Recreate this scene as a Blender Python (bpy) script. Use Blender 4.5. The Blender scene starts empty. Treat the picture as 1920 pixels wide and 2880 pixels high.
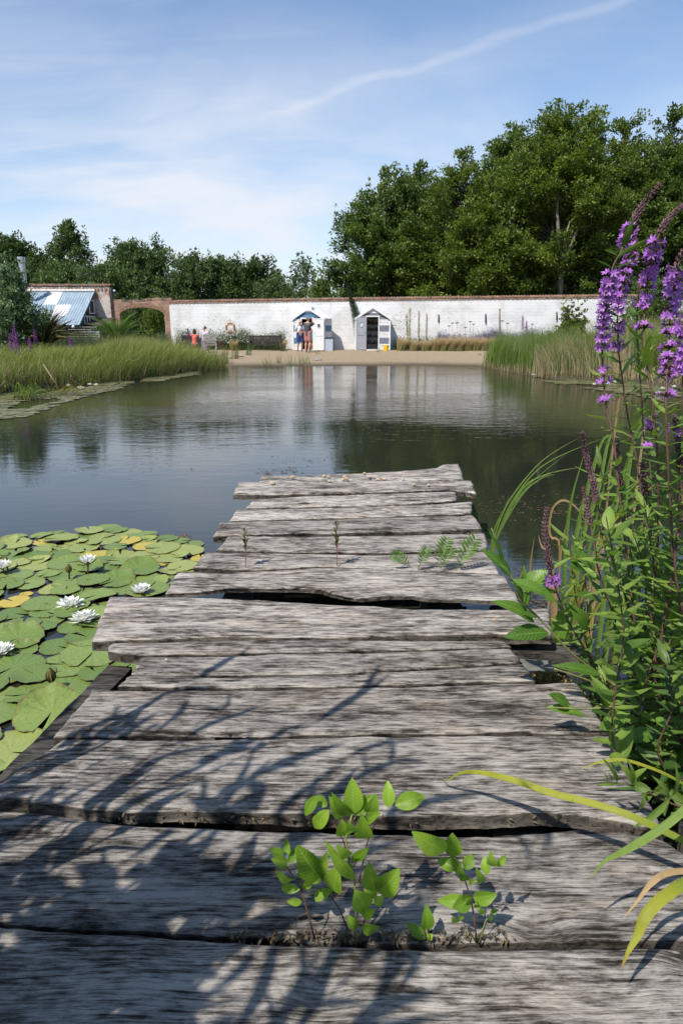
import bpy, math, random
import numpy as np
from mathutils import Vector, Matrix, Quaternion

# ------------------------------------------------------------------ camera, sky, sun, exposure
SC = bpy.context.scene
COL = SC.collection
R = math.radians
FPX, CW, CH = 1910.0, 960.0, 1440.0          # focal length and centre in photograph pixels (1920 x 2880)
PITCH = math.atan((1440 - 920) / FPX)
CAMZ = 1.60
cam_d = bpy.data.cameras.new('camera')
cam = bpy.data.objects.new('camera', cam_d); COL.objects.link(cam)
cam.location = (0, 0, CAMZ); cam.rotation_euler = (math.pi / 2 - PITCH, 0, 0)
cam_d.sensor_fit = 'HORIZONTAL'; cam_d.sensor_width = 24.0; cam_d.lens = 24.0 * FPX / 1920.0
cam_d.clip_start = 0.05; cam_d.clip_end = 3000
cam_d.dof.use_dof = True; cam_d.dof.focus_distance = 3.6; cam_d.dof.aperture_fstop = 11.0
SC.camera = cam
SC.view_settings.view_transform = 'Standard'; SC.view_settings.look = 'None'
SC.view_settings.gamma = 1.0
SC.view_settings.exposure = 0.34
SC.cycles.use_denoising = True
SC.cycles.max_bounces = 8; SC.cycles.transparent_max_bounces = 8

SUN_EL, SUN_AZ = R(54), R(40)                # shadows run away from the camera and to the right
sdir = Vector((math.sin(SUN_AZ) * math.cos(SUN_EL), math.cos(SUN_AZ) * math.cos(SUN_EL), -math.sin(SUN_EL)))
sun_d = bpy.data.lights.new('sun', 'SUN'); sun_d.energy = 4.9; sun_d.angle = R(0.53); sun_d.color = (1.0, 0.95, 0.87)
sun = bpy.data.objects.new('sun', sun_d); COL.objects.link(sun)
sun.rotation_euler = sdir.to_track_quat('-Z', 'Y').to_euler()

def cam_ray(u, v):
    x, y = (u - CW) / FPX, -(v - CH) / FPX
    c, s = math.cos(PITCH), math.sin(PITCH)
    return Vector((x, c + y * s, -s + y * c))
def P(u, v, z=0.0):
    d = cam_ray(u, v); t = (z - CAMZ) / d.z
    return Vector((0, 0, CAMZ)) + d * t
def PY(u, v, y):
    d = cam_ray(u, v); t = y / d.y
    return Vector((0, 0, CAMZ)) + d * t
def proj(p):
    c, s = math.cos(PITCH), math.sin(PITCH)
    x, y, z = p[0], p[1], p[2] - CAMZ
    dep = y * c - z * s; up = y * s + z * c
    if dep < 0.02: return None
    return (CW + FPX * x / dep, CH - FPX * up / dep)

world = bpy.data.worlds.new('World'); SC.world = world; world.use_nodes = True
nt = world.node_tree; nt.nodes.clear()
def wn(t, **k):
    n = nt.nodes.new(t)
    for a, b in k.items(): setattr(n, a, b)
    return n
def lk(a, b): nt.links.new(a, b)
def wmath(op, a, b=None, clamp=False):
    n = wn('ShaderNodeMath', operation=op); n.use_clamp = clamp
    for i, q in enumerate((a, b)):
        if q is None: continue
        if isinstance(q, (int, float)): n.inputs[i].default_value = q
        else: lk(q, n.inputs[i])
    return n.outputs[0]
out = wn('ShaderNodeOutputWorld'); bg = wn('ShaderNodeBackground'); lk(bg.outputs[0], out.inputs[0])
sky = wn('ShaderNodeTexSky', sky_type='NISHITA'); sky.sun_disc = False
sky.sun_elevation = SUN_EL; sky.sun_rotation = SUN_AZ + math.pi; sky.altitude = 0; sky.air_density = 1.0; sky.dust_density = 0.3; sky.ozone_density = 3.0
tc = wn('ShaderNodeTexCoord'); sep = wn('ShaderNodeSeparateXYZ'); lk(tc.outputs['Generated'], sep.inputs[0])
dz = wmath('MAXIMUM', sep.outputs[2], 0.0)
den = wmath('ADD', dz, 0.22)
px_ = wmath('DIVIDE', sep.outputs[0], den); py_ = wmath('DIVIDE', sep.outputs[1], den)
cmb = wn('ShaderNodeCombineXYZ'); lk(px_, cmb.inputs[0]); lk(py_, cmb.inputs[1])
def wnoise(scale, stretch, rot, detail=6, rough=0.6, dist=0.0):
    mp = wn('ShaderNodeMapping'); mp.inputs['Scale'].default_value = stretch; mp.inputs['Rotation'].default_value = (0, 0, rot)
    lk(cmb.outputs[0], mp.inputs[0]); n = wn('ShaderNodeTexNoise'); lk(mp.outputs[0], n.inputs['Vector'])
    n.inputs['Scale'].default_value = scale; n.inputs['Detail'].default_value = detail; n.inputs['Roughness'].default_value = rough
    n.inputs['Distortion'].default_value = dist
    return n.outputs['Fac']
def wramp(x, a, b):
    m = wn('ShaderNodeMapRange', interpolation_type='SMOOTHSTEP'); lk(x, m.inputs[0])
    m.inputs[1].default_value = a; m.inputs[2].default_value = b
    return m.outputs[0]
# broad milky veil, thicker to the left and low down
veil = wramp(wnoise(1.1, (1, 1.35, 1), 0.35, 7, 0.55, 0.4), 0.30, 0.72)
wisp = wramp(wnoise(2.6, (0.7, 4.5, 1), 0.45, 9, 0.62, 0.7), 0.46, 0.78)
low = wramp(dz, 0.43, 0.0)
left = wmath('MULTIPLY', wramp(sep.outputs[0], 0.30, -0.42), wramp(dz, 0.46, 0.24))
v1 = wmath('MULTIPLY', wmath('ADD', wmath('MULTIPLY', low, 0.92), wmath('MULTIPLY', left, 0.36)), wmath('ADD', wmath('MULTIPLY', veil, 1.0), 0.13))
v1 = wmath('ADD', v1, wmath('MULTIPLY', wisp, wmath('ADD', wmath('MULTIPLY', left, 0.13), 0.03)))
# one long thin streak of cirrus across the upper right: a great-circle band
a_, b_ = cam_ray(900, 268).normalized(), cam_ray(1620, 30).normalized()
nrm = a_.cross(b_).normalized()
dt = wn('ShaderNodeVectorMath', operation='DOT_PRODUCT'); lk(tc.outputs['Generated'], dt.inputs[0]); dt.inputs[1].default_value = nrm
wob = wmath('MULTIPLY', wmath('SUBTRACT', wnoise(1.3, (1, 1, 1), 0, 3), 0.5), 0.10)
dist_ = wmath('ABSOLUTE', wmath('ADD', dt.outputs['Value'], wob))
dl = wn('ShaderNodeVectorMath', operation='DOT_PRODUCT'); lk(tc.outputs['Generated'], dl.inputs[0]); dl.inputs[1].default_value = cam_ray(1270, 140).normalized()
along = wramp(dl.outputs['Value'], 0.955, 0.99)
st = wmath('ADD', wmath('MULTIPLY', wramp(dist_, 0.009, 0.0), 0.20), wmath('MULTIPLY', wramp(dist_, 0.05, 0.0), 0.13))
st = wmath('MULTIPLY', wmath('MULTIPLY', st, along), wmath('ADD', wnoise(6, (1, 3, 1), 0.9, 6), 0.35))
cl = wmath('ADD', v1, st); cl = wmath('MINIMUM', cl, 0.93)
mix = wn('ShaderNodeMix', data_type='RGBA'); lk(cl, mix.inputs[0]); tint = wn('ShaderNodeMix', data_type='RGBA', blend_type='MULTIPLY'); tint.inputs[0].default_value = 1; lk(sky.outputs[0], tint.inputs[6]); tint.inputs[7].default_value = (0.93, 0.965, 0.985, 1); lk(tint.outputs[2], mix.inputs[6])
mix.inputs[7].default_value = (5.0, 5.2, 5.65, 1)
lk(mix.outputs[2], bg.inputs[0]); bg.inputs[1].default_value = 0.135

# ------------------------------------------------------------------ helpers
rng = np.random.default_rng(7)
random.seed(7)
def tag(o, label=None, cat=None, group=None, kind=None):
    if label: o['label'] = label
    if cat: o['category'] = cat
    if group: o['group'] = group
    if kind: o['kind'] = kind
    return o
def empty(name, loc=(0, 0, 0), rz=0, label=None, cat=None, group=None, kind=None):
    o = bpy.data.objects.new(name, None); COL.objects.link(o); o.location = loc; o.rotation_euler = (0, 0, rz); o.empty_display_size = 0.1
    return tag(o, label, cat, group, kind)

def frame_from(d):
    d = d / (np.linalg.norm(d) + 1e-12)
    a = np.array([0, 0, 1.0]) if abs(d[2]) < 0.9 else np.array([1.0, 0, 0])
    x = np.cross(a, d); x /= np.linalg.norm(x); y = np.cross(d, x)
    return x, y
class MB:
    def __init__(s): s.v = []; s.f = {}; s.n = 0; s.a = []; s.mi = {}
    def add(s, v, f, at=(0.5, 0.5, 0.5, 1), mi=0):
        v = np.asarray(v, float).reshape(-1, 3); f = np.asarray(f, int)
        k = f.shape[1]
        s.f.setdefault(k, []).append(f + s.n); s.mi.setdefault(k, []).append(np.full(len(f), mi, int))
        at = np.asarray(at, float)
        if at.ndim == 1: at = np.tile(at, (len(v), 1))
        s.a.append(at); s.v.append(v); s.n += len(v); return s
    def quad(s, pts, mi=0): return s.add(pts, [list(range(len(pts)))], mi=mi)
    def box(s, lo, hi, mi=0, M=None):
        x0, y0, z0 = lo; x1, y1, z1 = hi
        v = np.array([[x0,y0,z0],[x1,y0,z0],[x1,y1,z0],[x0,y1,z0],[x0,y0,z1],[x1,y0,z1],[x1,y1,z1],[x0,y1,z1]], float)
        if M is not None: v = np.array([M @ Vector(p) for p in v])
        return s.add(v, [[0,3,2,1],[4,5,6,7],[0,1,5,4],[1,2,6,5],[2,3,7,6],[3,0,4,7]], mi=mi)
    def prism(s, poly, y0, y1, mi=0):            # polygon in xz extruded along y
        n = len(poly); v = [(p[0], y0, p[1]) for p in poly] + [(p[0], y1, p[1]) for p in poly]
        s.add(v, [[i, (i + 1) % n, n + (i + 1) % n, n + i] for i in range(n)], mi=mi)
        s.n -= 2 * n; s.v.pop(); s.a.pop()
        s.v.append(np.array(v, float)); s.a.append(np.tile(np.array([.5, .5, .5, 1.]), (2 * n, 1)))
        s.f.setdefault(n, []).append(np.array([list(range(n))[::-1], list(range(n, 2 * n))]) + s.n); s.mi.setdefault(n, []).append(np.full(2, mi, int))
        s.n += 2 * n; return s
    def tube(s, pts, rad, k=7, at=None, mi=0, cap=True):
        pts = [np.array(p, float) for p in pts]; m = len(pts)
        if not hasattr(rad, '__len__'): rad = [rad] * m
        V = []; x = None
        for i in range(m):
            d = pts[min(i + 1, m - 1)] - pts[max(i - 1, 0)]
            d = d / (np.linalg.norm(d) + 1e-12)
            if x is None: x, y = frame_from(d)
            else:
                x = x - d * np.dot(x, d); x /= (np.linalg.norm(x) + 1e-12); y = np.cross(d, x)
            for j in range(k):
                a = 2 * math.pi * j / k; V.append(pts[i] + rad[i] * (math.cos(a) * x + math.sin(a) * y))
        F = [[i * k + j, i * k + (j + 1) % k, (i + 1) * k + (j + 1) % k, (i + 1) * k + j] for i in range(m - 1) for j in range(k)]
        A = None
        if at is not None:
            A = np.array([[i / (m - 1), 0.5, at, 1] for i in range(m) for j in range(k)])
        if cap:
            V += [pts[0], pts[-1]]; c0, c1 = m * k, m * k + 1
            T = [[c0, (j + 1) % k, j] for j in range(k)] + [[c1, (m - 1) * k + j, (m - 1) * k + (j + 1) % k] for j in range(k)]
            if A is not None: A = np.vstack([A, [[0, .5, at, 1], [1, .5, at, 1]]])
            n0 = s.n; s.add(V, F, A if A is not None else (0.5, 0.5, 0.5, 1), mi)
            s.f.setdefault(3, []).append(np.array(T) + n0); s.mi.setdefault(3, []).append(np.full(len(T), mi, int))
        else: s.add(V, F, A if A is not None else (0.5, 0.5, 0.5, 1), mi)
        return s
    def ball(s, c, r, nu=10, nv=7, mi=0, M=None, jit=0):
        r = np.array(r, float) * np.ones(3)
        V = []
        for i in range(nv + 1):
            t = math.pi * i / nv
            for j in range(nu):
                a = 2 * math.pi * j / nu
                q = np.array([math.sin(t) * math.cos(a), math.sin(t) * math.sin(a), math.cos(t)])
                if jit and 0 < i < nv: q = q * (1 + jit * (random.random() - .5))
                q = q * r
                if M is not None: q = np.array(M @ Vector(q))
                V.append(q + np.array(c, float))
        F = [[i * nu + j, (i + 1) * nu + j, (i + 1) * nu + (j + 1) % nu, i * nu + (j + 1) % nu] for i in range(nv) for j in range(nu)]
        return s.add(V, F, mi=mi)
    def lathe(s, prof, c=(0, 0, 0), k=20, mi=0, axis='z'):
        V = []
        for r_, h in prof:
            for j in range(k):
                a = 2 * math.pi * j / k
                q = (r_ * math.cos(a), r_ * math.sin(a), h) if axis == 'z' else (r_ * math.cos(a), h, r_ * math.sin(a))
                V.append((q[0] + c[0], q[1] + c[1], q[2] + c[2]))
        F = [[i * k + j, i * k + (j + 1) % k, (i + 1) * k + (j + 1) % k, (i + 1) * k + j] for i in range(len(prof) - 1) for j in range(k)]
        return s.add(V, F, mi=mi)
    def build(s, name, mats, parent=None, smooth=False, loc=None):
        me = bpy.data.meshes.new(name)
        V = np.vstack(s.v); ks = sorted(s.f)
        loops = []; starts = []; tot = []; mis = []; p = 0
        for k in ks:
            F = np.vstack(s.f[k]); loops.append(F.ravel()); starts.append(p + np.arange(len(F)) * k); tot.append(np.full(len(F), k)); p += F.size
            mis.append(np.concatenate(s.mi[k]))
        L = np.concatenate(loops); S = np.concatenate(starts); T = np.concatenate(tot); MI = np.concatenate(mis)
        me.vertices.add(len(V)); me.vertices.foreach_set('co', V.ravel())
        me.loops.add(len(L)); me.loops.foreach_set('vertex_index', L.astype(np.int32))
        me.polygons.add(len(S)); me.polygons.foreach_set('loop_start', S.astype(np.int32)); me.polygons.foreach_set('loop_total', T.astype(np.int32))
        me.polygons.foreach_set('material_index', MI.astype(np.int32))
        me.polygons.foreach_set('use_smooth', np.full(len(S), bool(smooth)))
        at = me.attributes.new('lf', 'FLOAT_COLOR', 'POINT'); at.data.foreach_set('color', np.vstack(s.a).ravel())
        me.update(calc_edges=True); me.validate()
        for m in (mats if isinstance(mats, (list, tuple)) else [mats]): me.materials.append(m)
        o = bpy.data.objects.new(name, me); COL.objects.link(o)
        if parent is not None: o.parent = parent
        if loc is not None: o.location = loc
        return o
def rebase(o):
    """move a mesh's origin from the world origin to its own lowest centre (nothing moves)"""
    me = o.data; n = len(me.vertices); co = np.empty(n * 3); me.vertices.foreach_get('co', co); co = co.reshape(-1, 3)
    c = np.array([(co[:, 0].min() + co[:, 0].max()) / 2, (co[:, 1].min() + co[:, 1].max()) / 2, co[:, 2].min()])
    me.vertices.foreach_set('co', (co - c).ravel()); me.update(); o.location = Vector(o.location) + Vector(c); return o

# value noise for shaping meshes
_perm = np.random.default_rng(3).random((256, 256))
def vn(x, y, seed=0):
    x = np.asarray(x, float) + seed * 17.31; y = np.asarray(y, float) + seed * 5.77
    xi = np.floor(x).astype(int); yi = np.floor(y).astype(int); fx = x - xi; fy = y - yi
    fx = fx * fx * (3 - 2 * fx); fy = fy * fy * (3 - 2 * fy)
    g = lambda a, b: _perm[a & 255, b & 255]
    return (g(xi, yi) * (1 - fx) + g(xi + 1, yi) * fx) * (1 - fy) + (g(xi, yi + 1) * (1 - fx) + g(xi + 1, yi + 1) * fx) * fy

# ------------------------------------------------------------------ materials
class NT:
    def __init__(s, name):
        s.m = bpy.data.materials.new(name); s.m.use_nodes = True; s.t = s.m.node_tree
        s.b = s.t.nodes['Principled BSDF']; s.o = s.t.nodes['Material Output']
    def n(s, t, **k):
        q = s.t.nodes.new(t)
        for a, b in k.items(): setattr(q, a, b)
        return q
    def set(s, sock, v):
        if isinstance(v, bpy.types.NodeSocket): s.t.links.new(v, sock)
        elif isinstance(v, (tuple, list)) and len(v) == 3 and sock.type == 'RGBA': sock.default_value = (*v, 1)
        else: sock.default_value = v
    def math(s, op, a, b=None, c=None, clamp=False):
        q = s.n('ShaderNodeMath', operation=op); q.use_clamp = clamp
        for i, z in enumerate((a, b, c)):
            if z is not None: s.set(q.inputs[i], z)
        return q.outputs[0]
    def coord(s, kind='Object', scale=(1, 1, 1), loc=(0, 0, 0), rot=(0, 0, 0), vec=None):
        if vec is None:
            if not hasattr(s, 'tc'): s.tc = s.n('ShaderNodeTexCoord')
            vec = s.tc.outputs[kind]
        mp = s.n('ShaderNodeMapping'); s.set(mp.inputs[0], vec); mp.inputs['Scale'].default_value = scale
        mp.inputs['Location'].default_value = loc; mp.inputs['Rotation'].default_value = rot
        return mp.outputs[0]
    def noise(s, vec, scale=5, detail=4, rough=0.5, dist=0, out='Fac'):
        q = s.n('ShaderNodeTexNoise'); s.set(q.inputs['Vector'], vec); q.inputs['Scale'].default_value = scale
        q.inputs['Detail'].default_value = detail; q.inputs['Roughness'].default_value = rough; q.inputs['Distortion'].default_value = dist
        return q.outputs[out]
    def ramp(s, fac, stops, interp='LINEAR'):
        q = s.n('ShaderNodeValToRGB'); s.set(q.inputs[0], fac); e = q.color_ramp.elements; q.color_ramp.interpolation = interp
        while len(e) < len(stops): e.new(0.5)
        for i, (p, c) in enumerate(stops):
            e[i].position = p; e[i].color = (c, c, c, 1) if isinstance(c, (int, float)) else (*c, 1)
        return q.outputs[0]
    def mr(s, x, a, b, c=0.0, d=1.0, smooth=True):
        q = s.n('ShaderNodeMapRange', interpolation_type='SMOOTHSTEP' if smooth else 'LINEAR'); s.set(q.inputs[0], x)
        for i, z in enumerate((a, b, c, d)): q.inputs[i + 1].default_value = z
        return q.outputs[0]
    def mix(s, f, a, b, mode='MIX'):
        q = s.n('ShaderNodeMix', data_type='RGBA', blend_type=mode); s.set(q.inputs[0], f); s.set(q.inputs[6], a); s.set(q.inputs[7], b)
        return q.outputs[2]
    def bump(s, h, strength=0.3, dist=0.02, normal=None):
        q = s.n('ShaderNodeBump'); s.set(q.inputs['Height'], h); q.inputs['Strength'].default_value = strength; q.inputs['Distance'].default_value = dist
        if normal is not None: s.set(q.inputs['Normal'], normal)
        return q.outputs[0]
    def fin(s, color=None, rough=None, normal=None, **k):
        if color is not None: s.set(s.b.inputs['Base Color'], color)
        if rough is not None: s.set(s.b.inputs['Roughness'], rough)
        if normal is not None: s.set(s.b.inputs['Normal'], normal)
        for a, b in k.items(): s.set(s.b.inputs[a.replace('_', ' ')], b)
        return s.m
def simple(name, c, rough=0.6, var=0.15, scale=8, bump=0.1, metal=0.0, spec=0.4):
    s = NT(name); v = s.coord()
    n = s.noise(v, scale, 5, 0.6)
    d = tuple(max(0, x * (1 - var * 2)) for x in c)
    col = s.mix(s.mr(n, 0.3, 0.7), d, c)
    return s.fin(col, rough, s.bump(s.noise(v, scale * 6, 4), bump, 0.01), Metallic=metal, Specular_IOR_Level=spec)
def leafmat(name, ca, cb, tip=None, root=None, trans=0.35, rough=0.5, veins=0.0, stripes=0.0, spec=0.35, tipstart=0.75, rootend=0.25):
    """ca..cb by the per-leaf random value; optional colour towards tip and root; light passes through"""
    s = NT(name); at = s.n('ShaderNodeAttribute'); at.attribute_name = 'lf'
    sp = s.n('ShaderNodeSeparateColor'); s.set(sp.inputs[0], at.outputs['Color'])
    col = s.mix(sp.outputs[2], ca, cb)
    if tip is not None: col = s.mix(s.mr(sp.outputs[0], tipstart, 1.0), col, tip)
    if root is not None: col = s.mix(s.mr(sp.outputs[0], rootend, 0.0), col, root)
    nrm = None
    if veins:
        rib = s.mr(sp.outputs[1], 0.10, 0.0)
        w = s.math('SINE', s.math('MULTIPLY', s.math('ADD', sp.outputs[0], s.math('MULTIPLY', sp.outputs[1], -0.16)), 75.0))
        vv = s.math('MAXIMUM', rib, s.mr(w, 0.55, 1.0, 0, 0.6))
        col = s.mix(s.math('MULTIPLY', vv, veins), col, tuple(min(1, x * 2.2 + 0.03) for x in cb))
        nrm = s.bump(w, 0.15, 0.001)
    if stripes:
        w2 = s.math('SINE', s.math('MULTIPLY', sp.outputs[1], 26.0)); col = s.mix(s.mr(w2, -.2, 1, 0, stripes), col, tuple(x * .55 for x in ca)); nrm = s.bump(w2, .3, .001)
        bs = s.noise(s.coord(), 55, 4, .6); col = s.mix(s.mr(bs, .62, .70, 0, .7), col, (.16, .085, .03))
    nz = s.noise(s.coord(), 40, 3); col = s.mix(s.mr(nz, 0.45, 0.75, 0, 0.35), col, tuple(x * 0.6 for x in ca))
    s.fin(col, rough, nrm, Specular_IOR_Level=spec)
    tr = s.n('ShaderNodeBsdfTranslucent')
    tcol = s.mix(1.0, col, (1.15, 1.3, 0.5), 'MULTIPLY'); s.set(tr.inputs[0], tcol)
    ms = s.n('ShaderNodeMixShader'); ms.inputs[0].default_value = trans
    s.t.links.new(s.b.outputs[0], ms.inputs[1]); s.t.links.new(tr.outputs[0], ms.inputs[2]); s.t.links.new(ms.outputs[0], s.o.inputs[0])
    return s.m

# ------------------------------------------------------------------ plant geometry
def leaf(mb, base, tip, width, up=(0, 0, 1), fold=0.25, curl=0.12, nl=8, rnd=None, shape=0.85, wob=0.0, petiole=0.0):
    base = np.array(base, float); tip = np.array(tip, float); d = tip - base; L = np.linalg.norm(d) + 1e-9; d /= L
    u = np.array(up, float); u = u - d * np.dot(u, d)
    if np.linalg.norm(u) < 1e-4: u = frame_from(d)[0]
    u /= np.linalg.norm(u); sd = np.cross(d, u)
    rnd = random.random() if rnd is None else rnd
    ss = np.array([-1, -0.5, 0, 0.5, 1]); V = []; A = []
    for i in range(nl + 1):
        t = i / nl
        w = width * 0.5 * (math.sin(math.pi * min(1, t ** shape)) ** 0.8) if 0 < t < 1 else width * 0.03
        for q in ss:
            h = fold * abs(q) * w + curl * L * math.sin(math.pi * t) + wob * width * math.sin(9 * t + 3 * q) * abs(q)
            V.append(base + d * L * t + sd * q * w + u * h); A.append((t, abs(q), rnd, 1))
    F = [[i * 5 + j, i * 5 + j + 1, (i + 1) * 5 + j + 1, (i + 1) * 5 + j] for i in range(nl) for j in range(4)]
    mb.add(V, F, A)
def ribbon(mb, pts, width, up=None, rnd=None, fold=0.25, n=20, taper=0.0):
    """a long strap leaf through the given points (smoothed), widest below the middle"""
    pts = [np.array(p, float) for p in pts]; rnd = random.random() if rnd is None else rnd
    m = len(pts); C = []
    for i in range(n + 1):
        t = i / n * (m - 1); k = min(int(t), m - 2); f = t - k
        p0 = pts[max(k - 1, 0)]; p1 = pts[k]; p2 = pts[k + 1]; p3 = pts[min(k + 2, m - 1)]
        C.append(0.5 * ((2 * p1) + (-p0 + p2) * f + (2 * p0 - 5 * p1 + 4 * p2 - p3) * f * f + (-p0 + 3 * p1 - 3 * p2 + p3) * f ** 3))
    V = []; A = []; prev = None
    for i, c in enumerate(C):
        d = C[min(i + 1, n)] - C[max(i - 1, 0)]; d /= np.linalg.norm(d) + 1e-9
        if up is not None: u = np.array(up, float) - d * np.dot(up, d)
        else: u = prev - d * np.dot(prev, d) if prev is not None else frame_from(d)[0]
        u /= np.linalg.norm(u) + 1e-9; prev = u; sd = np.cross(d, u)
        t = i / n; w = width / 2 * min(1.0, (1.02 - t) * 2.2) * (0.75 + 0.25 * min(1, t * 6))
        for q in (-1, 0, 1):
            V.append(c + sd * q * w + u * fold * abs(q) * w); A.append((t, abs(q), rnd, 1))
    F = [[i * 3 + j, i * 3 + j + 1, (i + 1) * 3 + j + 1, (i + 1) * 3 + j] for i in range(n) for j in range(2)]
    mb.add(V, F, A)
def blades(mb, base, h, w, lean, bend, seg=4, face=None, rr=None):
    """many grass blades at once: base Nx3, h, w arrays, lean Nx2 horizontal tip offset (fraction of h), bend exponent"""
    n = len(base); g = np.random.default_rng(len(base)); face = g.random(n) * math.pi if face is None else face
    sd = np.stack([np.cos(face), np.sin(face), np.zeros(n)], 1)
    rr = g.random(n) if rr is None else rr
    rows = []; A = []
    for i in range(seg + 1):
        t = i / seg
        off = np.zeros((n, 3)); off[:, :2] = lean * (h * t ** bend)[:, None]; off[:, 2] = h * (t - 0.18 * t ** 3 * np.minimum(1, np.linalg.norm(lean, axis=1) * 2))
        c = base + off; ww = (w * (1 - t) ** 0.7 / 2 + 0.0004)[:, None]
        rows += [c - sd * ww, c + sd * ww]
        for _ in range(2): A.append(np.stack([np.full(n, t), np.full(n, .5), rr, np.ones(n)], 1))
    V = np.stack(rows, 1).reshape(-1, 3); A = np.stack(A, 1).reshape(-1, 4); k = 2 * (seg + 1)
    b = (np.arange(n) * k)[:, None]
    F = np.vstack([b + np.array([[2 * i, 2 * i + 1, 2 * i + 3, 2 * i + 2]]) for i in range(seg)])
    mb.add(V, F, A)
def leafcloud(mb, c, size, g, up=0.5, rr=None, asp=0.55, dirs=None):
    """small pointed leaf faces at points c"""
    n = len(c); d = g.normal(size=(n, 3)) if dirs is None else dirs + g.normal(size=(n, 3)) * 0.5
    d /= np.linalg.norm(d, axis=1)[:, None] + 1e-9
    nn = g.normal(size=(n, 3)); nn[:, 2] += up * 2; s = np.cross(d, nn); s /= np.linalg.norm(s, axis=1)[:, None] + 1e-9
    L = size * (0.7 + 0.6 * g.random(n)); L = L[:, None]
    k = np.cross(s, d) * L * 0.15
    V = np.stack([c, c + d * L * 0.5 + s * L * asp * 0.5 + k, c + d * L, c + d * L * 0.5 - s * L * asp * 0.5 + k], 1).reshape(-1, 3)
    rr = g.random(n) if rr is None else rr
    A = np.repeat(np.stack([g.random(n) * .5, np.full(n, .5), rr, np.ones(n)], 1), 4, axis=0)
    mb.add(V, np.arange(4 * n).reshape(n, 4), A)
# ------------------------------------------------------------------ land and water
def full(zx, zy, sc, ox, oy): return (ox + zx / sc, oy + zy / sc)
shore = [(-3.0, -1.5), (-1.5, -0.35), (1.25, -0.3), (2.3, 0.9), (3.3, 2.6), (5.0, 5.2), (7.2, 9.5), (8.6, 14)]
for uv in [(1920, 1090), (1760, 1080), (1560, 1066), (1440, 1048), (1355, 1031), (1200, 1028), (1000, 1029), (820, 1029), (660, 1031), (600, 1035), (540, 1043), (400, 1063), (220, 1083), (0, 1108)]:
    p = P(*uv); shore.append((p.x, p.y))
shore += [(-9.6, 12.5), (-10.5, 6.0), (-7.5, 0.5)]
SH = np.array(shore)
def sdist(x, y):
    """signed distance to the shore line, negative in the pond"""
    x = np.asarray(x, float); y = np.asarray(y, float); d = np.full(x.shape, 1e9); ins = np.zeros(x.shape, bool)
    for i in range(len(SH)):
        a = SH[i]; b = SH[(i + 1) % len(SH)]; e = b - a
        t = np.clip(((x - a[0]) * e[0] + (y - a[1]) * e[1]) / (e @ e), 0, 1)
        d = np.minimum(d, np.hypot(x - a[0] - t * e[0], y - a[1] - t * e[1]))
        c = ((a[1] > y) != (b[1] > y)) & (x < (b[0] - a[0]) * (y - a[1]) / (b[1] - a[1] + 1e-12) + a[0])
        ins ^= c
    return np.where(ins, -d, d)
BEACH = 0.35
def gz(x, y):
    s = sdist(x, y); beach = np.clip((y - 24) / 3, 0, 1) * np.clip((x + 9) / 2, 0, 1)
    up = np.clip(s / 7.5, 0, 1) ** 0.8 * BEACH
    steep = np.clip(s / 0.8, 0, 1) * 0.30 + np.clip((s - .8) / 6, 0, 1) * 0.12
    top = steep * (1 - beach) + up * beach
    n = (vn(x * 1.7, y * 1.7, 2) - .5) * 0.05 * np.clip(s, 0, 1)
    return np.where(s < 0, np.maximum(s * 0.45, -0.9), top + n) - 0.002
def axis(spans):
    out = []
    for a, b, st in spans: out += list(np.arange(a, b, st))
    return np.array(out + [spans[-1][1]])
gx = axis([(-900, -60, 60), (-60, -16, 2.2), (-16, 16, 0.22), (16, 60, 2.2), (60, 900, 60)])
gy = axis([(-900, -20, 60), (-20, -3, 1.2), (-3, 42, 0.22), (42, 90, 3), (90, 2400, 110)])
X, Y = np.meshgrid(gx, gy); Z = gz(X, Y)
V = np.stack([X.ravel(), Y.ravel(), Z.ravel()], 1); nx = len(gx); ny = len(gy)
ii, jj = np.meshgrid(np.arange(nx - 1), np.arange(ny - 1)); q = (jj * nx + ii).ravel()
F = np.stack([q, q + 1, q + nx + 1, q + nx], 1)
sand = np.clip((V[:, 1] - 26.5) / 1.5, 0, 1) * np.clip((V[:, 0] + 9.5) / 1.5, 0, 1) * np.clip((10.0 - V[:, 0]) / 1.5, 0, 1) * np.clip((41 - V[:, 1]) / .8, 0, 1)
wet = np.clip(1 - V[:, 2] / 0.15, 0, 1)
A = np.stack([sand, wet, np.full(len(V), .5), np.ones(len(V))], 1)
s = NT('ground'); at = s.n('ShaderNodeAttribute'); at.attribute_name = 'lf'; sp = s.n('ShaderNodeSeparateColor'); s.set(sp.inputs[0], at.outputs['Color'])
v = s.coord(); n1 = s.noise(v, 1.3, 6, 0.6); n2 = s.noise(v, 14, 5, 0.65)
soil = s.mix(s.mr(n2, .35, .7), (0.035, 0.028, 0.018), (0.10, 0.085, 0.05)); soil = s.mix(s.mr(n1, .45, .65, 0, .7), soil, (0.05, 0.07, 0.02))
snd = s.mix(s.mr(n2, .3, .75), (0.27, 0.20, 0.12), (0.44, 0.345, 0.225)); snd = s.mix(s.mr(n1, .5, .8, 0, .5), snd, (0.27, 0.19, 0.10))
snd = s.mix(s.mr(sp.outputs[1], .15, .95), snd, (0.085, 0.062, 0.035))
peb = s.n('ShaderNodeTexVoronoi'); s.set(peb.inputs['Vector'], v); peb.inputs['Scale'].default_value = 22
snd = s.mix(s.mr(peb.outputs['Distance'], .16, .08, 0, .6), snd, (0.45, 0.40, 0.33))
s.fin(s.mix(sp.outputs[0], soil, snd), 0.9, s.bump(s.math('ADD', n2, s.noise(v, 60, 4)), 0.9, 0.05))
tag(MB().add(V, F, A).build('ground', s.m, smooth=True), kind='structure')

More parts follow.
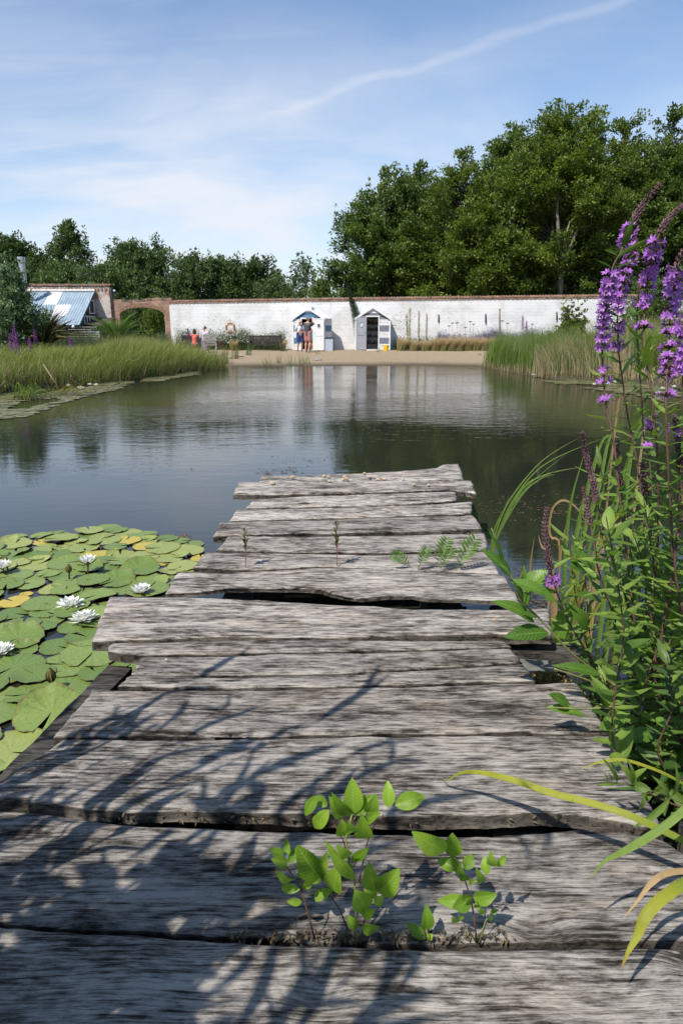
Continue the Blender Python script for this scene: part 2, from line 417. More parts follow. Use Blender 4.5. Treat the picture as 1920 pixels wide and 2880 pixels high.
s = NT('pond_water'); v = s.coord('Object')
big = s.noise(s.coord(scale=(0.22, 0.5, 1)), 1.0, 2, 0.5)
r1 = s.noise(s.coord(scale=(1.0, 2.6, 1)), 2.1, 4, 0.55, 0.3); r2 = s.noise(s.coord(scale=(1.0, 2.0, 1), loc=(3, 7, 0)), 7.5, 3, 0.5, 0.2)
sp = s.n('ShaderNodeSeparateXYZ'); s.set(sp.inputs[0], v)
far_ = s.mr(sp.outputs[1], 4.0, 17.0, 0.10, 0.75)
h = s.math('ADD', r1, s.math('MULTIPLY', r2, 0.33))
h = s.math('MULTIPLY', h, s.math('MULTIPLY', far_, s.mr(big, 0.3, 0.7, 0.45, 1.15)))
s.fin((0.018, 0.020, 0.015), 0.03, s.bump(h, 0.32, 0.035), IOR=1.47, Specular_IOR_Level=0.7)
wx = axis([(-13, 13, 1.0)]); V = [(-14, -3, 0), (14, -3, 0), (14, 34, 0), (-14, 34, 0)]
tag(MB().add(V, [[0, 1, 2, 3]]).build('pond_water', s.m), kind='structure')

# ------------------------------------------------------------------ jetty
def woodmat(name, lo, mid, hi, gs=1.0, patch=0.38):
    s = NT(name); oi = s.n('ShaderNodeObjectInfo'); tcn = s.n('ShaderNodeTexCoord')
    off = s.n('ShaderNodeVectorMath', operation='SCALE'); s.set(off.inputs[0], (7.3, 3.1, 1.7)); s.set(off.inputs['Scale'], s.math('MULTIPLY', oi.outputs['Random'], 9.0))
    ad = s.n('ShaderNodeVectorMath', operation='ADD'); s.set(ad.inputs[0], tcn.outputs['Object']); s.set(ad.inputs[1], off.outputs[0]); v = ad.outputs[0]
    # grain bends round knots
    w = s.noise(s.coord(vec=v, scale=(1.6, 3.4, 3)), 1.6, 3, 0.55)
    vo = s.n('ShaderNodeTexVoronoi'); s.set(vo.inputs['Vector'], s.coord(vec=v, scale=(1.0, 1.7, 1.0))); vo.inputs['Scale'].default_value = 1.9; vo.inputs['Randomness'].default_value = 1
    knot = s.mr(vo.outputs['Distance'], 0.20, 0.0)
    yo = s.math('ADD', s.math('MULTIPLY', w, 0.035), s.math('MULTIPLY', knot, 0.03))
    cb = s.n('ShaderNodeCombineXYZ'); s.set(cb.inputs[1], yo)
    a2 = s.n('ShaderNodeVectorMath', operation='ADD'); s.set(a2.inputs[0], v); s.set(a2.inputs[1], cb.outputs[0]); g = a2.outputs[0]
    f1 = s.noise(s.coord(vec=g, scale=(5.5 * gs, 135 * gs, 30)), 1.0, 6, 0.66)
    f2 = s.noise(s.coord(vec=g, scale=(12 * gs, 380 * gs, 60)), 1.0, 5, 0.7)
    f3 = s.noise(s.coord(vec=g, scale=(16 * gs, 66 * gs, 30), loc=(4, 4, 4)), 1.0, 6, 0.72)
    pt = s.noise(s.coord(vec=v, scale=(2.4, 8, 3)), 1.2, 6, 0.66)
    fibre = s.math('ADD', s.math('MULTIPLY', f1, 0.36), s.math('ADD', s.math('MULTIPLY', f2, 0.34), s.math('MULTIPLY', f3, 0.44)))
    fib = s.math('ADD', fibre, s.math('MULTIPLY', s.math('SUBTRACT', pt, 0.5), patch))
    fib = s.math('SUBTRACT', fib, s.math('MULTIPLY', s.mr(vo.outputs['Distance'], 0.10, 0.02), 0.30))
    col = s.ramp(fib, [(0.470, lo), (0.522, mid), (0.578, hi), (0.650, tuple(x * 1.7 for x in hi))])
    warm = s.noise(s.coord(vec=v, scale=(2, 5, 3), loc=(9, 1, 2)), 2.0, 3)
    col = s.mix(s.mr(warm, 0.5, 0.75, 0, 0.4), col, s.mix(1.0, col, (1.0, 0.86, 0.70), 'MULTIPLY'))
    tone = s.mr(oi.outputs['Random'], 0, 1, .78, 1.12, False); tg = s.n('ShaderNodeCombineColor'); [s.set(tg.inputs[q_], tone) for q_ in range(3)]; col = s.mix(1.0, col, tg.outputs[0], 'MULTIPLY')
    crack = s.mr(f1, 0.385, 0.33)
    col = s.mix(s.math('MULTIPLY', crack, 0.85), col, (0.012, 0.011, 0.01))
    rings = s.math('SINE', s.math('MULTIPLY', vo.outputs['Distance'], 120.0))
    col = s.mix(s.math('MULTIPLY', s.mr(vo.outputs['Distance'], 0.15, 0.05), s.mr(rings, -0.5, 0.9, 0.15, 0.85)), col, (0.05, 0.042, 0.035))
    return s.fin(col, 0.88, s.bump(fib, 1.0, 0.016), Specular_IOR_Level=0.2)
M_wood = woodmat('weathered_wood', (0.026, 0.021, 0.016), (0.120, 0.102, 0.086), (.315, .284, .252))
M_edge = woodmat('dark_plank_edge', (0.008, 0.007, 0.006), (0.035, 0.029, 0.023), (.085, .073, .06))  # darker tones for plank sides, ends and undersides
M_wood_dark = woodmat('dark_wet_wood', (0.010, 0.009, 0.008), (0.032, 0.028, 0.025), (0.075, 0.068, 0.06), 0.8)
JZ = 0.42
jetty = empty('jetty', (0, 0, 0), 0, 'old jetty of silver grey uneven planks running out into the pond', 'jetty')
def z8(x, y): return full(x, y, 1.823, 560, 1260)
def z3(x, y): return full(x, y, 1.153, 200, 1600)
PL = [
 ([z8(*q) for q in [(320,137),(600,135),(830,128),(1100,112),(1220,96),(1250,80),(1330,76)]], [z8(*q) for q in [(303,171),(600,169),(1000,163),(1355,159)]], .000),
 ([z8(*q) for q in [(205,172),(600,170),(1100,164),(1395,163)]], [z8(*q) for q in [(170,232),(320,237),(700,228),(1000,218),(1200,212),(1320,214),(1418,228)]], .006),
 ([z8(*q) for q in [(280,260),(600,244),(900,233),(1315,219)]], [z8(*q) for q in [(240,304),(600,298),(1000,288),(1325,264)]], -.008),
 ([z8(*q) for q in [(190,312),(600,303),(1000,292),(1398,271)]], [z8(*q) for q in [(158,368),(500,361),(1000,347),(1398,331)]], .000),
 ([z8(*q) for q in [(105,377),(500,369),(1000,354),(1405,338)]], [z8(*q) for q in [(70,448),(300,438),(700,431),(1100,423),(1450,408)]], .004),
 ([z8(*q) for q in [(145,446),(500,447),(1000,443),(1460,430)]], [z8(*q) for q in [(93,521),(500,530),(900,532),(1478,515)]], -.004),
 ([z8(*q) for q in [(35,527),(500,537),(900,540),(1478,522)]], [z8(*q) for q in [(-30,607),(250,622),(400,617),(600,604),(900,611),(1300,628),(1540,640)]], -.002),
 ([z8(*q) for q in [(-115,626),(250,628),(400,622),(600,608),(900,615),(1300,632),(1560,645)]], [z8(*q) for q in [(-178,744),(0,735),(130,720),(500,716),(620,720),(680,738),(760,760),(830,771),(960,752),(1090,750),(1170,765),(1330,768),(1480,778),(1640,786)]], .006),
 ([z3(*q) for q in [(125,83),(400,88),(600,95),(700,105),(900,112),(1100,125),(1300,128),(1545,124)]], [z3(*q) for q in [(65,232),(300,225),(420,218),(700,217),(900,219),(1000,214),(1200,211),(1380,207),(1562,215)]], .010),
 ([z3(*q) for q in [(125,234),(420,228),(900,226),(1405,230)]], [z3(*q) for q in [(118,264),(230,275),(600,270),(1000,262),(1428,250)]], -.006),
 ([z3(*q) for q in [(232,281),(600,273),(1000,265),(1428,253)]], [z3(*q) for q in [(190,340),(500,345),(900,335),(1462,300)]], .000),
 ([z3(*q) for q in [(188,342),(500,347),(900,337),(1464,303)]], [z3(*q) for q in [(147,379),(500,385),(800,379),(1200,369),(1505,359)]], .002),
 ([z3(*q) for q in [(75,382),(500,388),(800,382),(1200,373),(1640,365)]], [(150,2069),(500,2070),(700,2067),(1100,2060),(1400,2058),(1715,2060)], .000),
 ([(172,2071),(500,2073),(800,2069),(1100,2063),(1400,2061),(1722,2064)], [(-70,2250),(37,2255),(184,2263),(276,2272),(367,2281),(490,2275),(674,2279),(857,2286),(1000,2292),(1200,2291),(1338,2289),(1521,2287),(1728,2307),(1862,2330)], .016),
 ([(-160,2262),(37,2275),(141,2280),(276,2303),(459,2317),(612,2323),(802,2330),(960,2337),(1200,2345),(1384,2344),(1521,2337),(1613,2327),(1682,2316),(1728,2317),(1774,2336),(1852,2346),(1960,2420)],
  [(-420,2570),(0,2591),(153,2600),(294,2612),(429,2618),(612,2634),(723,2641),(960,2648),(1200,2651),(1475,2647),(1590,2645),(1797,2642),(2150,2650)], -.010),
 ([(-430,2583),(0,2596),(153,2606),(294,2618),(429,2624),(612,2642),(723,2650),(960,2658),(1200,2661),(1475,2657),(1797,2652),(2160,2660)], [(-900,3190),(200,3200),(960,3215),(1700,3200),(2700,3190)], .004),
]
def plank(i, far, near, dz, L=None):
    z = JZ + dz; f = [P(u, v, z) if L is None else L[0] for u, v in far]; n = [P(u, v, z) for u, v in near]
    mk_plank(i, [(p.x, p.y) for p in f], [(p.x, p.y) for p in n], z, .026 if i == 8 else .046)
def mk_plank(i, f, n, z, th=0.046, mat=None, name='plank', par=None):
    f = np.array(f); n = np.array(n)
    ln = max(f[-1, 0] - f[0, 0], n[-1, 0] - n[0, 0]); wd = abs(np.mean(f[:, 1]) - np.mean(n[:, 1]))
    nu = max(20, int(ln / 0.011)); nv_ = max(8, int(wd / 0.008))
    t = np.linspace(0, 1, nu + 1)
    fx = f[0, 0] + t * (f[-1, 0] - f[0, 0]); fy = np.interp(fx, f[:, 0], f[:, 1])
    qx = n[0, 0] + t * (n[-1, 0] - n[0, 0]); qy = np.interp(qx, n[:, 0], n[:, 1])
    fy = fy + (vn(fx * 9, fx * 0, i) - .5) * .010 + (vn(fx * 40, fx * 0, i + 40) - .5) * .004
    qy = qy + (vn(qx * 8, qx * 0, i + 9) - .5) * .012 + (vn(qx * 45, qx * 0, i + 50) - .5) * .005
    fy = fy - .005; qy = qy + .005
    s_ = np.linspace(0, 1, nv_ + 1)
    X = qx[:, None] * (1 - s_) + fx[:, None] * s_; Yy = qy[:, None] * (1 - s_) + fy[:, None] * s_
    endj = (vn(s_ * 5 + i, s_ * 0, i + 3) - .5) * .012 + (vn(s_ * 30, s_ * 0, i + 4) - .5) * .003
    X = X + endj[None, :] * (np.exp(-t * 40)[:, None] + np.exp(-(1 - t) * 40)[:, None])
    g = vn(X * 3.0, Yy * 34, i) * .0035 + vn(X * 8, Yy * 55, i + 5) * .0018 + (vn(X * 1.6, Yy * 5, i + 7) - .5) * .007
    gr = vn(X * 1.2, Yy * 33, i + 11); g = g - np.clip(gr - .80, 0, 1) * .05
    dd = np.minimum(np.minimum(np.arange(nu + 1)[:, None] * .011, (nu - np.arange(nu + 1))[:, None] * .011), np.minimum(s_ * wd, (1 - s_) * wd)[None, :])
    Zz = z + g - .0045 - np.exp(-dd / .006) * .007
    V = np.stack([X, Yy, Zz], 2).reshape(-1, 3); W = nv_ + 1
    a, b = np.meshgrid(np.arange(nu), np.arange(nv_), indexing='ij'); q = (a * W + b).ravel()
    F = np.stack([q, q + W, q + W + 1, q + 1], 1)
    mb = MB(); ring = [k * W for k in range(nu + 1)] + [nu * W + k for k in range(1, W)] + [k * W + nv_ for k in range(nu - 1, -1, -1)] + [k for k in range(nv_ - 1, 0, -1)]
    m = len(ring); R0 = V[ring]; rows = [R0]
    for d_, o_ in ((.35, .004), (.7, .003), (1.0, -.004)):
        Rr = R0.copy(); Rr[:, 2] = z - th * d_ + (vn(R0[:, 0] * 12, R0[:, 1] * 30 + d_ * 7, i) - .5) * .006
        Rr[:, 1] += (vn(R0[:, 0] * 6, d_ * 9 + R0[:, 1] * 2, i + 2) - .5) * .006; rows.append(Rr)
    base = len(V); VV = np.vstack([V] + rows[1:]); idx = [np.array(ring)] + [base + r * m + np.arange(m) for r in range(3)]
    SF = []
    for r in range(3):
        A_, B_ = idx[r], idx[r + 1]
        SF.append(np.stack([A_, B_, np.roll(B_, -1), np.roll(A_, -1)], 1))
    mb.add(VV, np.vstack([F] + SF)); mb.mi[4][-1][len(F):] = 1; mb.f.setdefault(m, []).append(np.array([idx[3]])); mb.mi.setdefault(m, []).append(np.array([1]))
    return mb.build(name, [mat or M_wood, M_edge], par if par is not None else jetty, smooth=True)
for i, (fa, ne, dz_) in enumerate(PL): plank(i + 1, fa, ne, dz_)
for k in range(4):
    y1 = P(960, 3190, JZ).y - .006 - k * .262
    mk_plank(30 + k, [(-1.0, y1), (1.0, y1)], [(-1.02, y1 - .25), (1.03, y1 - .25)], JZ + random.uniform(-.006, .006))
# stringers, cross beam, posts
def beam(a, b, w, z0, z1, name='beam', mat=None, ax='y'):
    a = np.array(a, float); b = np.array(b, float); d = b - a; L = np.linalg.norm(d); d /= L; n_ = np.array([-d[1], d[0]])
    K = max(2, int(L / .03)); V = []
    for k in range(K + 1):
        c = a + d * L * k / K; wj = w / 2 * (1 + .06 * math.sin(k * .7))
        for sx, zz in ((-1, z0), (1, z0), (1, z1), (-1, z1)):
            V.append((*(c + n_ * sx * wj), zz + random.uniform(-.002, .002)))
    F = [[k * 4 + j, (k + 1) * 4 + j, (k + 1) * 4 + (j + 1) % 4, k * 4 + (j + 1) % 4] for k in range(K) for j in range(4)] + [[3, 2, 1, 0], [K * 4, K * 4 + 1, K * 4 + 2, K * 4 + 3]]
    return MB().add(V, F).build(name, mat or M_wood_dark, jetty)
pa, pb = P(338, 1873, .335), P(28, 2200, .335)
e = (pb - pa); beam((pa.x, pa.y), (pa.x + e.x * 1.9, pa.y + e.y * 1.9), .095, .20, .335)
beam((-.50, -.9), (-.50, 4.95), .15, .17, .345); beam((.42, -.9), (.52, 5.2), .15, .17, .345)
q = P(1500, 1866, .30); beam((q.x - .06, -.9), (q.x + .03, q.y + .10), .15, .16, .30)
pa = P(1430, 1835, .33); beam((.2, pa.y + .03), (pa.x + .30, pa.y + .0), .10, .25, .345)
for (x, y) in ((-.72, 2.9), (.75, 2.95), (-.62, 4.5), (.80, 4.55), (-.9, 1.6), (.95, 1.5)):
    MB().tube([(x, y, -.8), (x + .01, y, .0), (x, y + .01, .325)], [.06, .058, .055], 10).build('post', M_wood_dark, jetty, smooth=True)
# ------------------------------------------------------------------ walls and buildings
WX0, WX1 = PY(479, 900, 42.75).x, 24.0
def wall_y(x): return 41.0 - (0.2 if x < -1.8 else 0.1) * (x + 1.8)
WT = [(-10.65, 845), (13.3, 828)]
s = NT('painted_brick'); v = s.coord(scale=(1, 1, 1))
cbx = s.n('ShaderNodeSeparateXYZ'); s.set(cbx.inputs[0], v); cc = s.n('ShaderNodeCombineXYZ'); s.set(cc.inputs[0], cbx.outputs[0]); s.set(cc.inputs[1], cbx.outputs[2]); bv = cc.outputs[0]
def brick(s, bv, c1, c2, mortar, scale=1.0, ms=0.012):
    b = s.n('ShaderNodeTexBrick'); s.set(b.inputs['Vector'], bv); b.inputs['Scale'].default_value = scale
    b.inputs['Brick Width'].default_value = .225; b.inputs['Row Height'].default_value = .078; b.inputs['Mortar Size'].default_value = ms; b.inputs['Mortar Smooth'].default_value = .3
    s.set(b.inputs['Color1'], c1); s.set(b.inputs['Color2'], c2); s.set(b.inputs['Mortar'], mortar); return b
n0 = s.noise(v, 3.0, 4); dv = s.n('ShaderNodeVectorMath', operation='ADD'); s.set(dv.inputs[0], bv)
ns = s.n('ShaderNodeVectorMath', operation='SCALE'); s.set(ns.inputs[0], s.noise(v, 5, 3, out='Color')); ns.inputs['Scale'].default_value = .07; s.set(dv.inputs[1], ns.outputs[0])
b = brick(s, dv.outputs[0], (.68, .67, .66), (.76, .75, .74), (.56, .55, .53), ms=.014)
worn = s.math('ADD', s.math('ADD', s.mr(s.noise(s.coord(scale=(.3, 1, .55), loc=(1.2, 0, 0)), 1.0, 4), .49, .66, 0, .15), s.mr(cbx.outputs[0], 1.0, 4.0, 0, .05)), s.mr(cbx.outputs[2], 1.6, .5, 0, .10))
spot = s.noise(s.coord(scale=(1, 1, 2.2)), 9, 6, .7)
flake = s.math('GREATER_THAN', s.math('ADD', spot, worn), .775)
flake2 = s.mr(s.math('ADD', s.noise(s.coord(scale=(1, 1, 1.6), loc=(5, 5, 5)), 3.2, 6, .7), s.math('MULTIPLY', worn, .4)), .64, .78, 0, .38)
plain = s.mr(s.noise(s.coord(scale=(.5, 1, .9), loc=(7, 2, 1)), 1.6, 5, .6), .40, .58, 0, .8); bc = s.mix(plain, b.outputs['Color'], (.75, .74, .73)); stain = s.mr(s.noise(s.coord(scale=(.9, 1, .25), loc=(2, 2, 9)), 2.0, 5, .65), .52, .74, 0, .5); bc = s.mix(stain, bc, (.50, .47, .42)); col = s.mix(flake2, bc, (.58, .52, .45)); col = s.mix(flake, col, s.mix(s.noise(v, 30, 2), (.24, .16, .11), (.44, .37, .29)))
low = s.mr(cbx.outputs[2], 1.1, .35, 0, .32); col = s.mix(s.math('MULTIPLY', low, n0), col, (.42, .37, .27))
hb = s.math('ADD', s.math('MULTIPLY', b.outputs['Fac'], s.math('ADD', s.math('MULTIPLY', plain, .8), -1.0)), s.math('ADD', s.noise(v, 18, 5, .7), s.math('MULTIPLY', flake, -.8)))
M_white_brick = s.fin(col, .85, s.bump(hb, .7, .02), Specular_IOR_Level=.2)
def redbrick(name, axis='xz', white=0.0):
    s = NT(name); v = s.coord(); sp = s.n('ShaderNodeSeparateXYZ'); s.set(sp.inputs[0], v); c = s.n('ShaderNodeCombineXYZ')
    s.set(c.inputs[0], sp.outputs[0 if axis == 'xz' else 1]); s.set(c.inputs[1], sp.outputs[2])
    b = brick(s, c.outputs[0], (.30, .115, .065), (.40, .22, .13), (.42, .36, .29), ms=.014)
    n = s.noise(v, 2.2, 5, .65); col = s.mix(s.mr(n, .42, .62, 0, .65), b.outputs['Color'], (.20, .12, .085)); n2 = s.noise(v, 7, 5, .7)
    col = s.mix(s.mr(n2, .55, .72, 0, .6), col, (.50, .36, .26))
    if white: col = s.mix(s.math('MULTIPLY', s.mr(s.noise(v, 1.4, 6, .7), .40, .52), white), col, (.60, .55, .50))
    return s.fin(col, .9, s.bump(s.math('SUBTRACT', n2, b.outputs['Fac']), .6, .02), Specular_IOR_Level=.2)
M_red = redbrick('red_brick'); M_red_lime = redbrick('limewashed_red_brick', white=.85)
M_tile = simple('clay_coping_tile', (.27, .15, .10), .85, .3, 3, .4); M_tile2 = simple('mossy_coping_tile', (.20, .15, .12), .9, .3, 3, .4)
white_wall = empty('garden_wall', (0, 0, 0), 0, 'long white painted brick garden wall with a clay tile coping', 'wall')
K = 140; V = []; 
def wall_top(x): return np.interp(x, [WT[0][0], WT[1][0], 30], [PY(478, 846, wall_y(-10.65)).z, PY(1690, 830, wall_y(13.3)).z, PY(1690, 830, wall_y(13.3)).z])
mb = MB()
for k in range(K + 1):
    x = WX0 + (WX1 - WX0) * k / K; y = wall_y(x); zt = float(wall_top(x)) - .10 + .012 * math.sin(x * 1.3) + .01 * math.sin(x * 4.1)
    V += [(x, y, 0.0), (x, y, zt), (x, y + .36, zt), (x, y + .36, 0.0)]
F = [[k * 4 + j, (k + 1) * 4 + j, (k + 1) * 4 + (j + 1) % 4, k * 4 + (j + 1) % 4] for k in range(K) for j in range(4)] + [[0, 1, 2, 3], [K * 4 + 3, K * 4 + 2, K * 4 + 1, K * 4]]
mb.add(V, F); mb.build('brickwork', M_white_brick, white_wall)
def coping(parent, xs, yf, zf, m, wdt=.24, stp=.165, out=.06, dep=.48):
    mb = MB()
    x = xs[0]; i = 0
    while x < xs[1]:
        y, z = yf(x), zf(x); i += 1; j = random.uniform(-.012, .012)
        V = []; kk = 5
        for a in range(kk + 1):
            t = math.pi * a / kk; xx = x + stp * .5 - math.cos(t) * stp * .53; h = math.sin(t) * .045
            V += [(xx, y - out + j, z - .02 + h), (xx, y + dep / 2, z + .09 + h), (xx, y - out + dep, z - .02 + h), (xx, y - out + j, z - .045 + h)]
        mb.add(V, [[a * 4 + b, (a + 1) * 4 + b, (a + 1) * 4 + b + 1, a * 4 + b + 1] for a in range(kk) for b in range(2)] + [[a * 4, a * 4 + 3, (a + 1) * 4 + 3, (a + 1) * 4] for a in range(kk)], mi=random.choice((0, 0, 0, 1)))
        x += stp
    return mb.build('coping', m, parent)
coping(white_wall, (WX0 - .05, WX1), wall_y, lambda x: float(wall_top(x)) - .07, [M_tile, M_tile2])
mb = MB()
for k in range(K): 
    x = WX0 + (WX1 - WX0) * k / K; x2 = WX0 + (WX1 - WX0) * (k + 1) / K - .004
    mb.box((x, wall_y((x + x2) / 2) - .035, float(wall_top(x)) - .155), (x2, wall_y((x + x2) / 2) + .39, float(wall_top(x)) - .098))
mb.build('brick_course', M_red, white_wall)

# red brick wall with the wide arch, joining the white wall
AY = 42.8
arch = empty('arched_wall', (0, 0, 0), 0, 'weathered red brick wall with a wide low arched gateway', 'wall')
ax0 = PY(306, 850, AY).x; ax1 = WX0 - .01; zt = PY(400, 842, AY).z; ol = PY(336, 880, AY).x; orr = PY(462, 880, AY).x; zs = PY(336, 884, AY).z; zc = PY(400, 864, AY).z
N = 24; top = []
for k in range(N + 1):
    t = k / N; x = ol + (orr - ol) * t; top.append((x, zs + (zc - zs) * (1 - (2 * t - 1) ** 2) ** .6))
def topz(x): return zt + .06 * math.sin((x - ax0) / (ax1 - ax0) * math.pi * 2 + 2.6) + .02 * math.sin(x * 9)
mb = MB(); D0, D1 = AY, AY + .42
mb.box((ax0, D0, 0), (ol, D1, zs)); mb.box((orr, D0, 0), (ax1, D1, zs))
xs = [ax0] + [p[0] for p in top] + [ax1]; zb = [zs] + [p[1] for p in top] + [zs]
xs2 = list(xs)
for i in range(len(xs) - 1):
    z1, z2 = topz(xs[i]), topz(xs[i + 1]); a, b_ = zb[i], zb[i + 1]
    V = [(xs[i], D0, a), (xs[i+1], D0, b_), (xs[i+1], D0, z2), (xs[i], D0, z1), (xs[i], D1, a), (xs[i+1], D1, b_), (xs[i+1], D1, z2), (xs[i], D1, z1)]
    mb.add(V, [[0,1,2,3],[7,6,5,4],[3,2,6,7],[0,4,5,1]])
mb.build('brickwork', M_red, arch)
mb = MB()                                                    # ring of voussoirs, a hair proud
for i in range(N):
    (xa, za), (xb, zb_) = top[i], top[i + 1]
    mb.add([(xa, D0 - .02, za), (xb - .01, D0 - .02, zb_), (xb - .01, D0 - .02, zb_ + .24), (xa, D0 - .02, za + .24), (xa, D0 + .01, za + .24), (xb - .01, D0 + .01, zb_ + .24), (xa, D0 + .01, za), (xb - .01, D0 + .01, zb_)], [[0,1,2,3],[3,2,5,4],[0,6,7,1]], mi=0)
mb.build('arch_ring', simple('arch_bricks', (.36, .21, .14), .9, .3, 9, .4), arch)
mb = MB(); x = ax0
while x < ax1: mb.box((x, D0 - .01, topz(x + .1) - .09), (x + .19, D1 + .01, topz(x + .1) + .03 + random.uniform(-.02, .05)), mi=random.choice((0, 1))); x += .2
mb.build('coping', [M_tile2, M_red], arch)

# tall brick wall behind the lodge
TY = 42.6
tall = empty('tall_brick_wall', (0, 0, 0), 0, 'taller red brick wall behind the lodge, its lower end limewashed', 'wall')
tx0, tx1 = PY(-80, 810, TY).x, PY(308, 830, TY).x; tz = PY(200, 806, TY).z
MB().box((tx0, TY, 0), (tx1, TY + .45, tz)).build('brickwork', M_red_lime, tall)
mb = MB()
for k in range(int((tx1 - tx0) / .22)): mb.box((tx0 + k * .22, TY - .05, tz - .20), (tx0 + k * .22 + .11, TY - .002, tz - .08))
mb.build('dentil_course', M_red, tall)
coping(tall, (tx0, tx1 - .1), lambda x: TY, lambda x: tz + .06, [M_tile, M_tile2], dep=.56)
p = PY(317, 818, TY - .05); lamp = empty('security_lamp', (p.x, TY + .2, p.z), 0, 'small white floodlight on the top right end of the tall brick wall', 'floodlight')
M_plw = simple('white_plastic', (.75, .76, .76), .4, .05); M_dk = simple('dark_iron', (.03, .03, .03), .5, .2)
MB().box((-.15, -.02, -.35), (.02, .05, .10)).build('bracket', M_dk, lamp); MB().ball((.05, -.10, .02), (.07, .10, .07)).build('lamp_head', M_plw, lamp, smooth=True)

# lodge with the corrugated roof
lodge = empty('lodge', (0, 0, 0), 0, 'timber lodge with a blue grey corrugated lean-to roof and white framed windows', 'lodge')
RZ1 = PY(266, 819, TY - .06).z; xr = PY(266, 819, TY - .06).x; EY = 39.3; ep = PY(223, 913, EY); RZ0 = ep.z; xe = ep.x; xl = PY(20, 819, TY).x
def corr(mb, xa, xb, s0, s1, mi, lift=0):
    """corrugated sheet between x and slope fractions (0 top, 1 eave)"""
    def pt(x, s_):
        y = (TY - .06) * (1 - s_) + EY * s_; z = RZ1 * (1 - s_) + RZ0 * s_; return y, z
    n = int((xb - xa) / .038); V = []
    for k in range(n + 1):
        x = xa + (xb - xa) * k / n; c = .018 * math.cos(2 * math.pi * x / .152)
        for s_ in (s0, s1):
            y, z = pt(x, s_); V.append((x + (xe - xr) * s_, y - c * .5, z + c + lift))
    mb.add(V, [[2 * k, 2 * k + 1, 2 * k + 3, 2 * k + 2] for k in range(n)], mi=mi)
def sheetmat(name, c, c2):
    s = NT(name); v = s.coord(); n = s.noise(s.coord(scale=(1, .4, .4)), 3, 5, .6)
    return s.fin(s.mix(s.mr(n, .35, .7), c, c2), .6, s.bump(s.noise(v, 12, 3), .1, .01), Metallic=.0)
M_sheet = sheetmat('blue_grey_sheet', (.22, .29, .35), (.30, .37, .43)); M_clear = sheetmat('whitish_translucent_sheet', (.55, .55, .57), (.66, .65, .66))
mb = MB(); corr(mb, xl, xr, 0, 1.0, 0); mb.build('roof', M_sheet, lodge)
pa = PY(152, 819, TY); pb = PY(182, 819, TY)
mb = MB(); xm = lambda u, v_, s_: PY(u, v_, TY * (1 - s_) + EY * s_).x - (xe - xr) * s_
corr(mb, xm(121 + 25, 838, 0.0), xm(182, 838, 0.0), 0, .42, 0, .012); mb.build('roof_light', M_clear, lodge)
mb = MB(); corr(mb, xm(160, 856, .42), xm(201, 856, .42), .42, .76, 0, .012); mb.build('roof_light', M_clear, lodge)
MB().tube([(xl, TY - .12, RZ1 + .05), (xr + .03, TY - .12, RZ1 + .05)], .06, 8).build('ridge_flashing', simple('pale_flashing', (.72, .70, .66), .5), lodge)
MB().add([(xr + .02, TY - .1, RZ1 + .03), (xe + .02, EY - .02, RZ0 + .03), (xe + .02, EY - .02, RZ0 - .13), (xr + .02, TY - .1, RZ1 - .13)], [[0, 1, 2, 3]]).build('barge_board', simple('teal_board', (.05, .20, .27), .6), lodge)
M_blk = simple('dark_stained_boards', (.045, .03, .025), .8, .3, 6, .5); M_wht = simple('white_joinery', (.74, .74, .73), .55, .06); M_glass = simple('dark_window_glass', (.02, .024, .03), .12, .1, 2, 0)
gxw = xr - .10
mb = MB(); mb.add([(gxw, EY + .25, .3), (gxw, TY, .3), (gxw, TY, RZ1 - .14), (gxw + (xe - xr), EY + .25, RZ0 - .02)], [[0, 1, 2, 3]])
mb.build('gable_wall', M_blk, lodge)
mb = MB()
for k in range(12):
    z = .38 + k * .125; mb.box((xl, EY + .22, z), (gxw - .02, EY + .25 - .002 * k, z + .118))
mb.build('front_wall', M_blk, lodge)
def window(par, y, u0, v0, u1, v1, n=1, fr=.05, dy=-.03, name='window'):
    a, b = PY(u0, v0, y), PY(u1, v1, y); x0, x1, z1, z0 = a.x, b.x, a.z, b.z
    f = MB()
    f.box((x0, y - .05, z0), (x1, y, z0 + fr)); f.box((x0, y - .05, z1 - fr), (x1, y, z1))
    for i in range(n + 1):
        xc = x0 + (x1 - x0 - fr) * i / n; f.box((xc, y - .052, z0 + fr), (xc + fr, y, z1 - fr))
    w = f.build(name, M_wht, par); MB().box((x0 + .01, y - .02, z0 + .01), (x1 - .01, y - .012, z1 - .01)).build('pane', M_glass, w); return w
# annex right of the gable: dark lean roof, doors and windows with white frames
AYF = 40.6; axa = PY(226, 930, AYF).x; axb = PY(288, 930, AYF).x
an_top = PY(250, 912, AYF).z
MB().box((axa, AYF, .3), (axb, TY - .01, an_top - .05)).build('annex_wall', M_blk, lodge)
mb = MB(); zh = PY(270, 893, TY).z
V = []
for k in range(40):
    x = axa - .1 + (axb + .3 - axa) * k / 39; c = .012 * (k % 2); V += [(x, AYF - .25, an_top - .03 + c), (x, TY - .02, zh + c)]
mb.add(V, [[2 * k, 2 * k + 2, 2 * k + 3, 2 * k + 1] for k in range(39)]); mb.build('annex_roof', simple('rusty_dark_roof', (.10, .065, .055), .7, .3, 3), lodge)
window(lodge, AYF, 233, 932, 243, 951); d = window(lodge, AYF, 246, 926, 260, 965, 1, .09, name='door'); window(lodge, AYF, 262, 926, 266, 965, 1, .03); window(lodge, AYF, 267, 930, 281, 949, 2); window(lodge, AYF, 234, 956, 244, 964)
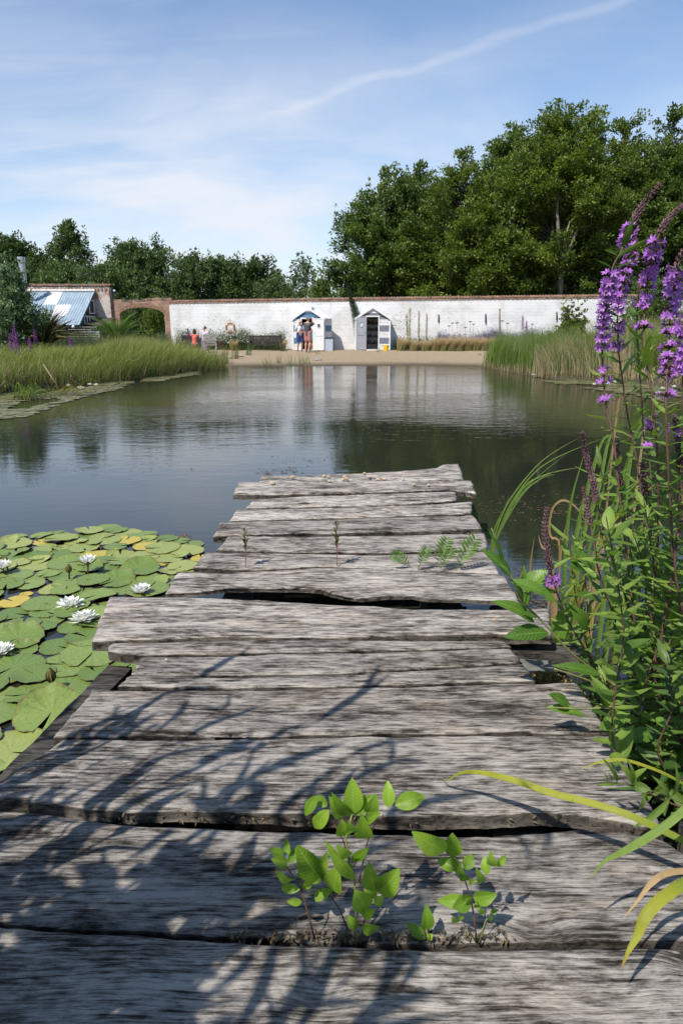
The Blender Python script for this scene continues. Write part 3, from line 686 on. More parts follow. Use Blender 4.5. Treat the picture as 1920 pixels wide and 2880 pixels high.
# windows in the gable (its plane faces right, so they are set in it)
def gwin(y0, y1, z0, z1, n):
    f = MB(); X = gxw + .012
    f.box((X, y0, z0), (X + .05, y1, z0 + .06)); f.box((X, y0, z1 - .06), (X + .05, y1, z1))
    for i in range(n + 1):
        yc = y0 + (y1 - y0 - .07) * i / n; f.box((X, yc, z0 + .06), (X + .052, yc + .07, z1 - .06))
    w = f.build('window', M_wht, lodge); MB().box((X + .01, y0 + .02, z0 + .02), (X + .02, y1 - .02, z1 - .02)).build('pane', M_glass, w)
gwin(41.55, 42.4, RZ1 - 1.30, RZ1 - .50, 1); gwin(40.55, 42.4, RZ1 - 1.95, RZ1 - 1.42, 4)
mb = MB()
for k in range(9): mb.box((PY(185, 0, EY).x, EY + .13, .55 + k * .13), (gxw - .5, EY + .16, .60 + k * .13))
mb.build('slat_screen', simple('pale_slats', (.35, .31, .27), .8, .3, 6), lodge)
p = PY(207, 917, EY); MB().ball((p.x, EY - .05, p.z - .03), .09).build('bulkhead_lamp', M_plw, lodge, smooth=True)
# flue
s = NT('galvanised_steel'); fl = s.fin(s.mix(s.noise(s.coord(), 4, 3), (.35, .37, .38), (.60, .61, .62)), .32, None, Metallic=.85)
p = PY(68, 800, 41.2); pt = PY(64, 738, 41.2)
MB().lathe([(.0, 0), (.17, 0), (.17, (pt.z - p.z)), (.21, pt.z - p.z + .01), (.21, pt.z - p.z + .08), (.215, pt.z - p.z + .09), (.215, pt.z - p.z + .30), (.20, pt.z - p.z + .31), (0, pt.z - p.z + .31)], (p.x, 41.2, p.z), 18).build('flue', fl, lodge, smooth=False)

# ------------------------------------------------------------------ beach huts
def board_mat(name, c): return simple(name, c, .62, .08, 5, .12)
M_hw = board_mat('white_boards', (.70, .68, .68)); M_hb = board_mat('blue_boards', (.055, .17, .29)); M_hg = board_mat('grey_boards', (.17, .185, .22)); M_lg = board_mat('light_grey_door', (.34, .35, .39)); M_roof = simple('white_roof_felt', (.78, .79, .79), .7, .06)
M_dark = simple('dark_interior', (.02, .018, .018), .9, .3, 5)  # near-black, holds the shade inside the huts in its colour
HZ = BEACH - .02
def siding(mb, x0, x1, y, z0, z1, pattern, gab=None, face=1, bh=.083, axis='x'):
    z = z0; i = 0
    while z < z1 - .01:
        zz = min(z + bh - .006, z1); mi = pattern(i)
        a, b = x0, x1
        if gab:
            a, b = gab(z, zz)
        if b - a > .02:
            if axis == 'x': mb.add([(a, y - .028, z), (b, y - .028, z), (b, y - .010, zz), (a, y - .010, zz), (a, y, z), (b, y, z), (b, y + .0, zz + .006), (a, y, zz + .006)], [[0,1,2,3],[0,4,5,1],[3,2,6,7],[0,3,7,4],[1,5,6,2]], mi=mi)
            else: mb.add([(y + .028 * face, a, z), (y + .028 * face, b, z), (y + .010 * face, b, zz), (y + .010 * face, a, zz), (y, a, z), (y, b, z), (y, b, zz + .006), (y, a, zz + .006)], [[0,1,2,3],[0,4,5,1],[3,2,6,7],[0,3,7,4],[1,5,6,2]], mi=mi)
        z += bh; i += 1
def hut(px, base_v, W, D, he, hr, rz, label, stripe, kind):
    p = P(px, base_v, HZ); p = Vector((p.x, p.y, p.z)); h = empty('beach_hut', (p.x, p.y, HZ), rz, label, 'beach hut', 'small striped beach huts on the far bank')
    st = {'blue': M_hb, 'grey': M_hg}[stripe]; hw = W / 2
    pat = lambda i: (i // 4) % 2
    if kind == 'left': d0, d1 = -hw + .52, -hw + 1.17
    else: d0, d1 = -hw + .62, -hw + 1.27
    dh = he - .02 if kind == 'left' else he + .05
    mb = MB()
    flat = .17 if kind == 'left' else 0.0
    def gab(z, zz):
        q = 0 if zz <= he else (zz - he) / (hr - he); w_ = hw * (1 - q) + flat * q; return (-w_, w_)
    def left_part(z, zz): a, b = gab(z, zz); return (a, min(b, d0)) if z < dh else (a, b)
    siding(mb, -hw, hw, 0, .05, hr - .03, pat, left_part); 
    siding(mb, -hw, hw, 0, .05, dh, pat, lambda z, zz: (d1, gab(z, zz)[1]))
    for sx in (-1, 1): siding(mb, .02, D, sx * hw, .05, he, pat, lambda z, zz: (.02, D), sx, axis='y')
    siding(mb, -hw, hw, D, .05, hr - .03, pat, gab)
    mb.build('siding', [M_hw, st], h)
    mb = MB()
    for sx in (-1, 1):
        MB().box((sx * hw - .035, -.045, 0), (sx * hw + .035, .03, he - .01)).build('corner_post', M_wht, h); MB().box((sx * hw - .035, D - .03, 0), (sx * hw + .035, D + .02, he - .01)).build('corner_post', M_wht, h)
    # roof slabs with overhang
    mb = MB(); ov = .035; t = .04
    pts = [(-hw - ov, he - .03), (-flat, hr), (flat, hr), (hw + ov, he - .03)] if flat else [(-hw - ov, he - .04), (0, hr), (hw + ov, he - .04)]
    poly = pts + [(x, z + t) for x, z in reversed(pts)]
    for i in range(len(pts) - 1):
        a, b = pts[i], pts[i + 1]
        mb.prism([a, b, (b[0], b[1] + t), (a[0], a[1] + t)], -.08, D + .08)
    mb.build('roof', M_roof if kind == 'left' else simple('grey_felt', (.32, .33, .35), .8), h)
    mb = MB()
    for i in range(len(pts) - 1):
        a, b = pts[i], pts[i + 1]
        mb.prism([(a[0], a[1] - .075), (b[0], b[1] - .075), (b[0], b[1] + t + .01), (a[0], a[1] + t + .01)], -.105, -.082)
    mb.build('barge_board', M_wht, h)
    if kind == 'left':
        MB().box((-flat - .04, -.115, hr - .03), (flat + .03, .4, hr + .13)).build('roof_cap', M_roof, h)
    # frame
    mb = MB(); f = .065
    mb.box((d0 - f, -.05, .0), (d0, -.012 + .03, dh + f)); mb.box((d1, -.05, .0), (d1 + f, .018, dh + f)); mb.box((d0, -.05, dh), (d1, .018, dh + f)); mb.box((d0 - .02, -.06, 0), (d1 + .02, .03, .07))
    mb.build('door_frame', M_wht, h)
    MB().box((-hw + .01, .01, .03), (hw - .01, D - .01, .05)).build('floor', simple('timber_floor', (.22, .14, .08), .8), h)
    MB().add([(-hw + .05, D - .03, .05), (hw - .05, D - .03, .05), (hw - .05, D - .03, he), (-hw + .05, D - .03, he)], [[0, 1, 2, 3]]).build('back_shade_lining', M_dark, h)  # dark linings added to paint shade behind the open doorway
    for sx in (-1, 1): MB().box((sx * (hw - .03) - .006, .03, .05), (sx * (hw - .03) + .006, D - .04, he - .02)).build('side_shade_lining', M_dark, h)
    MB().box((-hw + .04, .05, he - .03), (hw - .04, D - .05, he - .015)).build('ceiling_shade_lining', M_dark, h)
    # stable door leaf
    mb = MB(); Hd = dh - .02; W2 = .60 if kind == 'left' else .56
    dm = M_wht if kind == 'left' else M_lg
    dr = empty('door', (0, 0, 0)); dr.parent = h
    if kind == 'left': dr.location = (d1 + .07, -.075, .05); dr.rotation_euler = (0, 0, R(-4))
    else: dr.location = (d0 - .02 - W2, -.075, .05); dr.rotation_euler = (0, 0, R(1))
    zs_ = Hd * .47
    rr_ = .115; cz = Hd * .76; cx = W2 / 2
    # upper leaf with a round hole: ring of quads from square to circle
    def leafpanel(z0, z1, hole, nm):
        m2 = MB(); y0, y1 = -.018, .018; n = 32
        if hole:
            sq = []; ci = []
            for k in range(n):
                a = 2 * math.pi * k / n; c_, s_2 = math.cos(a), math.sin(a); q = 1 / max(abs(c_) / (W2 / 2 - .0), abs(s_2) / ((z1 - z0) / 2))
                # rays from the hole centre to the rectangle edge
                tx = ((W2 - cx) / c_) if c_ > 1e-6 else ((-cx) / c_ if c_ < -1e-6 else 1e9); tz_ = ((z1 - cz) / s_2) if s_2 > 1e-6 else ((z0 - cz) / s_2 if s_2 < -1e-6 else 1e9)
                q = min(tx, tz_); sq.append((cx + c_ * q, cz + s_2 * q)); ci.append((cx + c_ * rr_ * .8, cz + s_2 * rr_))
            V = [(a[0], y0, a[1]) for a in sq] + [(a[0], y0, a[1]) for a in ci] + [(a[0], y1, a[1]) for a in ci] + [(a[0], y1, a[1]) for a in sq]
            m2.add(V, [[b * n + k, b * n + (k + 1) % n, (b + 1) * n + (k + 1) % n, (b + 1) * n + k] for b in range(3) for k in range(n)])
            for cxx, czz in ((0, z0), (W2, z0), (W2, z1), (0, z1)): m2.add([(cxx, y0, czz)] * 3, [[0, 1, 2]]) if False else None
        else: m2.box((0, y0, z0), (W2, y1, z1))
        for k in range(1, 6): m2.box((W2 * k / 6 - .003, y0 - .002, z0 + .07), (W2 * k / 6 + .003, y0 + .004, z1 - .07), mi=1) if not hole or not (abs(W2 * k / 6 - cx) < rr_ * .9) else None
        r = .05
        m2.box((0, y0 - .014, z0), (r, y0 - .0005, z1)); m2.box((W2 - r, y0 - .014, z0), (W2, y0 - .0005, z1)); m2.box((r, y0 - .014, z1 - r), (W2 - r, y0 - .0005, z1)); m2.box((r, y0 - .014, z0), (W2 - r, y0 - .0005, z0 + r))
        return m2.build(nm, [dm, simple('groove', tuple(x * .6 for x in ((.74, .74, .73) if kind == 'left' else (.34, .35, .39))), .7)], dr)
    leafpanel(zs_ + .006, Hd, True, 'upper_leaf'); leafpanel(0, zs_, False, 'lower_leaf')
    ring = MB(); n = 28; V = []
    for k in range(n):
        a = 2 * math.pi * k / n
        for r_, yy in ((rr_ * .98, -.02), (rr_ * 1.12, -.036), (rr_ * 1.34, -.036), (rr_ * 1.38, -.0185)): V.append((cx + .8 * r_ * math.cos(a), yy, cz + r_ * math.sin(a)))
    ring.add(V, [[k * 4 + j, ((k + 1) % n) * 4 + j, ((k + 1) % n) * 4 + j + 1, k * 4 + j + 1] for k in range(n) for j in range(3)]); ring.build('porthole_ring', dm, dr, smooth=True)
    if kind == 'left':
        pg = MB(); pg.add([(cx + .8 * rr_ * math.cos(2 * math.pi * k / 24), .0, cz + rr_ * math.sin(2 * math.pi * k / 24)) for k in range(24)], [list(range(24))]); pg.build('porthole_glass', simple('porthole_glass', (.12, .14, .17), .15), dr)
    else:
        pg = MB(); pg.add([(cx + .8 * rr_ * math.cos(2 * math.pi * k / 24), .0, cz + rr_ * math.sin(2 * math.pi * k / 24)) for k in range(24)], [list(range(24))]); pg.build('porthole_glass', simple('bright_porthole_glass', (.62, .68, .74), .15), dr)
    MB().tube([(W2 - .05 if kind != 'left' else .04, -.03, zs_ + .05), (W2 - .05 if kind != 'left' else .04, -.06, zs_ + .07), (W2 - .05 if kind != 'left' else .04, -.03, zs_ + .13)], .008, 6).build('door_handle', M_dk, dr)
    return h, dh, d0, d1
hl, dh, d0, d1 = hut(869, 986, 1.84, 1.30, 1.74, 2.20, R(-15), 'white and blue striped hut with its door open, people in front', 'blue', 'left')
hr_, dhr, e0, e1 = hut(1047, 985.5, 1.92, 1.3, 1.78, 2.36, R(-1.5), 'white and grey striped hut with a dark open doorway', 'grey', 'right')
# things on shelves inside the right hut
mb = MB()
for k in range(4): mb.box((-.85, .9, .35 + k * .36), (.85, 1.25, .37 + k * .36))
mb.build('shelf', simple('shade_dark_shelf', (.03, .022, .018), .8), hr_)  # shelf tone lowered to carry the doorway's shade
jars = MB()
for k in range(4):
    for j in range(14):
        x = -.82 + j * .12 + random.uniform(-.01, .01); hgt = random.uniform(.08, .2); jars.lathe([(0, 0), (.035, 0), (.035, hgt * .8), (.02, hgt), (0, hgt)], (x, 1.02, .372 + k * .36), 8, mi=random.randrange(3))
tag(jars, None) if False else None
js = jars.build('stock', [simple('jar_grey_shaded', (.07, .07, .08), .4), simple('jar_rust_shaded', (.08, .035, .02), .5), simple('jar_cream_shaded', (.11, .10, .09), .5)]); js.parent = None  # jar colours darkened, the hut's inner shade is painted into them
js.matrix_world = Matrix.Translation(hr_.location) @ Matrix.Rotation(R(-1.5), 4, 'Z'); tag(js, 'rows of small jars and tins on shelves inside the right hut', 'jars', kind='stuff')
p = hl.location; ms = MB().box((0, -.42, 0), (.62, -.12, .09)).build('doorstep', simple('pale_step', (.5, .48, .47), .8)); ms.location = (p.x - .42, p.y, HZ - .01); ms.rotation_euler = (0, 0, R(-15)); tag(ms, 'low pale doorstep in front of the blue striped hut', 'step')
# metal framed board, orange crate, yellow bucket, white pot
p = P(925, 987, HZ); fb = empty('folding_board', (p.x, p.y - .42, HZ), R(-6), 'grey display board in a rounded black tube frame by the blue hut', 'sign board')
hgt = .74; W_ = .25
MB().tube([(-W_, 0, 0), (-W_, .03, .30), (-W_, .07, hgt - .10), (-W_ + .03, .08, hgt - .03), (-W_ + .09, .08, hgt), (W_ - .09, .08, hgt), (W_ - .03, .08, hgt - .03), (W_, .07, hgt - .10), (W_, .03, .30), (W_, 0, 0)], .016, 8).build('frame', M_dk, fb, smooth=True)
MB().box((-W_ + .03, .02, .03), (W_ - .035, .05, hgt - .09), M=Matrix.Rotation(R(-4), 4, 'X')).build('panel', simple('pale_grey_panel', (.40, .43, .50), .5, .08), fb)
MB().tube([(-W_ + .05, .22, 0), (-W_ + .05, .09, hgt - .06)], .012, 6).build('leg', M_dk, fb); MB().tube([(W_ - .05, .22, 0), (W_ - .05, .09, hgt - .06)], .012, 6).build('leg', M_dk, fb)
p = P(904, 984, HZ); cr = empty('crate', (p.x, p.y - .40, HZ), R(8), 'bright orange plastic crate leaning by the white door', 'crate')
M_or = simple('orange_plastic', (.75, .11, .02), .5, .08)
T = Matrix.Rotation(R(-12), 4, 'X')
mb = MB(); mb.box((-.16, -.02, .02), (.16, .0, .40), M=T); mb.box((-.16, 0, .02), (-.145, .2, .40), M=T); mb.box((.145, 0, .02), (.16, .2, .40), M=T); mb.box((-.145, 0, .02), (.145, .2, .035), M=T); mb.box((-.145, .18, .035), (.145, .2, .40), M=T); mb.build('crate_body', M_or, cr)
mb = MB(); mb.box((-.175, -.034, .37), (.175, -.0205, .42), M=T); mb.box((-.175, -.034, .215), (.175, -.0205, .235), M=T, mi=1); mb.box((-.165, -.03, .0), (.165, -.0205, .04), M=T); mb.build('rim', [M_or, M_dk], cr)
p = P(1083, 987, HZ); bk = empty('bucket', (p.x + .02, p.y - .3, HZ), 0, 'yellow bucket standing in front of the grey striped hut', 'bucket')
MB().lathe([(0, .01), (.13, .01), (.155, .30), (.165, .305), (.165, .33), (.15, .335), (.145, .30), (.12, .03), (0, .03)], k=24).build('pail', simple('yellow_plastic', (.85, .48, .01), .4, .06), bk, smooth=False)
MB().tube([(.165 * math.cos(a), -.02 - .13 * math.sin(a) * .4, .30 - .15 * math.sin(a)) for a in [math.pi * k / 10 for k in range(11)]], .006, 6).build('handle', M_dk, bk)
p = P(1081, 985, HZ); pot = MB().lathe([(0, 0), (.11, 0), (.14, .42), (.15, .43), (.15, .47), (.13, .47), (.12, .42), (0, .40)], k=20).build('pot', M_plw); pot.location = (p.x - .03, p.y - .02, HZ); tag(pot, 'white pot standing behind the yellow bucket', 'pot')
# benches
M_bench = simple('dark_bench_wood', (.055, .045, .04), .8, .3, 8, .4); M_pale = simple('pale_bench_wood', (.38, .35, .31), .8, .25, 8, .4)
def bench(u, v, z, W, label, M_, rz=0, slats=5):
    p = P(u, v, z); b = empty('bench', (p.x, p.y, z), rz, label, 'bench'); h = W / 2
    mb = MB()
    for k in range(4): mb.box((-h, -.42 + k * .11, .42), (h, -.33 + k * .11, .45))
    mb.build('seat', M_, b)
    mb = MB(); mb.box((-h, .02, .83), (h, .06, .92)); mb.box((-h, .02, .50), (h, .06, .56))
    if slats == 5:
        for k in range(21):
            x = -h + .1 + (W - .2) * k / 20
            mb.add([(x - .027, .03, .56), (x + .027, .03, .56), (x + .027, .03, .83), (x - .027, .03, .83), (x - .027, .05, .56), (x + .027, .05, .56), (x + .027, .05, .83), (x - .027, .05, .83)], [[0,1,2,3],[7,6,5,4],[0,3,7,4],[1,5,6,2]])
    else:
        for k in range(3): mb.box((-h, .025, .59 + k * .08), (h, .055, .65 + k * .08))
    mb.build('backrest', M_, b)
    for sx in (-1, 1):
        for y, hh in ((-.40, .62), (.05, .92)): MB().box((sx * (h - .03) - .035, y - .03, -.05), (sx * (h - .03) + .035, y + .03, hh - (.02 if hh > .9 else .0))).build('leg', M_, b)
        MB().box((sx * (h - .03) - .04, -.46, .62), (sx * (h - .03) + .04, .02, .66)).build('armrest', M_, b)
    return b
bench(748, 992, .25, 1.75, 'dark wooden bench with a lattice back left of the blue hut', M_bench, R(3))
bench(592, 995, .34, .62, 'pale grey slatted bench end among the reeds behind the pond', M_pale, R(10), 3)
bench(1566, 996, .33, 1.4, 'weathered grey bench half hidden by the right hand reeds', M_pale, R(-8), 3)
# barrel on its side by the pale bench
p = PY(617, 966, 35.0); br = empty('barrel', (p.x, 35.0, p.z - .16), R(-25), 'small wooden barrel lying on its side beside the pale bench', 'barrel')
MB().lathe([(.13, -.2), (.16, -.19), (.185, 0), (.16, .19), (.13, .2), (.12, .18)], (0, 0, .17), 18, axis='y').build('staves', simple('barrel_oak', (.17, .10, .06), .8, .3, 6, .3), br, smooth=True)
MB().lathe([(.163, -.17), (.168, -.13), (.172, -.13), (.167, -.17)], (0, 0, .17), 18, axis='y').build('hoop', M_dk, br); MB().lathe([(0, -.16), (.135, -.16)], (0, 0, .17), 18, axis='y').build('barrel_head', M_dark, br)
# life ring on its post
p = PY(648, 921.5, 39.6); lr = empty('life_ring', (p.x, 39.6, p.z), R(-8), 'faded orange life ring hanging on the white wall left of the huts', 'life ring')
def torus(r0, r1, k0=28, k1=10, a0=0, a1=2 * math.pi, dy=0):
    V = [];
    for i in range(k0 + 1):
        a = a0 + (a1 - a0) * i / k0
        for j in range(k1):
            b = 2 * math.pi * j / k1; q = r0 + r1 * math.cos(b); V.append((q * math.cos(a), dy + r1 * .7 * math.sin(b), q * math.sin(a)))
    return V, [[i * k1 + j, i * k1 + (j + 1) % k1, (i + 1) * k1 + (j + 1) % k1, (i + 1) * k1 + j] for i in range(k0) for j in range(k1)]
V, F = torus(.24, .062); MB().add(V, F).build('ring', simple('faded_orange', (.42, .17, .07), .7, .35, 9, .2), lr, smooth=True)
mb = MB()
for k in range(4):
    a = math.pi / 4 + k * math.pi / 2; V, F = torus(.24, .067, 4, 10, a - .16, a + .16); mb.add(V, F)
mb.build('ring_band', simple('faded_white_band', (.62, .55, .44), .7, .2), lr, smooth=True)
MB().tube([(.30 * math.cos(math.pi * k / 12), -.03, .30 * math.sin(math.pi * k / 12) + (.12 if 3 < k < 9 else .03)) for k in range(13)], .008, 5).build('rope', simple('rope', (.45, .33, .2), .9), lr)
MB().tube([(0, .07, .38), (-.01, .05, .42), (-.03, .0, .44)], .018, 6).build('hook', M_dk, lr)
MB().tube([(.28, -.02, -.05), (.42, -.01, -.2), (.5, .0, -.4)], .006, 5).build('line_end', simple('rope2', (.4, .3, .2), .9), lr)
def small_tube(name, u, v0, v1, y, r, m, label, cat, group=None, lean=0):
    a, b = PY(u, v1, y), PY(u + lean, v0, y); o = MB().tube([(a.x, a.y, a.z), ((a.x + b.x) / 2 + .01, a.y, (a.z + b.z) / 2), (b.x, b.y, b.z)], [r, r * .95, r * .9], 8).build(name, m, smooth=True); rebase(o); return tag(o, label, cat, group)
small_tube('post', 1403, 868, 985, 38.2, .055, simple('post_wood', (.27, .21, .16), .85, .3, 8), 'tall bare wooden post rising from the reeds before the white wall', 'post', lean=2)
small_tube('iron_tie', 1233, 884, 906, wall_y(5.5) - .03, .04, M_dk, 'dark iron tie low on the wall, nearest the fluffy grasses', 'wall tie', 'iron ties on the white wall')
small_tube('iron_tie', 1365, 882, 908, wall_y(8.4) - .03, .04, M_dk, 'dark iron tie on the wall just left of the tall post', 'wall tie', 'iron ties on the white wall')
small_tube('iron_tie', 1565, 876, 900, wall_y(12.3) - .03, .04, M_dk, 'dark iron tie on the wall above the bright green shrub', 'wall tie', 'iron ties on the white wall')
# stones on the bank
M_st = simple('bank_stone', (.38, .35, .30), .9, .3, 8, .4)
for (u, v, w, lab) in ((895, 1018, .34, 'pale flat stone at the water edge below the photographer'), (672, 1013, .45, 'flat grey stone lying at the left end of the sandy beach'), (646, 1016, .30, 'small rounded stone among sedges left of the beach'), (1346, 1010, .16, 'small pale stone at the right end of the beach')):
    p = P(u, v, .06); mb = MB(); mb.ball((0, 0, .05), (w / 2, w / 3, .085), 12, 8, jit=.25); o = mb.build('stone', M_st, smooth=False, loc=(p.x, p.y, float(gz(np.array([p.x]), np.array([p.y]))[0]) - .01)); tag(o, lab, 'stone')
# ------------------------------------------------------------------ people: each body one fused surface
M_skin = simple('skin', (.52, .30, .21), .5, .08, 10, 0); M_skin2 = simple('tanned_skin', (.42, .22, .14), .5, .08, 10, 0)
def cap(mb, a, ra, b, rb, k=12):
    a = np.array(a, float); b = np.array(b, float); d = b - a; L = np.linalg.norm(d) + 1e-9; d /= L; x, y = frame_from(d)
    rows = [(-ra, 0.001), (-ra * .7, ra * .7), (0, ra)] + [(L * t, ra + (rb - ra) * t) for t in (.33, .66)] + [(L, rb), (L + rb * .7, rb * .7), (L + rb, .001)]
    V = [a + d * h + r * (math.cos(2 * math.pi * j / k) * x + math.sin(2 * math.pi * j / k) * y) for h, r in rows for j in range(k)]
    mb.add(V, [[i * k + j, i * k + (j + 1) % k, (i + 1) * k + (j + 1) % k, (i + 1) * k + j] for i in range(len(rows) - 1) for j in range(k)])
def ell(mb, c, r, M=None): mb.ball(c, r, 14, 10, M=M)
def fuse(mb, name, mat, parent, vox, it=2):
    o = mb.build(name, mat, parent, smooth=True); m = o.modifiers.new('fuse', 'REMESH'); m.mode = 'VOXEL'; m.voxel_size = vox; m.use_smooth_shade = True
    sm = o.modifiers.new('soft', 'SMOOTH'); sm.iterations = it; sm.factor = .5
    dg = bpy.context.evaluated_depsgraph_get(); me = bpy.data.meshes.new_from_object(o.evaluated_get(dg)); o.modifiers.clear(); old = o.data; o.data = me; bpy.data.meshes.remove(old)
    me.materials.clear(); me.materials.append(mat); return o
def hand(mb, w, d, palm_n, s=1.0):
    """palm and five fingers from wrist w pointing along d"""
    w = np.array(w, float); d = np.array(d, float); d /= np.linalg.norm(d); n = np.array(palm_n, float); n = n - d * np.dot(n, d); n /= np.linalg.norm(n); sd = np.cross(d, n)
    for q in (-.024, -.008, .008, .024): cap(mb, w + sd * q * .7, .013, w + d * .075 * s + sd * q, .011, 8)
    for q, l in ((-.03, .062), (-.0105, .075), (.0105, .07), (.03, .055)):
        a = w + d * .08 * s + sd * q; b = a + d * l * .5 + n * .006; c = b + (d * .75 + n * .55) * l * .5
        cap(mb, a, .0085, b, .008, 8); cap(mb, b, .008, c, .0065, 8)
    a = w + d * .02 - sd * .03; b = a + (d * .6 - sd * .8) * .035; c = b + (d * .9 + n * .3) * .03; cap(mb, a, .012, b, .009, 8); cap(mb, b, .009, c, .0075, 8)
def person(u, v, z, rz, label, H, J, skin, hairc, hair, top, topm, bot, botm, extra=None, y=None, sink=0):
    """J: joints in body space, facing -y, feet at z=0, for 1.75 m; scaled to H"""
    p = P(u, v, z) if y is None else PY(u, v, y); k = H / 1.75
    o = empty('person', (p.x, p.y, z - sink), rz, label, 'person'); o.scale = (k, k, k)
    b = MB(); j = J
    ell(b, j['head'] + np.array([0, 0, .02]), (.076, .094, .112)); hd = j['head']; f = j.get('face', np.array([0, -1, 0.])); f = f / np.linalg.norm(f); sx = np.cross(f, [0, 0, 1])
    cap(b, hd + f * .03 - np.array([0, 0, .06]), .05, hd + f * .055 - np.array([0, 0, .075]), .036)           # jaw
    cap(b, hd + f * .082 + np.array([0, 0, .02]), .009, hd + f * .104 - np.array([0, 0, .012]), .012, 8)       # nose
    for q in (-1, 1):
        ell(b, hd + sx * q * .078 - f * .005 + np.array([0, 0, 0.0]), (.012, .02, .03)); ell(b, hd + sx * q * .032 + f * .080 + np.array([0, 0, .034]), (.022, .012, .008))
    cap(b, j['neck'], .055, hd - np.array([0, 0, .05]), .052)
    cap(b, j['chest'] + [-.10, 0, .03], .085, j['chest'] + [.10, 0, .03], .085); cap(b, j['chest'], .13, j['belly'], .125); cap(b, j['belly'], .125, j['pelvis'], .135)
    cap(b, j['shL'], .058, j['neck'], .05); cap(b, j['shR'], .058, j['neck'], .05); cap(b, j['pelvis'] + [-.08, 0, -.03], .10, j['pelvis'] + [.08, 0, -.03], .10)
    for s_ in 'LR':
        cap(b, j['sh' + s_], .055, j['el' + s_], .042); cap(b, j['el' + s_], .042, j['wr' + s_], .027); hand(b, j['wr' + s_], j['wr' + s_] - j['el' + s_] if 'hd' + s_ not in j else j['hd' + s_], j.get('pn' + s_, np.array([0, -1., 0])))
        cap(b, j['hp' + s_], .095, j['kn' + s_], .062); cap(b, j['kn' + s_], .060, (j['kn' + s_] * .6 + j['an' + s_] * .4) + [0, .012, 0], .060); cap(b, j['kn' + s_] * .6 + j['an' + s_] * .4, .056, j['an' + s_], .038)
        cap(b, j['an' + s_] + [0, .02, -.03], .038, j['an' + s_] + [0, -.14, -.05], .032)
    fuse(b, 'body', skin, o, .0095)
    e = MB()
    for q in (-1, 1): ell(e, hd + sx * q * .032 + f * .084 + np.array([0, 0, .018]), (.012, .008, .008))
    e.build('eyes', M_dk, o, smooth=True)
    m_ = MB(); cap(m_, hd + f * .089 - np.array([0, 0, .043]) - sx * .02, .006, hd + f * .089 - np.array([0, 0, .043]) + sx * .02, .006, 6); m_.build('mouth', simple('lips', (.35, .12, .10), .5), o, smooth=True)
    if hair is not None:
        h = MB(); hair(h, hd, f); fuse(h, 'hair', hairc, o, .012, 1)
    for nm, fn, m in ((top[0], top[1], topm), (bot[0], bot[1], botm)):
        c = MB(); fn(c, j); fuse(c, nm, m, o, .014, 2)
    if extra: extra(o, j)
    return o
def A3(*a): return np.array(a, float)
def stand(**k):
    j = dict(head=A3(0, -.01, 1.62), neck=A3(0, .01, 1.46), chest=A3(0, .01, 1.28), belly=A3(0, 0, 1.08), pelvis=A3(0, .01, .95),
             shL=A3(.18, .01, 1.40), shR=A3(-.18, .01, 1.40), elL=A3(.24, .03, 1.12), elR=A3(-.24, .03, 1.12), wrL=A3(.25, -.05, .87), wrR=A3(-.25, -.05, .87),
             hpL=A3(.09, 0, .90), hpR=A3(-.09, 0, .90), knL=A3(.11, -.02, .49), knR=A3(-.10, -.03, .49), anL=A3(.12, .03, .085), anR=A3(-.12, .02, .085))
    j.update(k); return j
def tee(slv=.55, gr=.018, hem=.0):
    def f(c, j):
        cap(c, j['chest'] + [-.10, 0, .03], .085 + gr, j['chest'] + [.10, 0, .03], .085 + gr); cap(c, j['chest'], .13 + gr, j['belly'], .13 + gr); cap(c, j['belly'], .13 + gr, j['pelvis'] + [0, 0, hem], .135 + gr)
        cap(c, j['shL'], .06 + gr * .7, j['neck'] - [0, 0, .045], .052); cap(c, j['shR'], .06 + gr * .7, j['neck'] - [0, 0, .045], .052)
        if slv:
            for s_ in 'LR': cap(c, j['sh' + s_], .06 + gr, j['sh' + s_] * (1 - slv) + j['el' + s_] * slv, .058 + gr)
    return f
def shorts(ln=.8, gr=.02):
    def f(c, j):
        cap(c, j['pelvis'] + [-.07, 0, -.0], .115 + gr, j['pelvis'] + [.07, 0, -.0], .115 + gr)
        for s_ in 'LR': cap(c, j['hp' + s_], .10 + gr, j['hp' + s_] * (1 - ln) + j['kn' + s_] * ln, .078 + gr)
    return f
def crop(r=(.082, .10, .085), dz=.045, back=.02):
    def f(h, hd, fc): ell(h, hd - fc * back + A3(0, 0, dz), r)
    return f
def stripes():
    s = NT('striped_shirt_cloth'); sp = s.n('ShaderNodeSeparateXYZ'); s.set(sp.inputs[0], s.coord()); w = s.math('SINE', s.math('MULTIPLY', sp.outputs[2], 150.0))
    return s.fin(s.mix(s.mr(w, .3, .7, 0, .8), (.72, .72, .72), (.20, .30, .42)), .8)
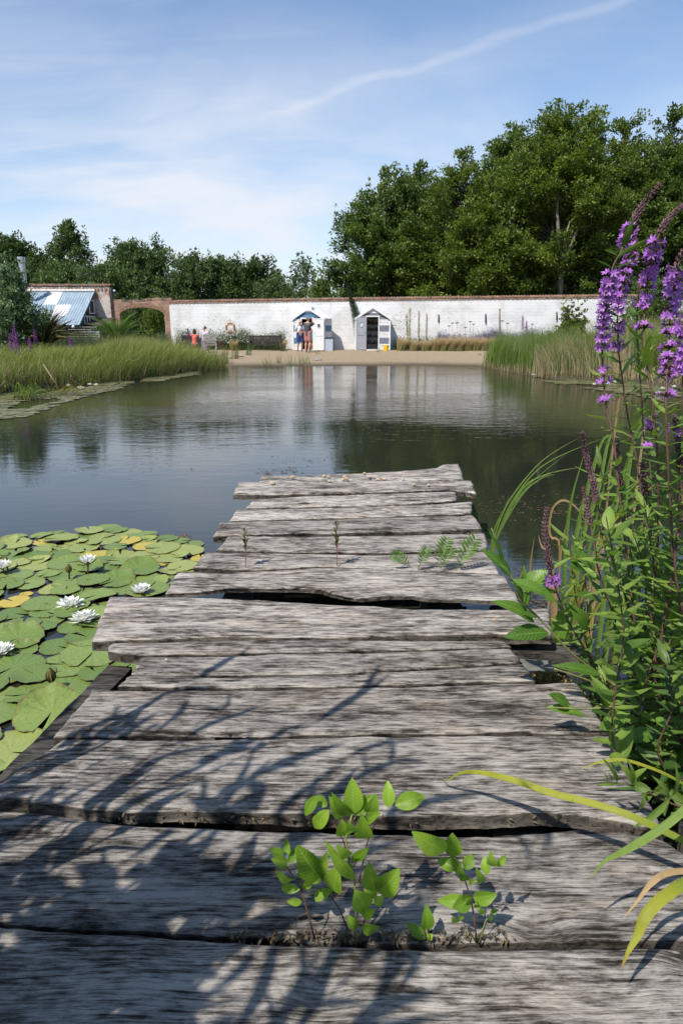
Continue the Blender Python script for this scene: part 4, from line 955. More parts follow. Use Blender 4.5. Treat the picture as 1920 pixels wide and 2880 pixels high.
# man in a striped shirt, looking down at something in his hands
j = stand(head=A3(.01, -.06, 1.60), face=A3(.4, -1, -.55), elL=A3(.26, .0, 1.13), wrL=A3(.12, -.23, 1.07), elR=A3(-.27, .02, 1.13), wrR=A3(-.02, -.25, 1.02), hdL=A3(-.6, -.5, 0), hdR=A3(.8, -.4, .1), pnL=A3(0, .3, 1), pnR=A3(0, .3, 1), knL=A3(.13, -.04, .49))
def strap(o, j): 
    MB().tube([A3(.16, -.02, 1.47), A3(.05, -.155, 1.33), A3(-.06, -.165, 1.15), A3(-.17, -.08, .98)], .016, 6).build('shoulder_strap', M_dk, o)
    sh = MB()
    for s_ in 'LR': cap(sh, j['an' + s_] + [0, .03, -.035], .045, j['an' + s_] + [0, -.13, -.05], .04)
    sh.build('shoes', simple('dark_shoe', (.06, .055, .06), .7), o, smooth=True)
man = person(845, 987, HZ, R(22), 'man in a pale striped shirt and blue shorts looking down at his hands', 1.66, j, M_skin2, None, None, ('shirt', tee(.55)), stripes(), ('shorts', shorts()), simple('navy_shorts_cloth', (.04, .06, .19), .85, .2), strap)
man.location.y -= .55; man.location.x -= .0
# photographer with arms raised, seen from behind
j = stand(head=A3(0, -.03, 1.62), face=A3(0, -1, 0), elL=A3(.24, -.20, 1.42), wrL=A3(.09, -.27, 1.60), elR=A3(-.25, -.18, 1.40), wrR=A3(-.10, -.27, 1.59), hdL=A3(-.5, -.25, .5), hdR=A3(.5, -.25, .5), knL=A3(.12, -.02, .49), anL=A3(.15, .02, .085), anR=A3(-.09, .08, .085))
def cam_extra(o, j):
    c = MB(); c.box((-.065, -.27, 1.60), (.065, -.20, 1.69)); c.build('camera', M_dk, o); MB().lathe([(0, -.40), (.036, -.40), (.038, -.27), (0, -.27)], (0, 0, 1.64), 14, axis='y').build('camera_lens', M_dk, o)
    sh = MB()
    for s_ in 'LR': cap(sh, j['an' + s_] + [0, .03, -.055], .036, j['an' + s_] + [0, -.13, -.06], .035)
    sh.build('sandals', simple('sandal', (.45, .40, .36), .8), o, smooth=True)
def curly(h, hd, fc):
    g = random.Random(4)
    for k in range(40):
        a = g.uniform(0, 2 * math.pi); t = g.uniform(-.4, 1.4); q = A3(math.cos(a) * math.cos(t) * .088, math.sin(a) * math.cos(t) * .10, math.sin(t) * .105 + .03)
        if np.dot(q, fc) < .045: ell(h, hd + q, .032)
ph = person(868, 989, HZ, R(150), 'photographer in a dark grey T-shirt and pink shorts with camera raised', 1.80, j, M_skin, simple('grey_hair', (.30, .28, .26), .8, .3, 30), curly, ('shirt', tee(.6, .024)), simple('dark_grey_cloth', (.075, .075, .085), .85, .2), ('shorts', shorts(.78, .028)), simple('dusty_pink_cloth', (.48, .20, .19), .85, .15), cam_extra)
ph.location.y -= .75
# woman in a white top and turquoise shorts
j = stand(elR=A3(-.22, .03, 1.13), wrR=A3(-.21, .0, .86), wrL=A3(.2, -.1, .9), elL=A3(.2, .0, 1.13), face=A3(.4, -1, 0))
wo = person(885, 985, HZ, R(170), 'woman in a white sleeveless top and turquoise shorts at the hut door', 1.58, j, M_skin, simple('light_brown_hair', (.22, .15, .09), .8, .3, 30), crop((.086, .10, .12), .02), ('top', tee(0, .014)), simple('white_lilac_cloth', (.66, .64, .70), .85, .1), ('shorts', shorts(.6)), simple('turquoise_cloth', (.02, .42, .42), .85, .1))
wo.location.y -= .42; wo.location.x += .03
# person inside the hut with a pale hat
j = stand(face=A3(-.2, -1, 0))
def hat(o, j):
    MB().lathe([(.0, .24), (.05, .23), (.09, .17), (.10, .09), (.12, .075), (.12, .065), (.095, .08), (.0, .22)], (0, -.02, 1.56), 18).build('hat', simple('straw_hat', (.62, .55, .38), .9), o, smooth=True)
pi = person(902, 985, HZ, R(-10), 'person in a pale pointed hat and dark top standing inside the blue hut', 1.62, j, M_skin2, None, None, ('top', tee(.9)), simple('black_cloth', (.03, .028, .03), .9), ('skirt', shorts(.95, .04)), simple('brick_red_cloth', (.22, .07, .05), .9), hat)
pi.location = Vector(hl.location) + Vector((.24, .35, .05))
# standing woman by the left reeds, seen from behind with her hair in a bun
j = stand(face=A3(.9, .3, 0), elL=A3(.22, -.02, 1.13), elR=A3(-.22, -.02, 1.13), wrL=A3(.14, -.2, 1.0), wrR=A3(-.14, -.2, 1.0))
def bun(h, hd, fc): ell(h, hd - fc * .018 + A3(0, 0, .035), (.084, .098, .10)); ell(h, hd - fc * .10 + A3(0, 0, .02), .042)
ws = person(574, 1000, .40, R(185), 'woman in a white cardigan, hair in a bun, standing behind the reeds', 1.62, j, M_skin, simple('dark_brown_hair', (.07, .045, .03), .7, .3, 30), bun, ('cardigan', tee(.95, .03, -.05)), simple('white_mauve_cloth', (.60, .55, .58), .9, .2, 4), ('trousers', shorts(1.0, .03)), simple('mauve_cloth', (.2, .15, .22), .9))
q = PY(574, 916, 36.0); ws.location = (q.x, 36.0, q.z - 1.62)
# seated woman in a coral top, back to us
j = stand(head=A3(0, -.03, 1.12), neck=A3(0, .0, .97), chest=A3(0, .01, .80), belly=A3(0, .02, .60), pelvis=A3(0, .04, .46), shL=A3(.17, .01, .91), shR=A3(-.17, .01, .91), elL=A3(.22, -.03, .66), elR=A3(-.22, -.03, .66), wrL=A3(.12, -.24, .58), wrR=A3(-.12, -.24, .58), hpL=A3(.09, 0, .45), hpR=A3(-.09, 0, .45), knL=A3(.11, -.43, .47), knR=A3(-.11, -.43, .47), anL=A3(.12, -.42, .085), anR=A3(-.12, -.42, .085))
def bob(h, hd, fc): ell(h, hd - fc * .02 + A3(0, 0, .01), (.105, .11, .135)); ell(h, hd - fc * .04 - A3(0, 0, .08), (.10, .075, .09))
st_ = person(546, 1000, .40, R(180), 'seated woman with a dark bob and coral top, half hidden by reeds', 1.68, j, M_skin, simple('dark_hair', (.045, .03, .025), .7, .3, 30), bob, ('top', tee(.6)), simple('coral_cloth', (.62, .13, .09), .85, .1), ('trousers', shorts(1.0)), simple('grey_trousers', (.15, .15, .17), .9))
q = PY(546, 922, 36.4); st_.location = (q.x, 36.4, q.z - 1.30 * 1.68 / 1.75)
sb = bench(546, 1000, .40, 1.3, 'low garden bench carrying the seated woman behind the reeds', M_bench, R(180)); sb.location = (q.x, 36.4 - .03, st_.location.z - .05)
# ------------------------------------------------------------------ trees
M_bark = simple('grey_bark', (.15, .12, .10), .9, .3, 5, .5); M_bark_pale = simple('pale_bark', (.24, .205, .17), .85, .3, 5, .4)
LM = {
 'deep': leafmat('deep_green_leaves', (.060, .102, .024), (.185, .250, .062), trans=.33, rough=.5),
 'bright': leafmat('mid_green_leaves', (.064, .104, .020), (.21, .265, .05), trans=.36, rough=.5),
 'blue': leafmat('grey_green_leaves', (.048, .088, .034), (.155, .215, .075), trans=.33, rough=.5),
 'willow': leafmat('willow_leaves', (.07, .13, .06), (.26, .34, .19), trans=.25, rough=.45),
 'dark': leafmat('dark_conifer_leaves', (.035, .066, .02), (.11, .165, .05), trans=.25, rough=.6),  # darkest of the leaf greens
}
def tree(u, vtop, y, halfw, label, mat, seed, base=.12, pointy=.5, leafs=90, lsize=.20, trunk=.22, name='tree', lean=0, forks=0, droop=.25, z0=.3, bark=None, cat='tree', grp=None, clr=.62, dens=1.0, aspect=1.0):
    """crown built from limbs that carry flattened sprays of leaves; the profile narrows to one or several leaders"""
    g = np.random.default_rng(seed); tp = PY(u, vtop, y); H = tp.z - z0; W = halfw * y / FPX
    o = empty(name, (tp.x, y, z0), 0, label, cat, grp)
    nl = max(1, int(1 + forks)); lead = []
    for k in range(nl):
        a = g.uniform(0, 6.28); r = 0 if k == 0 else W * g.uniform(.22, .6); lead.append((r * math.cos(a), r * math.sin(a) * .7, H * (1 if k == 0 else g.uniform(.78, .95))))
    zb = H * base
    T = MB(); C = MB()
    bz = H * .30
    for k, (lx, ly, lh) in enumerate(lead):
        pts = [(0, 0, 0), (lx * .08, ly * .08, bz * .6), (lx * .3, ly * .3, bz + H * .08), (lx * .75 + g.uniform(-.2, .2), ly * .75, lh * .62), (lx, ly, lh * .93)]
        T.tube(pts, [trunk, trunk * .8, trunk * .55 if k else trunk * .65, trunk * .3, .02], 8)
    nb = int(175 * dens * (W * H / 40) ** .55)
    cen = []; dirs = []; sz = []
    for i in range(nb):
        k = i % nl; lx, ly, lh = lead[k]
        t = g.random() ** .85; zc = zb + (lh - zb) * t
        prof = (math.sin(math.pi * min(1, (.16 + .84 * t)) ** .9) ** .7 if t < .55 else (1 - (t - .55) / .45) ** (.62 + pointy * .55) * .98 + .03)
        prof = max(prof, .06); Wk = (W * (1 if nl == 1 else .9)) * prof * g.uniform(.80, 1.06)
        a = g.uniform(0, 2 * math.pi); f = min(1, t * 1.1)
        ax, ay = lx * f, ly * f
        e = np.array([ax + Wk * math.cos(a), ay + Wk * math.sin(a) * aspect, zc + g.uniform(-.2, .25) + (W * .12 if t > .3 else -W * .05)])
        s0 = np.array([ax * .8, ay * .8, max(zb * .6, zc - Wk * .55)])
        if i % 2 == 0: T.tube([s0, s0 * .5 + e * .5 + [0, 0, -.1 * Wk], e], [.055 * (1 - .6 * t) * trunk / .2, .03, .008], 5, cap=False)
        L = np.linalg.norm(e - s0); m = max(2, int(L / (clr * .85)))
        for q in range(m):
            f = 1 - q / m * .62
            c = s0 * (1 - f) + e * f + g.normal(size=3) * .22 * clr
            cen.append(c); d = (e - s0) / (L + 1e-6); d[2] -= droop; dirs.append(d); sz.append(clr * g.uniform(.6, 1.15) * (1 - .35 * t * pointy))
    for (lx, ly, lh) in lead:                         # leader shoots that break the skyline
        for q in range(int(16 * dens)):
            f = q / (16 * dens); cen.append(np.array([lx, ly, lh * (.80 + .20 * f)]) + g.normal(size=3) * np.array([1, 1, .3]) * .34 * (1.05 - f) * min(1.6, W / 2.4)); dirs.append(np.array([0, 0, 1.])); sz.append(clr * (.75 - .45 * f))
        for q in range(int((15 if cat == 'tree' and y < 56 else 7) * dens)):
            a = g.uniform(0, 6.28); rr = W * g.uniform(.15, .5); zz = lh * g.uniform(.74, .9); hh = g.uniform(.5, 1.35)
            for f in (0, .33, .66, 1): cen.append(np.array([lx + rr * math.cos(a), ly + rr * math.sin(a), zz + hh * f])); dirs.append(np.array([0, 0, 1.])); sz.append(clr * (.55 - .38 * f))
    cen = np.array(cen); dirs = np.array(dirs); sz = np.array(sz); n = len(cen)
    cnt = np.maximum(6, (leafs * (sz / clr) ** 1.6).astype(int)); idx = np.repeat(np.arange(n), cnt); N_ = len(idx)
    off = g.normal(size=(N_, 3)); off /= np.linalg.norm(off, axis=1)[:, None]; off *= (g.random(N_) ** .45)[:, None]
    off[:, 2] *= .5
    s_ = sz[idx][:, None]; dd = dirs[idx]; dd /= np.linalg.norm(dd, axis=1)[:, None]
    off = off + dd * (off * dd).sum(1)[:, None] * .6
    pts = cen[idx] + off * s_; pts[:, 2] -= (np.linalg.norm(off[:, :2], axis=1) ** 2) * sz[idx] * droop * .7
    rc = np.clip(g.random(n) * .75 + .1, 0, 1); rr = np.clip(rc[idx] + g.normal(size=N_) * .16, 0, 1)
    leafcloud(C, pts, lsize, g, 1.3, rr, .6, dd * .7)
    T.build('trunk', bark or M_bark, o, smooth=True); C.build('crown', LM[mat] if isinstance(mat, str) else mat, o)
    return o
G_R = 'tall broadleaf trees behind the right part of the wall'; G_L = 'trees beyond the wall on the left'
# right-hand belt
tree(1085, 462, 47, 138, 'broad dark tree, leftmost of the tall trees right of the huts', 'deep', 11, .06, .5, 95, .19, .22, forks=3, grp=G_R, dens=1.3)
tree(1180, 474, 50, 134, 'dark tree with three pointed tops just right of the leftmost tall tree', 'deep', 12, .06, .8, 90, .19, .2, forks=2, grp=G_R)
tree(1300, 462, 45, 184, 'yellowish green broad tree in front, between the dark left and the tallest tree', 'bright', 13, .04, .6, 100, .19, .2, forks=3, grp=G_R, dens=1.3)
tree(1446, 367, 48, 134, 'tree with a thin spiky top left of the tallest tree', 'deep', 14, .08, .9, 90, .19, .2, forks=2, grp=G_R, dens=1.2)
TT = tree(1608, 290, 44.5, 179, 'tallest tree, with a pale forked trunk showing above the wall', 'bright', 15, .27, .45, 95, .19, .26, forks=3, grp=G_R, bark=M_bark_pale, dens=1.15)
tree(1400, 582, 43.5, 123, 'low leafy tree standing close behind the wall before the spiky one', 'bright', 16, .04, .5, 80, .18, .16, forks=2, grp=G_R)
tree(1765, 344, 46.5, 145, 'tree with an open two pronged top right of the tallest tree', 'bright', 17, .1, .5, 90, .19, .2, forks=3, grp=G_R)
tree(1690, 394, 47.5, 110, 'tree with a rounded top just right of the tallest one', 'deep', 35, .05, .4, 90, .19, .2, forks=3, grp=G_R, dens=1.2)
tree(1895, 324, 48, 165, 'dark tree with a ragged crown at the right edge', 'deep', 18, .05, .5, 95, .20, .22, forks=3, grp=G_R, dens=1.3)
tree(2080, 352, 47, 168, 'dark tree standing partly outside the right edge', 'deep', 22, .05, .5, 80, .22, .22, forks=2, grp=G_R)
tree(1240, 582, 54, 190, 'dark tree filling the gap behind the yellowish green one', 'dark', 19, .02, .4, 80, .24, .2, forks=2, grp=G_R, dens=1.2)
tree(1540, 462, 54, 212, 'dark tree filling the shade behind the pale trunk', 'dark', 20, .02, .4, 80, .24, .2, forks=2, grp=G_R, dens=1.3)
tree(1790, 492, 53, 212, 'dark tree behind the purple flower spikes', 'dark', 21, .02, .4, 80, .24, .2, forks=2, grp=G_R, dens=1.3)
tree(1500, 712, 43.6, 89, 'small leafy tree close behind the wall left of the pale trunk', 'deep', 33, .03, .5, 70, .18, .12, forks=1, grp=G_R)
tree(1700, 662, 43.8, 112, 'small leafy tree close behind the wall right of the pale trunk', 'deep', 34, .03, .5, 70, .18, .12, forks=1, grp=G_R)
# pale trunk forks seen against the shade
def _unused(par, pts, r):
    T = MB(); T.tube(pts, r, 8); return T.build('limb', M_bark_pale, par, smooth=True)
for pts, r in (([(1574, 850), (1578, 745), (1570, 660), (1566, 590), (1572, 500)], [.17, .14, .10, .08, .04]), ([(1577, 760), (1592, 715), (1618, 660), (1640, 590), (1655, 500)], [.10, .085, .07, .055, .03]), ([(1576, 745), (1584, 690), (1602, 620)], [.08, .06, .03]), ([(1640, 590), (1668, 545), (1700, 510)], [.04, .03, .015])):
    q = [PY(u, v, 42.0) - Vector(TT.location) for u, v in pts]; MB().tube(q, r, 8).build('limb', M_bark_pale, TT, smooth=True)
# left belt
kw = dict(grp=G_L, leafs=80, droop=.15, clr=.7, aspect=.6)
tree(40, 668, 60, 129, 'dark rounded tree at the left edge behind the flue', 'dark', 41, .03, .3, lsize=.24, forks=5, **kw)
tree(190, 650, 62, 104, 'pointed tree, tallest behind the corrugated roof', 'blue', 42, .02, 1.2, lsize=.24, dens=1.2, **kw)
tree(120, 738, 58, 104, 'low tree between the flue and the pointed tree', 'blue', 43, .03, .4, lsize=.22, forks=5, **kw)
tree(345, 690, 60, 106, 'grey green tree right of the pointed one', 'blue', 44, .02, .4, lsize=.22, forks=5, **kw)
tree(435, 684, 62, 124, 'rounded grey green tree above the brick arch', 'blue', 45, .02, .3, lsize=.22, forks=5, **kw)
tree(530, 722, 58, 106, 'bushy grey green tree over the left end of the white wall', 'blue', 46, .02, .3, lsize=.20, forks=5, **kw)
tree(620, 720, 60, 104, 'bushy dark green tree over the wall above the life ring', 'blue', 47, .02, .3, lsize=.20, forks=5, **kw)
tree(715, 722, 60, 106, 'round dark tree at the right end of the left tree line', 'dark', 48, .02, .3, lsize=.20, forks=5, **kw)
tree(780, 790, 56, 86, 'low bush on the skyline just left of the sparse sapling', 'blue', 49, .02, .3, lsize=.18, forks=5, **kw)
tree(852, 726, 52, 56, 'thin sparse sapling with open twigs left of the tall belt', 'blue', 50, .05, 1.0, lsize=.16, forks=3, grp=G_L, leafs=16, droop=.1, clr=.5, dens=.8, trunk=.1)
tree(905, 800, 50, 50, 'low bush closing the gap beside the leftmost tall tree', 'deep', 51, .02, .3, lsize=.17, forks=1, grp=G_L, leafs=60)
tree(265, 760, 57, 156, 'leafy tree low behind the tall brick wall', 'blue', 52, .02, .3, lsize=.22, forks=5, **kw)
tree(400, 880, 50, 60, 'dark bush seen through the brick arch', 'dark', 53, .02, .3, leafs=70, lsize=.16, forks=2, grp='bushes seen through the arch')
tree(440, 872, 47, 34, 'drooping leafy bush at the right side of the arch opening', 'bright', 54, .02, .3, leafs=60, lsize=.13, forks=1, grp='bushes seen through the arch', droop=.5)
tree(15, 775, 25.5, 82, 'silvery willow bush leaning over the lodge roof at the left edge', 'willow', 55, .02, .5, leafs=110, lsize=.105, forks=4, droop=.1, clr=.34, z0=.4, name='willow_bush', cat='bush', dens=1.9, trunk=.07)
tree(1600, 908, 31, 44, 'low bright green shrub above the right hand reeds', 'bright', 56, .02, .2, leafs=70, lsize=.12, forks=2, droop=.2, clr=.26, name='shrub', cat='shrub', dens=1.6, trunk=.03)
tree(1870, 800, 30, 90, 'grey green shrub thicket behind the purple spikes at the right', 'blue', 57, .02, .2, leafs=70, lsize=.10, forks=4, droop=.1, clr=.36, name='shrub', cat='shrub', dens=1.6, trunk=.05)

# leaning narrow dark spire behind the right hut
a, b = PY(1020, 915, 40.25), PY(974, 792, 40.25); n = 40; g = np.random.default_rng(5); cs = []; T = MB(); tp = []
for k in range(n + 1):
    t = k / n; x = a.x + (b.x - a.x) * (t ** 1.25 * .6 + t * .4) ; z = .35 + (b.z - .35) * t; tp.append((x, 40.25, z))
for k in range(9000):
    t = g.random() ** .9; i = t * n; q = np.array(tp[int(i)]); r = .40 * (1 - t) ** .8 + .02; d = g.normal(size=3); d /= np.linalg.norm(d); cs.append(q + d * r * np.array([1, .8, 1]) * g.random() ** .4)
sp_ = empty('spire_plant', (0, 0, 0), 0, 'tall narrow dark green spire leaning left from behind the grey striped hut', 'plant')
C = MB(); leafcloud(C, np.array(cs), .05, g, .4); C.build('foliage', leafmat('spire_leaves', (.015, .045, .012), (.045, .095, .025), trans=.15), sp_); MB().tube(tp[:-1:4], .04, 6).build('stem', M_bark, sp_)

# ------------------------------------------------------------------ reeds, grasses and border plants (uncountable: stuff)
M_reed = leafmat('reed_leaves', (.085, .14, .022), (.23, .29, .06), tip=(.36, .36, .13), root=(.11, .10, .045), trans=.35, rough=.45, tipstart=.65, rootend=.3)
M_reed_y = leafmat('yellow_reed_leaves', (.14, .15, .03), (.27, .24, .07), tip=(.33, .27, .12), root=(.15, .12, .06), trans=.35, rough=.5)
M_reed_b = leafmat('fresh_reed_leaves', (.085, .14, .025), (.19, .26, .06), tip=(.20, .24, .09), root=(.16, .15, .07), trans=.35, rough=.45, rootend=.35)
M_straw = leafmat('straw_reed_leaves', (.28, .22, .12), (.50, .42, .27), tip=(.42, .36, .22), root=(.26, .19, .10), trans=.3, rough=.7)
def zg(x, y): return gz(np.asarray(x, float), np.asarray(y, float))
def along_shore(us, vs, n, g, depth, jit=.3):
    """random points behind the shoreline picked at photo columns, up to depth metres back"""
    A_ = [P(u, v) for u, v in zip(us, vs)]; ax = np.array([p.x for p in A_]); ay = np.array([p.y for p in A_])
    seg = np.hypot(np.diff(ax), np.diff(ay)); cum = np.r_[0, np.cumsum(seg)]; s_ = g.random(n) * cum[-1]
    x = np.interp(s_, cum, ax); y = np.interp(s_, cum, ay); d = g.random(n) ** 1.3 * depth
    return x, y, d
def reeds(name, label, us, vs, n, seed, depth, dirv, h, w, mat, lean=(.25, .05), spread=.18, bend=2.2, cat='reeds', hfun=None, off=0.0):
    g = np.random.default_rng(seed); x, y, d = along_shore(us, vs, n, g, depth)
    x = x + dirv[0] * (d + off) + g.normal(size=n) * .08; y = y + dirv[1] * (d + off) + g.normal(size=n) * .12
    z = np.maximum(zg(x, y), -.12); cl = vn(x * .9, y * .9, seed); hh = h * (.72 + .5 * g.random(n)) * (.80 + .35 * cl)
    if hfun is not None: hh = hh * hfun(x, y)
    ln = np.stack([lean[0] + g.normal(size=n) * spread + (vn(x * .5, y * .5, seed + 3) - .5) * .5, lean[1] + g.normal(size=n) * spread], 1)
    mb = MB(); blades(mb, np.stack([x, y, z], 1), hh, w * (.7 + .6 * g.random(n)), ln, bend, 5, rr=np.clip(cl * .7 + g.random(n) * .4 - .05, 0, 1))
    o = mb.build(name, mat); return tag(o, label, cat, kind='stuff')
HL = lambda x, y: np.interp(960 + FPX * x / y, [60, 200, 285, 330, 430, 520, 640], [.70, .66, .74, .98, 1.02, .92, .85])
LU = [-260, -120, 0, 110, 220, 330, 440, 540, 640]; LV = [1165, 1135, 1106, 1094, 1084, 1073, 1059, 1045, 1037]
reeds('reed_bed', 'dense bright green reeds lining the left bank, bent over by the wind', LU, LV, 12500, 61, 4.2, (-.75, .66), 1.06, .016, M_reed, (.25, .0), .22, hfun=HL)
reeds('yellow_reeds', 'yellowing reeds mixed into the left bank reed bed', LU, LV, 4600, 62, 3.0, (-.75, .66), 1.05, .014, M_reed_y, (.2, 0), .3, hfun=HL)
reeds('reed_litter', 'dry straw stalks at the foot of the left reeds', LU, LV, 3200, 63, .7, (-.75, .66), .62, .014, M_straw, (0, 0), .3, 1.4, 'reed stalks')
reeds('bank_grass', 'rough grass and low herbs behind the left reeds', [0, 220, 440, 640], [1085, 1060, 1045, 1030], 7000, 64, 9.0, (-.6, .8), .50, .012, M_reed, (.05, 0), .25, 1.8, 'grass', off=3.2, hfun=HL)
RU = [1362, 1440, 1560, 1700, 1830, 1960, 2150]; RV = [1032, 1047, 1064, 1074, 1082, 1092, 1110]
reeds('reed_bed', 'fresh green upright reeds at the right end of the beach', RU[:4], RV[:4], 4800, 65, 2.4, (.55, .83), 1.28, .017, M_reed_b, (.02, 0), .10, 2.0)
reeds('straw_reeds', 'pale straw coloured dead reeds in the right hand reed bed', [1500, 1560, 1700, 1760], [1060, 1064, 1074, 1078], 1500, 66, 1.1, (.6, .8), 1.1, .013, M_straw, (-.05, 0), .16, 2.4)
reeds('tall_sedge', 'tall arching green sedge on the right bank behind the flowers', [1640, 1760, 1900, 2050, 2200], [1066, 1074, 1084, 1098, 1114], 9000, 67, 5.0, (.7, .7), 1.55, .014, M_reed, (.0, 0), .28, 2.4)
reeds('straw_stubble', 'brown broken reed stubble along the right waterline', RU, RV, 2600, 68, .5, (.6, .8), .35, .016, M_straw, (0, 0), .25, 1.4, 'reed stalks')
reeds('bank_grass', 'grass behind the right hand reeds below the wall', RU, RV, 6000, 69, 8.0, (.5, .85), .75, .013, M_reed_b, (0, 0), .25, 1.8, 'grass', off=1.8)
# sparse sedge tufts on the left end of the beach
M_sedge = M_reed_b
for k, (u, v, hh, nb_) in enumerate([(690, 1037, 1.0, 40), (718, 1034, .75, 26), (751, 1028, .62, 24), (784, 1024, .55, 18), (800, 1034, .85, 26), (818, 1028, .72, 24), (842, 1026, .60, 16), (861, 1024, .58, 18), (700, 1012, .7, 30), (665, 1018, .9, 36), (890, 1010, .3, 10), (1062, 1006, .3, 14), (640, 1026, .9, 36)]):
    p = P(u, v, .03); g = np.random.default_rng(80 + k); n = nb_; x = p.x + g.normal(size=n) * .09; y = p.y + g.normal(size=n) * .09
    mb = MB(); blades(mb, np.stack([x, y, zg(x, y) - .01], 1), hh * (.5 + .6 * g.random(n)), np.full(n, .018), g.normal(size=(n, 2)) * .20, 1.8, 5)
    o = mb.build('sedge_tuft', M_reed_b if k % 3 else M_reed_y); rebase(o)
    where = 'in the shallows at the left end of the beach' if k not in (10, 11) else ('small, alone on the sand before the orange crate' if k == 10 else 'small, alone on the sand before the grey striped hut')
    tag(o, 'green sedge tuft ' + where, 'grass tuft', 'sedge tufts on the beach' if k not in (10, 11) else None)
# fluffy feather grasses below the wall, right of the huts
M_fea = leafmat('feather_grass', (.30, .25, .11), (.52, .42, .22), tip=(.58, .42, .30), root=(.24, .26, .07), trans=.35, rough=.8, tipstart=.45, rootend=.3)
us_ = [1128, 1162, 1196, 1222, 1248, 1270, 1292, 1316, 1338, 1362, 1386]
for k, u in enumerate(us_):
    p = PY(u, 984, 38.25); g = np.random.default_rng(120 + k); n = 620; hgt = .78 if k not in (1, 2) else .64
    a = g.random(n) * 6.28; r = g.random(n) ** .5 * .17; x = p.x + r * np.cos(a) * 1.4; y = p.y + .15 + r * np.sin(a)
    ln = np.stack([.10 + np.cos(a) * .45 * g.random(n) + .18, np.sin(a) * .4 * g.random(n)], 1)
    mb = MB(); blades(mb, np.stack([x, y, np.full(n, BEACH - .03)], 1), hgt * (.7 + .5 * g.random(n)), np.full(n, .012), ln, 1.9, 5)
    o = mb.build('feather_grass', M_fea); rebase(o); tag(o, ('fluffy straw pink grass tuft, nearest the grey striped hut' if k == 0 else 'fluffy straw pink grass tuft in the row below the white wall'), 'grass tuft', None if k == 0 else 'row of fluffy grasses below the wall')
for k, (u, v) in enumerate([(655, 985), (795, 985), (722, 975)]):
    p = P(u, v, .36); g = np.random.default_rng(150 + k); n = 400; a = g.random(n) * 6.28; r = g.random(n) ** .5 * .12
    mb = MB(); blades(mb, np.stack([p.x + r * np.cos(a), p.y + r * np.sin(a), np.full(n, .33)], 1), .62 * (.7 + .5 * g.random(n)), np.full(n, .012), np.stack([.1 + np.cos(a) * .3, np.sin(a) * .3], 1), 1.9, 5)
    o = mb.build('feather_grass', M_fea); rebase(o); tag(o, ['fluffy buff grass tuft right of the barrel', 'fluffy buff grass tuft beside the left side of the blue hut', 'fluffy buff grass tuft behind the dark bench'][k], 'grass tuft')
# herb border along the wall foot
def border(name, label, x0, x1, n, seed, h, mat, w=.012, spread=.16, yoff=-.7, dep=.5, cat='border plants', zb=.35, leaf_n=0, lm=None):
    g = np.random.default_rng(seed); x = x0 + g.random(n) * (x1 - x0); y = 41.0 - np.where(x < -1.8, .2, .1) * (x + 1.8) + yoff - g.random(n) * dep
    hh = h * (.5 + .7 * g.random(n)) * (.6 + .7 * vn(x * 1.3, y * 0, seed)); mb = MB()
    blades(mb, np.stack([x, y, np.full(n, zb - .05)], 1), hh, np.full(n, w), g.normal(size=(n, 2)) * spread, 1.6, 4)
    if leaf_n:
        k = g.integers(0, n, leaf_n); t = g.random(leaf_n) ** .7; c = np.stack([x[k], y[k], zb + hh[k] * t * .95], 1) + g.normal(size=(leaf_n, 3)) * .06
        leafcloud(mb, c, .075, g, .3)
    return tag(mb.build(name, mat), label, cat, kind='stuff')
M_herb = leafmat('herb_green', (.05, .085, .035), (.13, .17, .08), tip=(.26, .28, .18), trans=.3); M_lav = leafmat('lavender_blue', (.06, .06, .10), (.17, .15, .27), tip=(.20, .17, .32), root=(.07, .10, .05), trans=.2, tipstart=.4)
PX = lambda u: (u - 960) / FPX * 39.0
border('herb_border', 'grey green flowering herbs along the wall left of the huts', PX(490), PX(800), 6000, 201, 1.05, M_herb, yoff=-.5, dep=1.6, leaf_n=9000)
border('herb_border', 'dark low herbs at the wall foot right of the grey striped hut', PX(1105), PX(1330), 1500, 202, .7, leafmat('dark_herb', (.02, .045, .02), (.06, .10, .04), trans=.2), yoff=-.5, dep=.6, leaf_n=3000)
border('lavender', 'violet blue lavender band behind the fluffy grasses', PX(1225), PX(1480), 7500, 203, 1.25, M_lav, yoff=-.75, dep=.4, leaf_n=3000)
border('herb_border', 'mixed herbs and mauve flowers at the wall foot above the right reeds', PX(1440), PX(1760), 5000, 204, 1.15, M_herb, yoff=-1.2, dep=1.5, leaf_n=4000)
border('herb_border', 'rough green herbs before the lodge and the brick arch', PX(130), PX(500), 7000, 205, .95, M_herb, yoff=-3.2, dep=1.6, leaf_n=6000)
# dotted white umbels among the left herbs
M_umb = simple('white_umbel', (.62, .62, .52), .9); g = np.random.default_rng(9)
x = PX(500) + g.random(500) * (PX(790) - PX(500)); y = 40.2 - g.random(500) * 1.2; mb = MB(); c = np.stack([x, y, .75 + g.random(500) * .55], 1); leafcloud(mb, np.repeat(c, 3, 0), .05, g, 2.5, asp=1)
tag(mb.build('white_umbels', M_umb), 'tiny white flower heads dotted over the herbs below the life ring', 'flowers', kind='stuff')
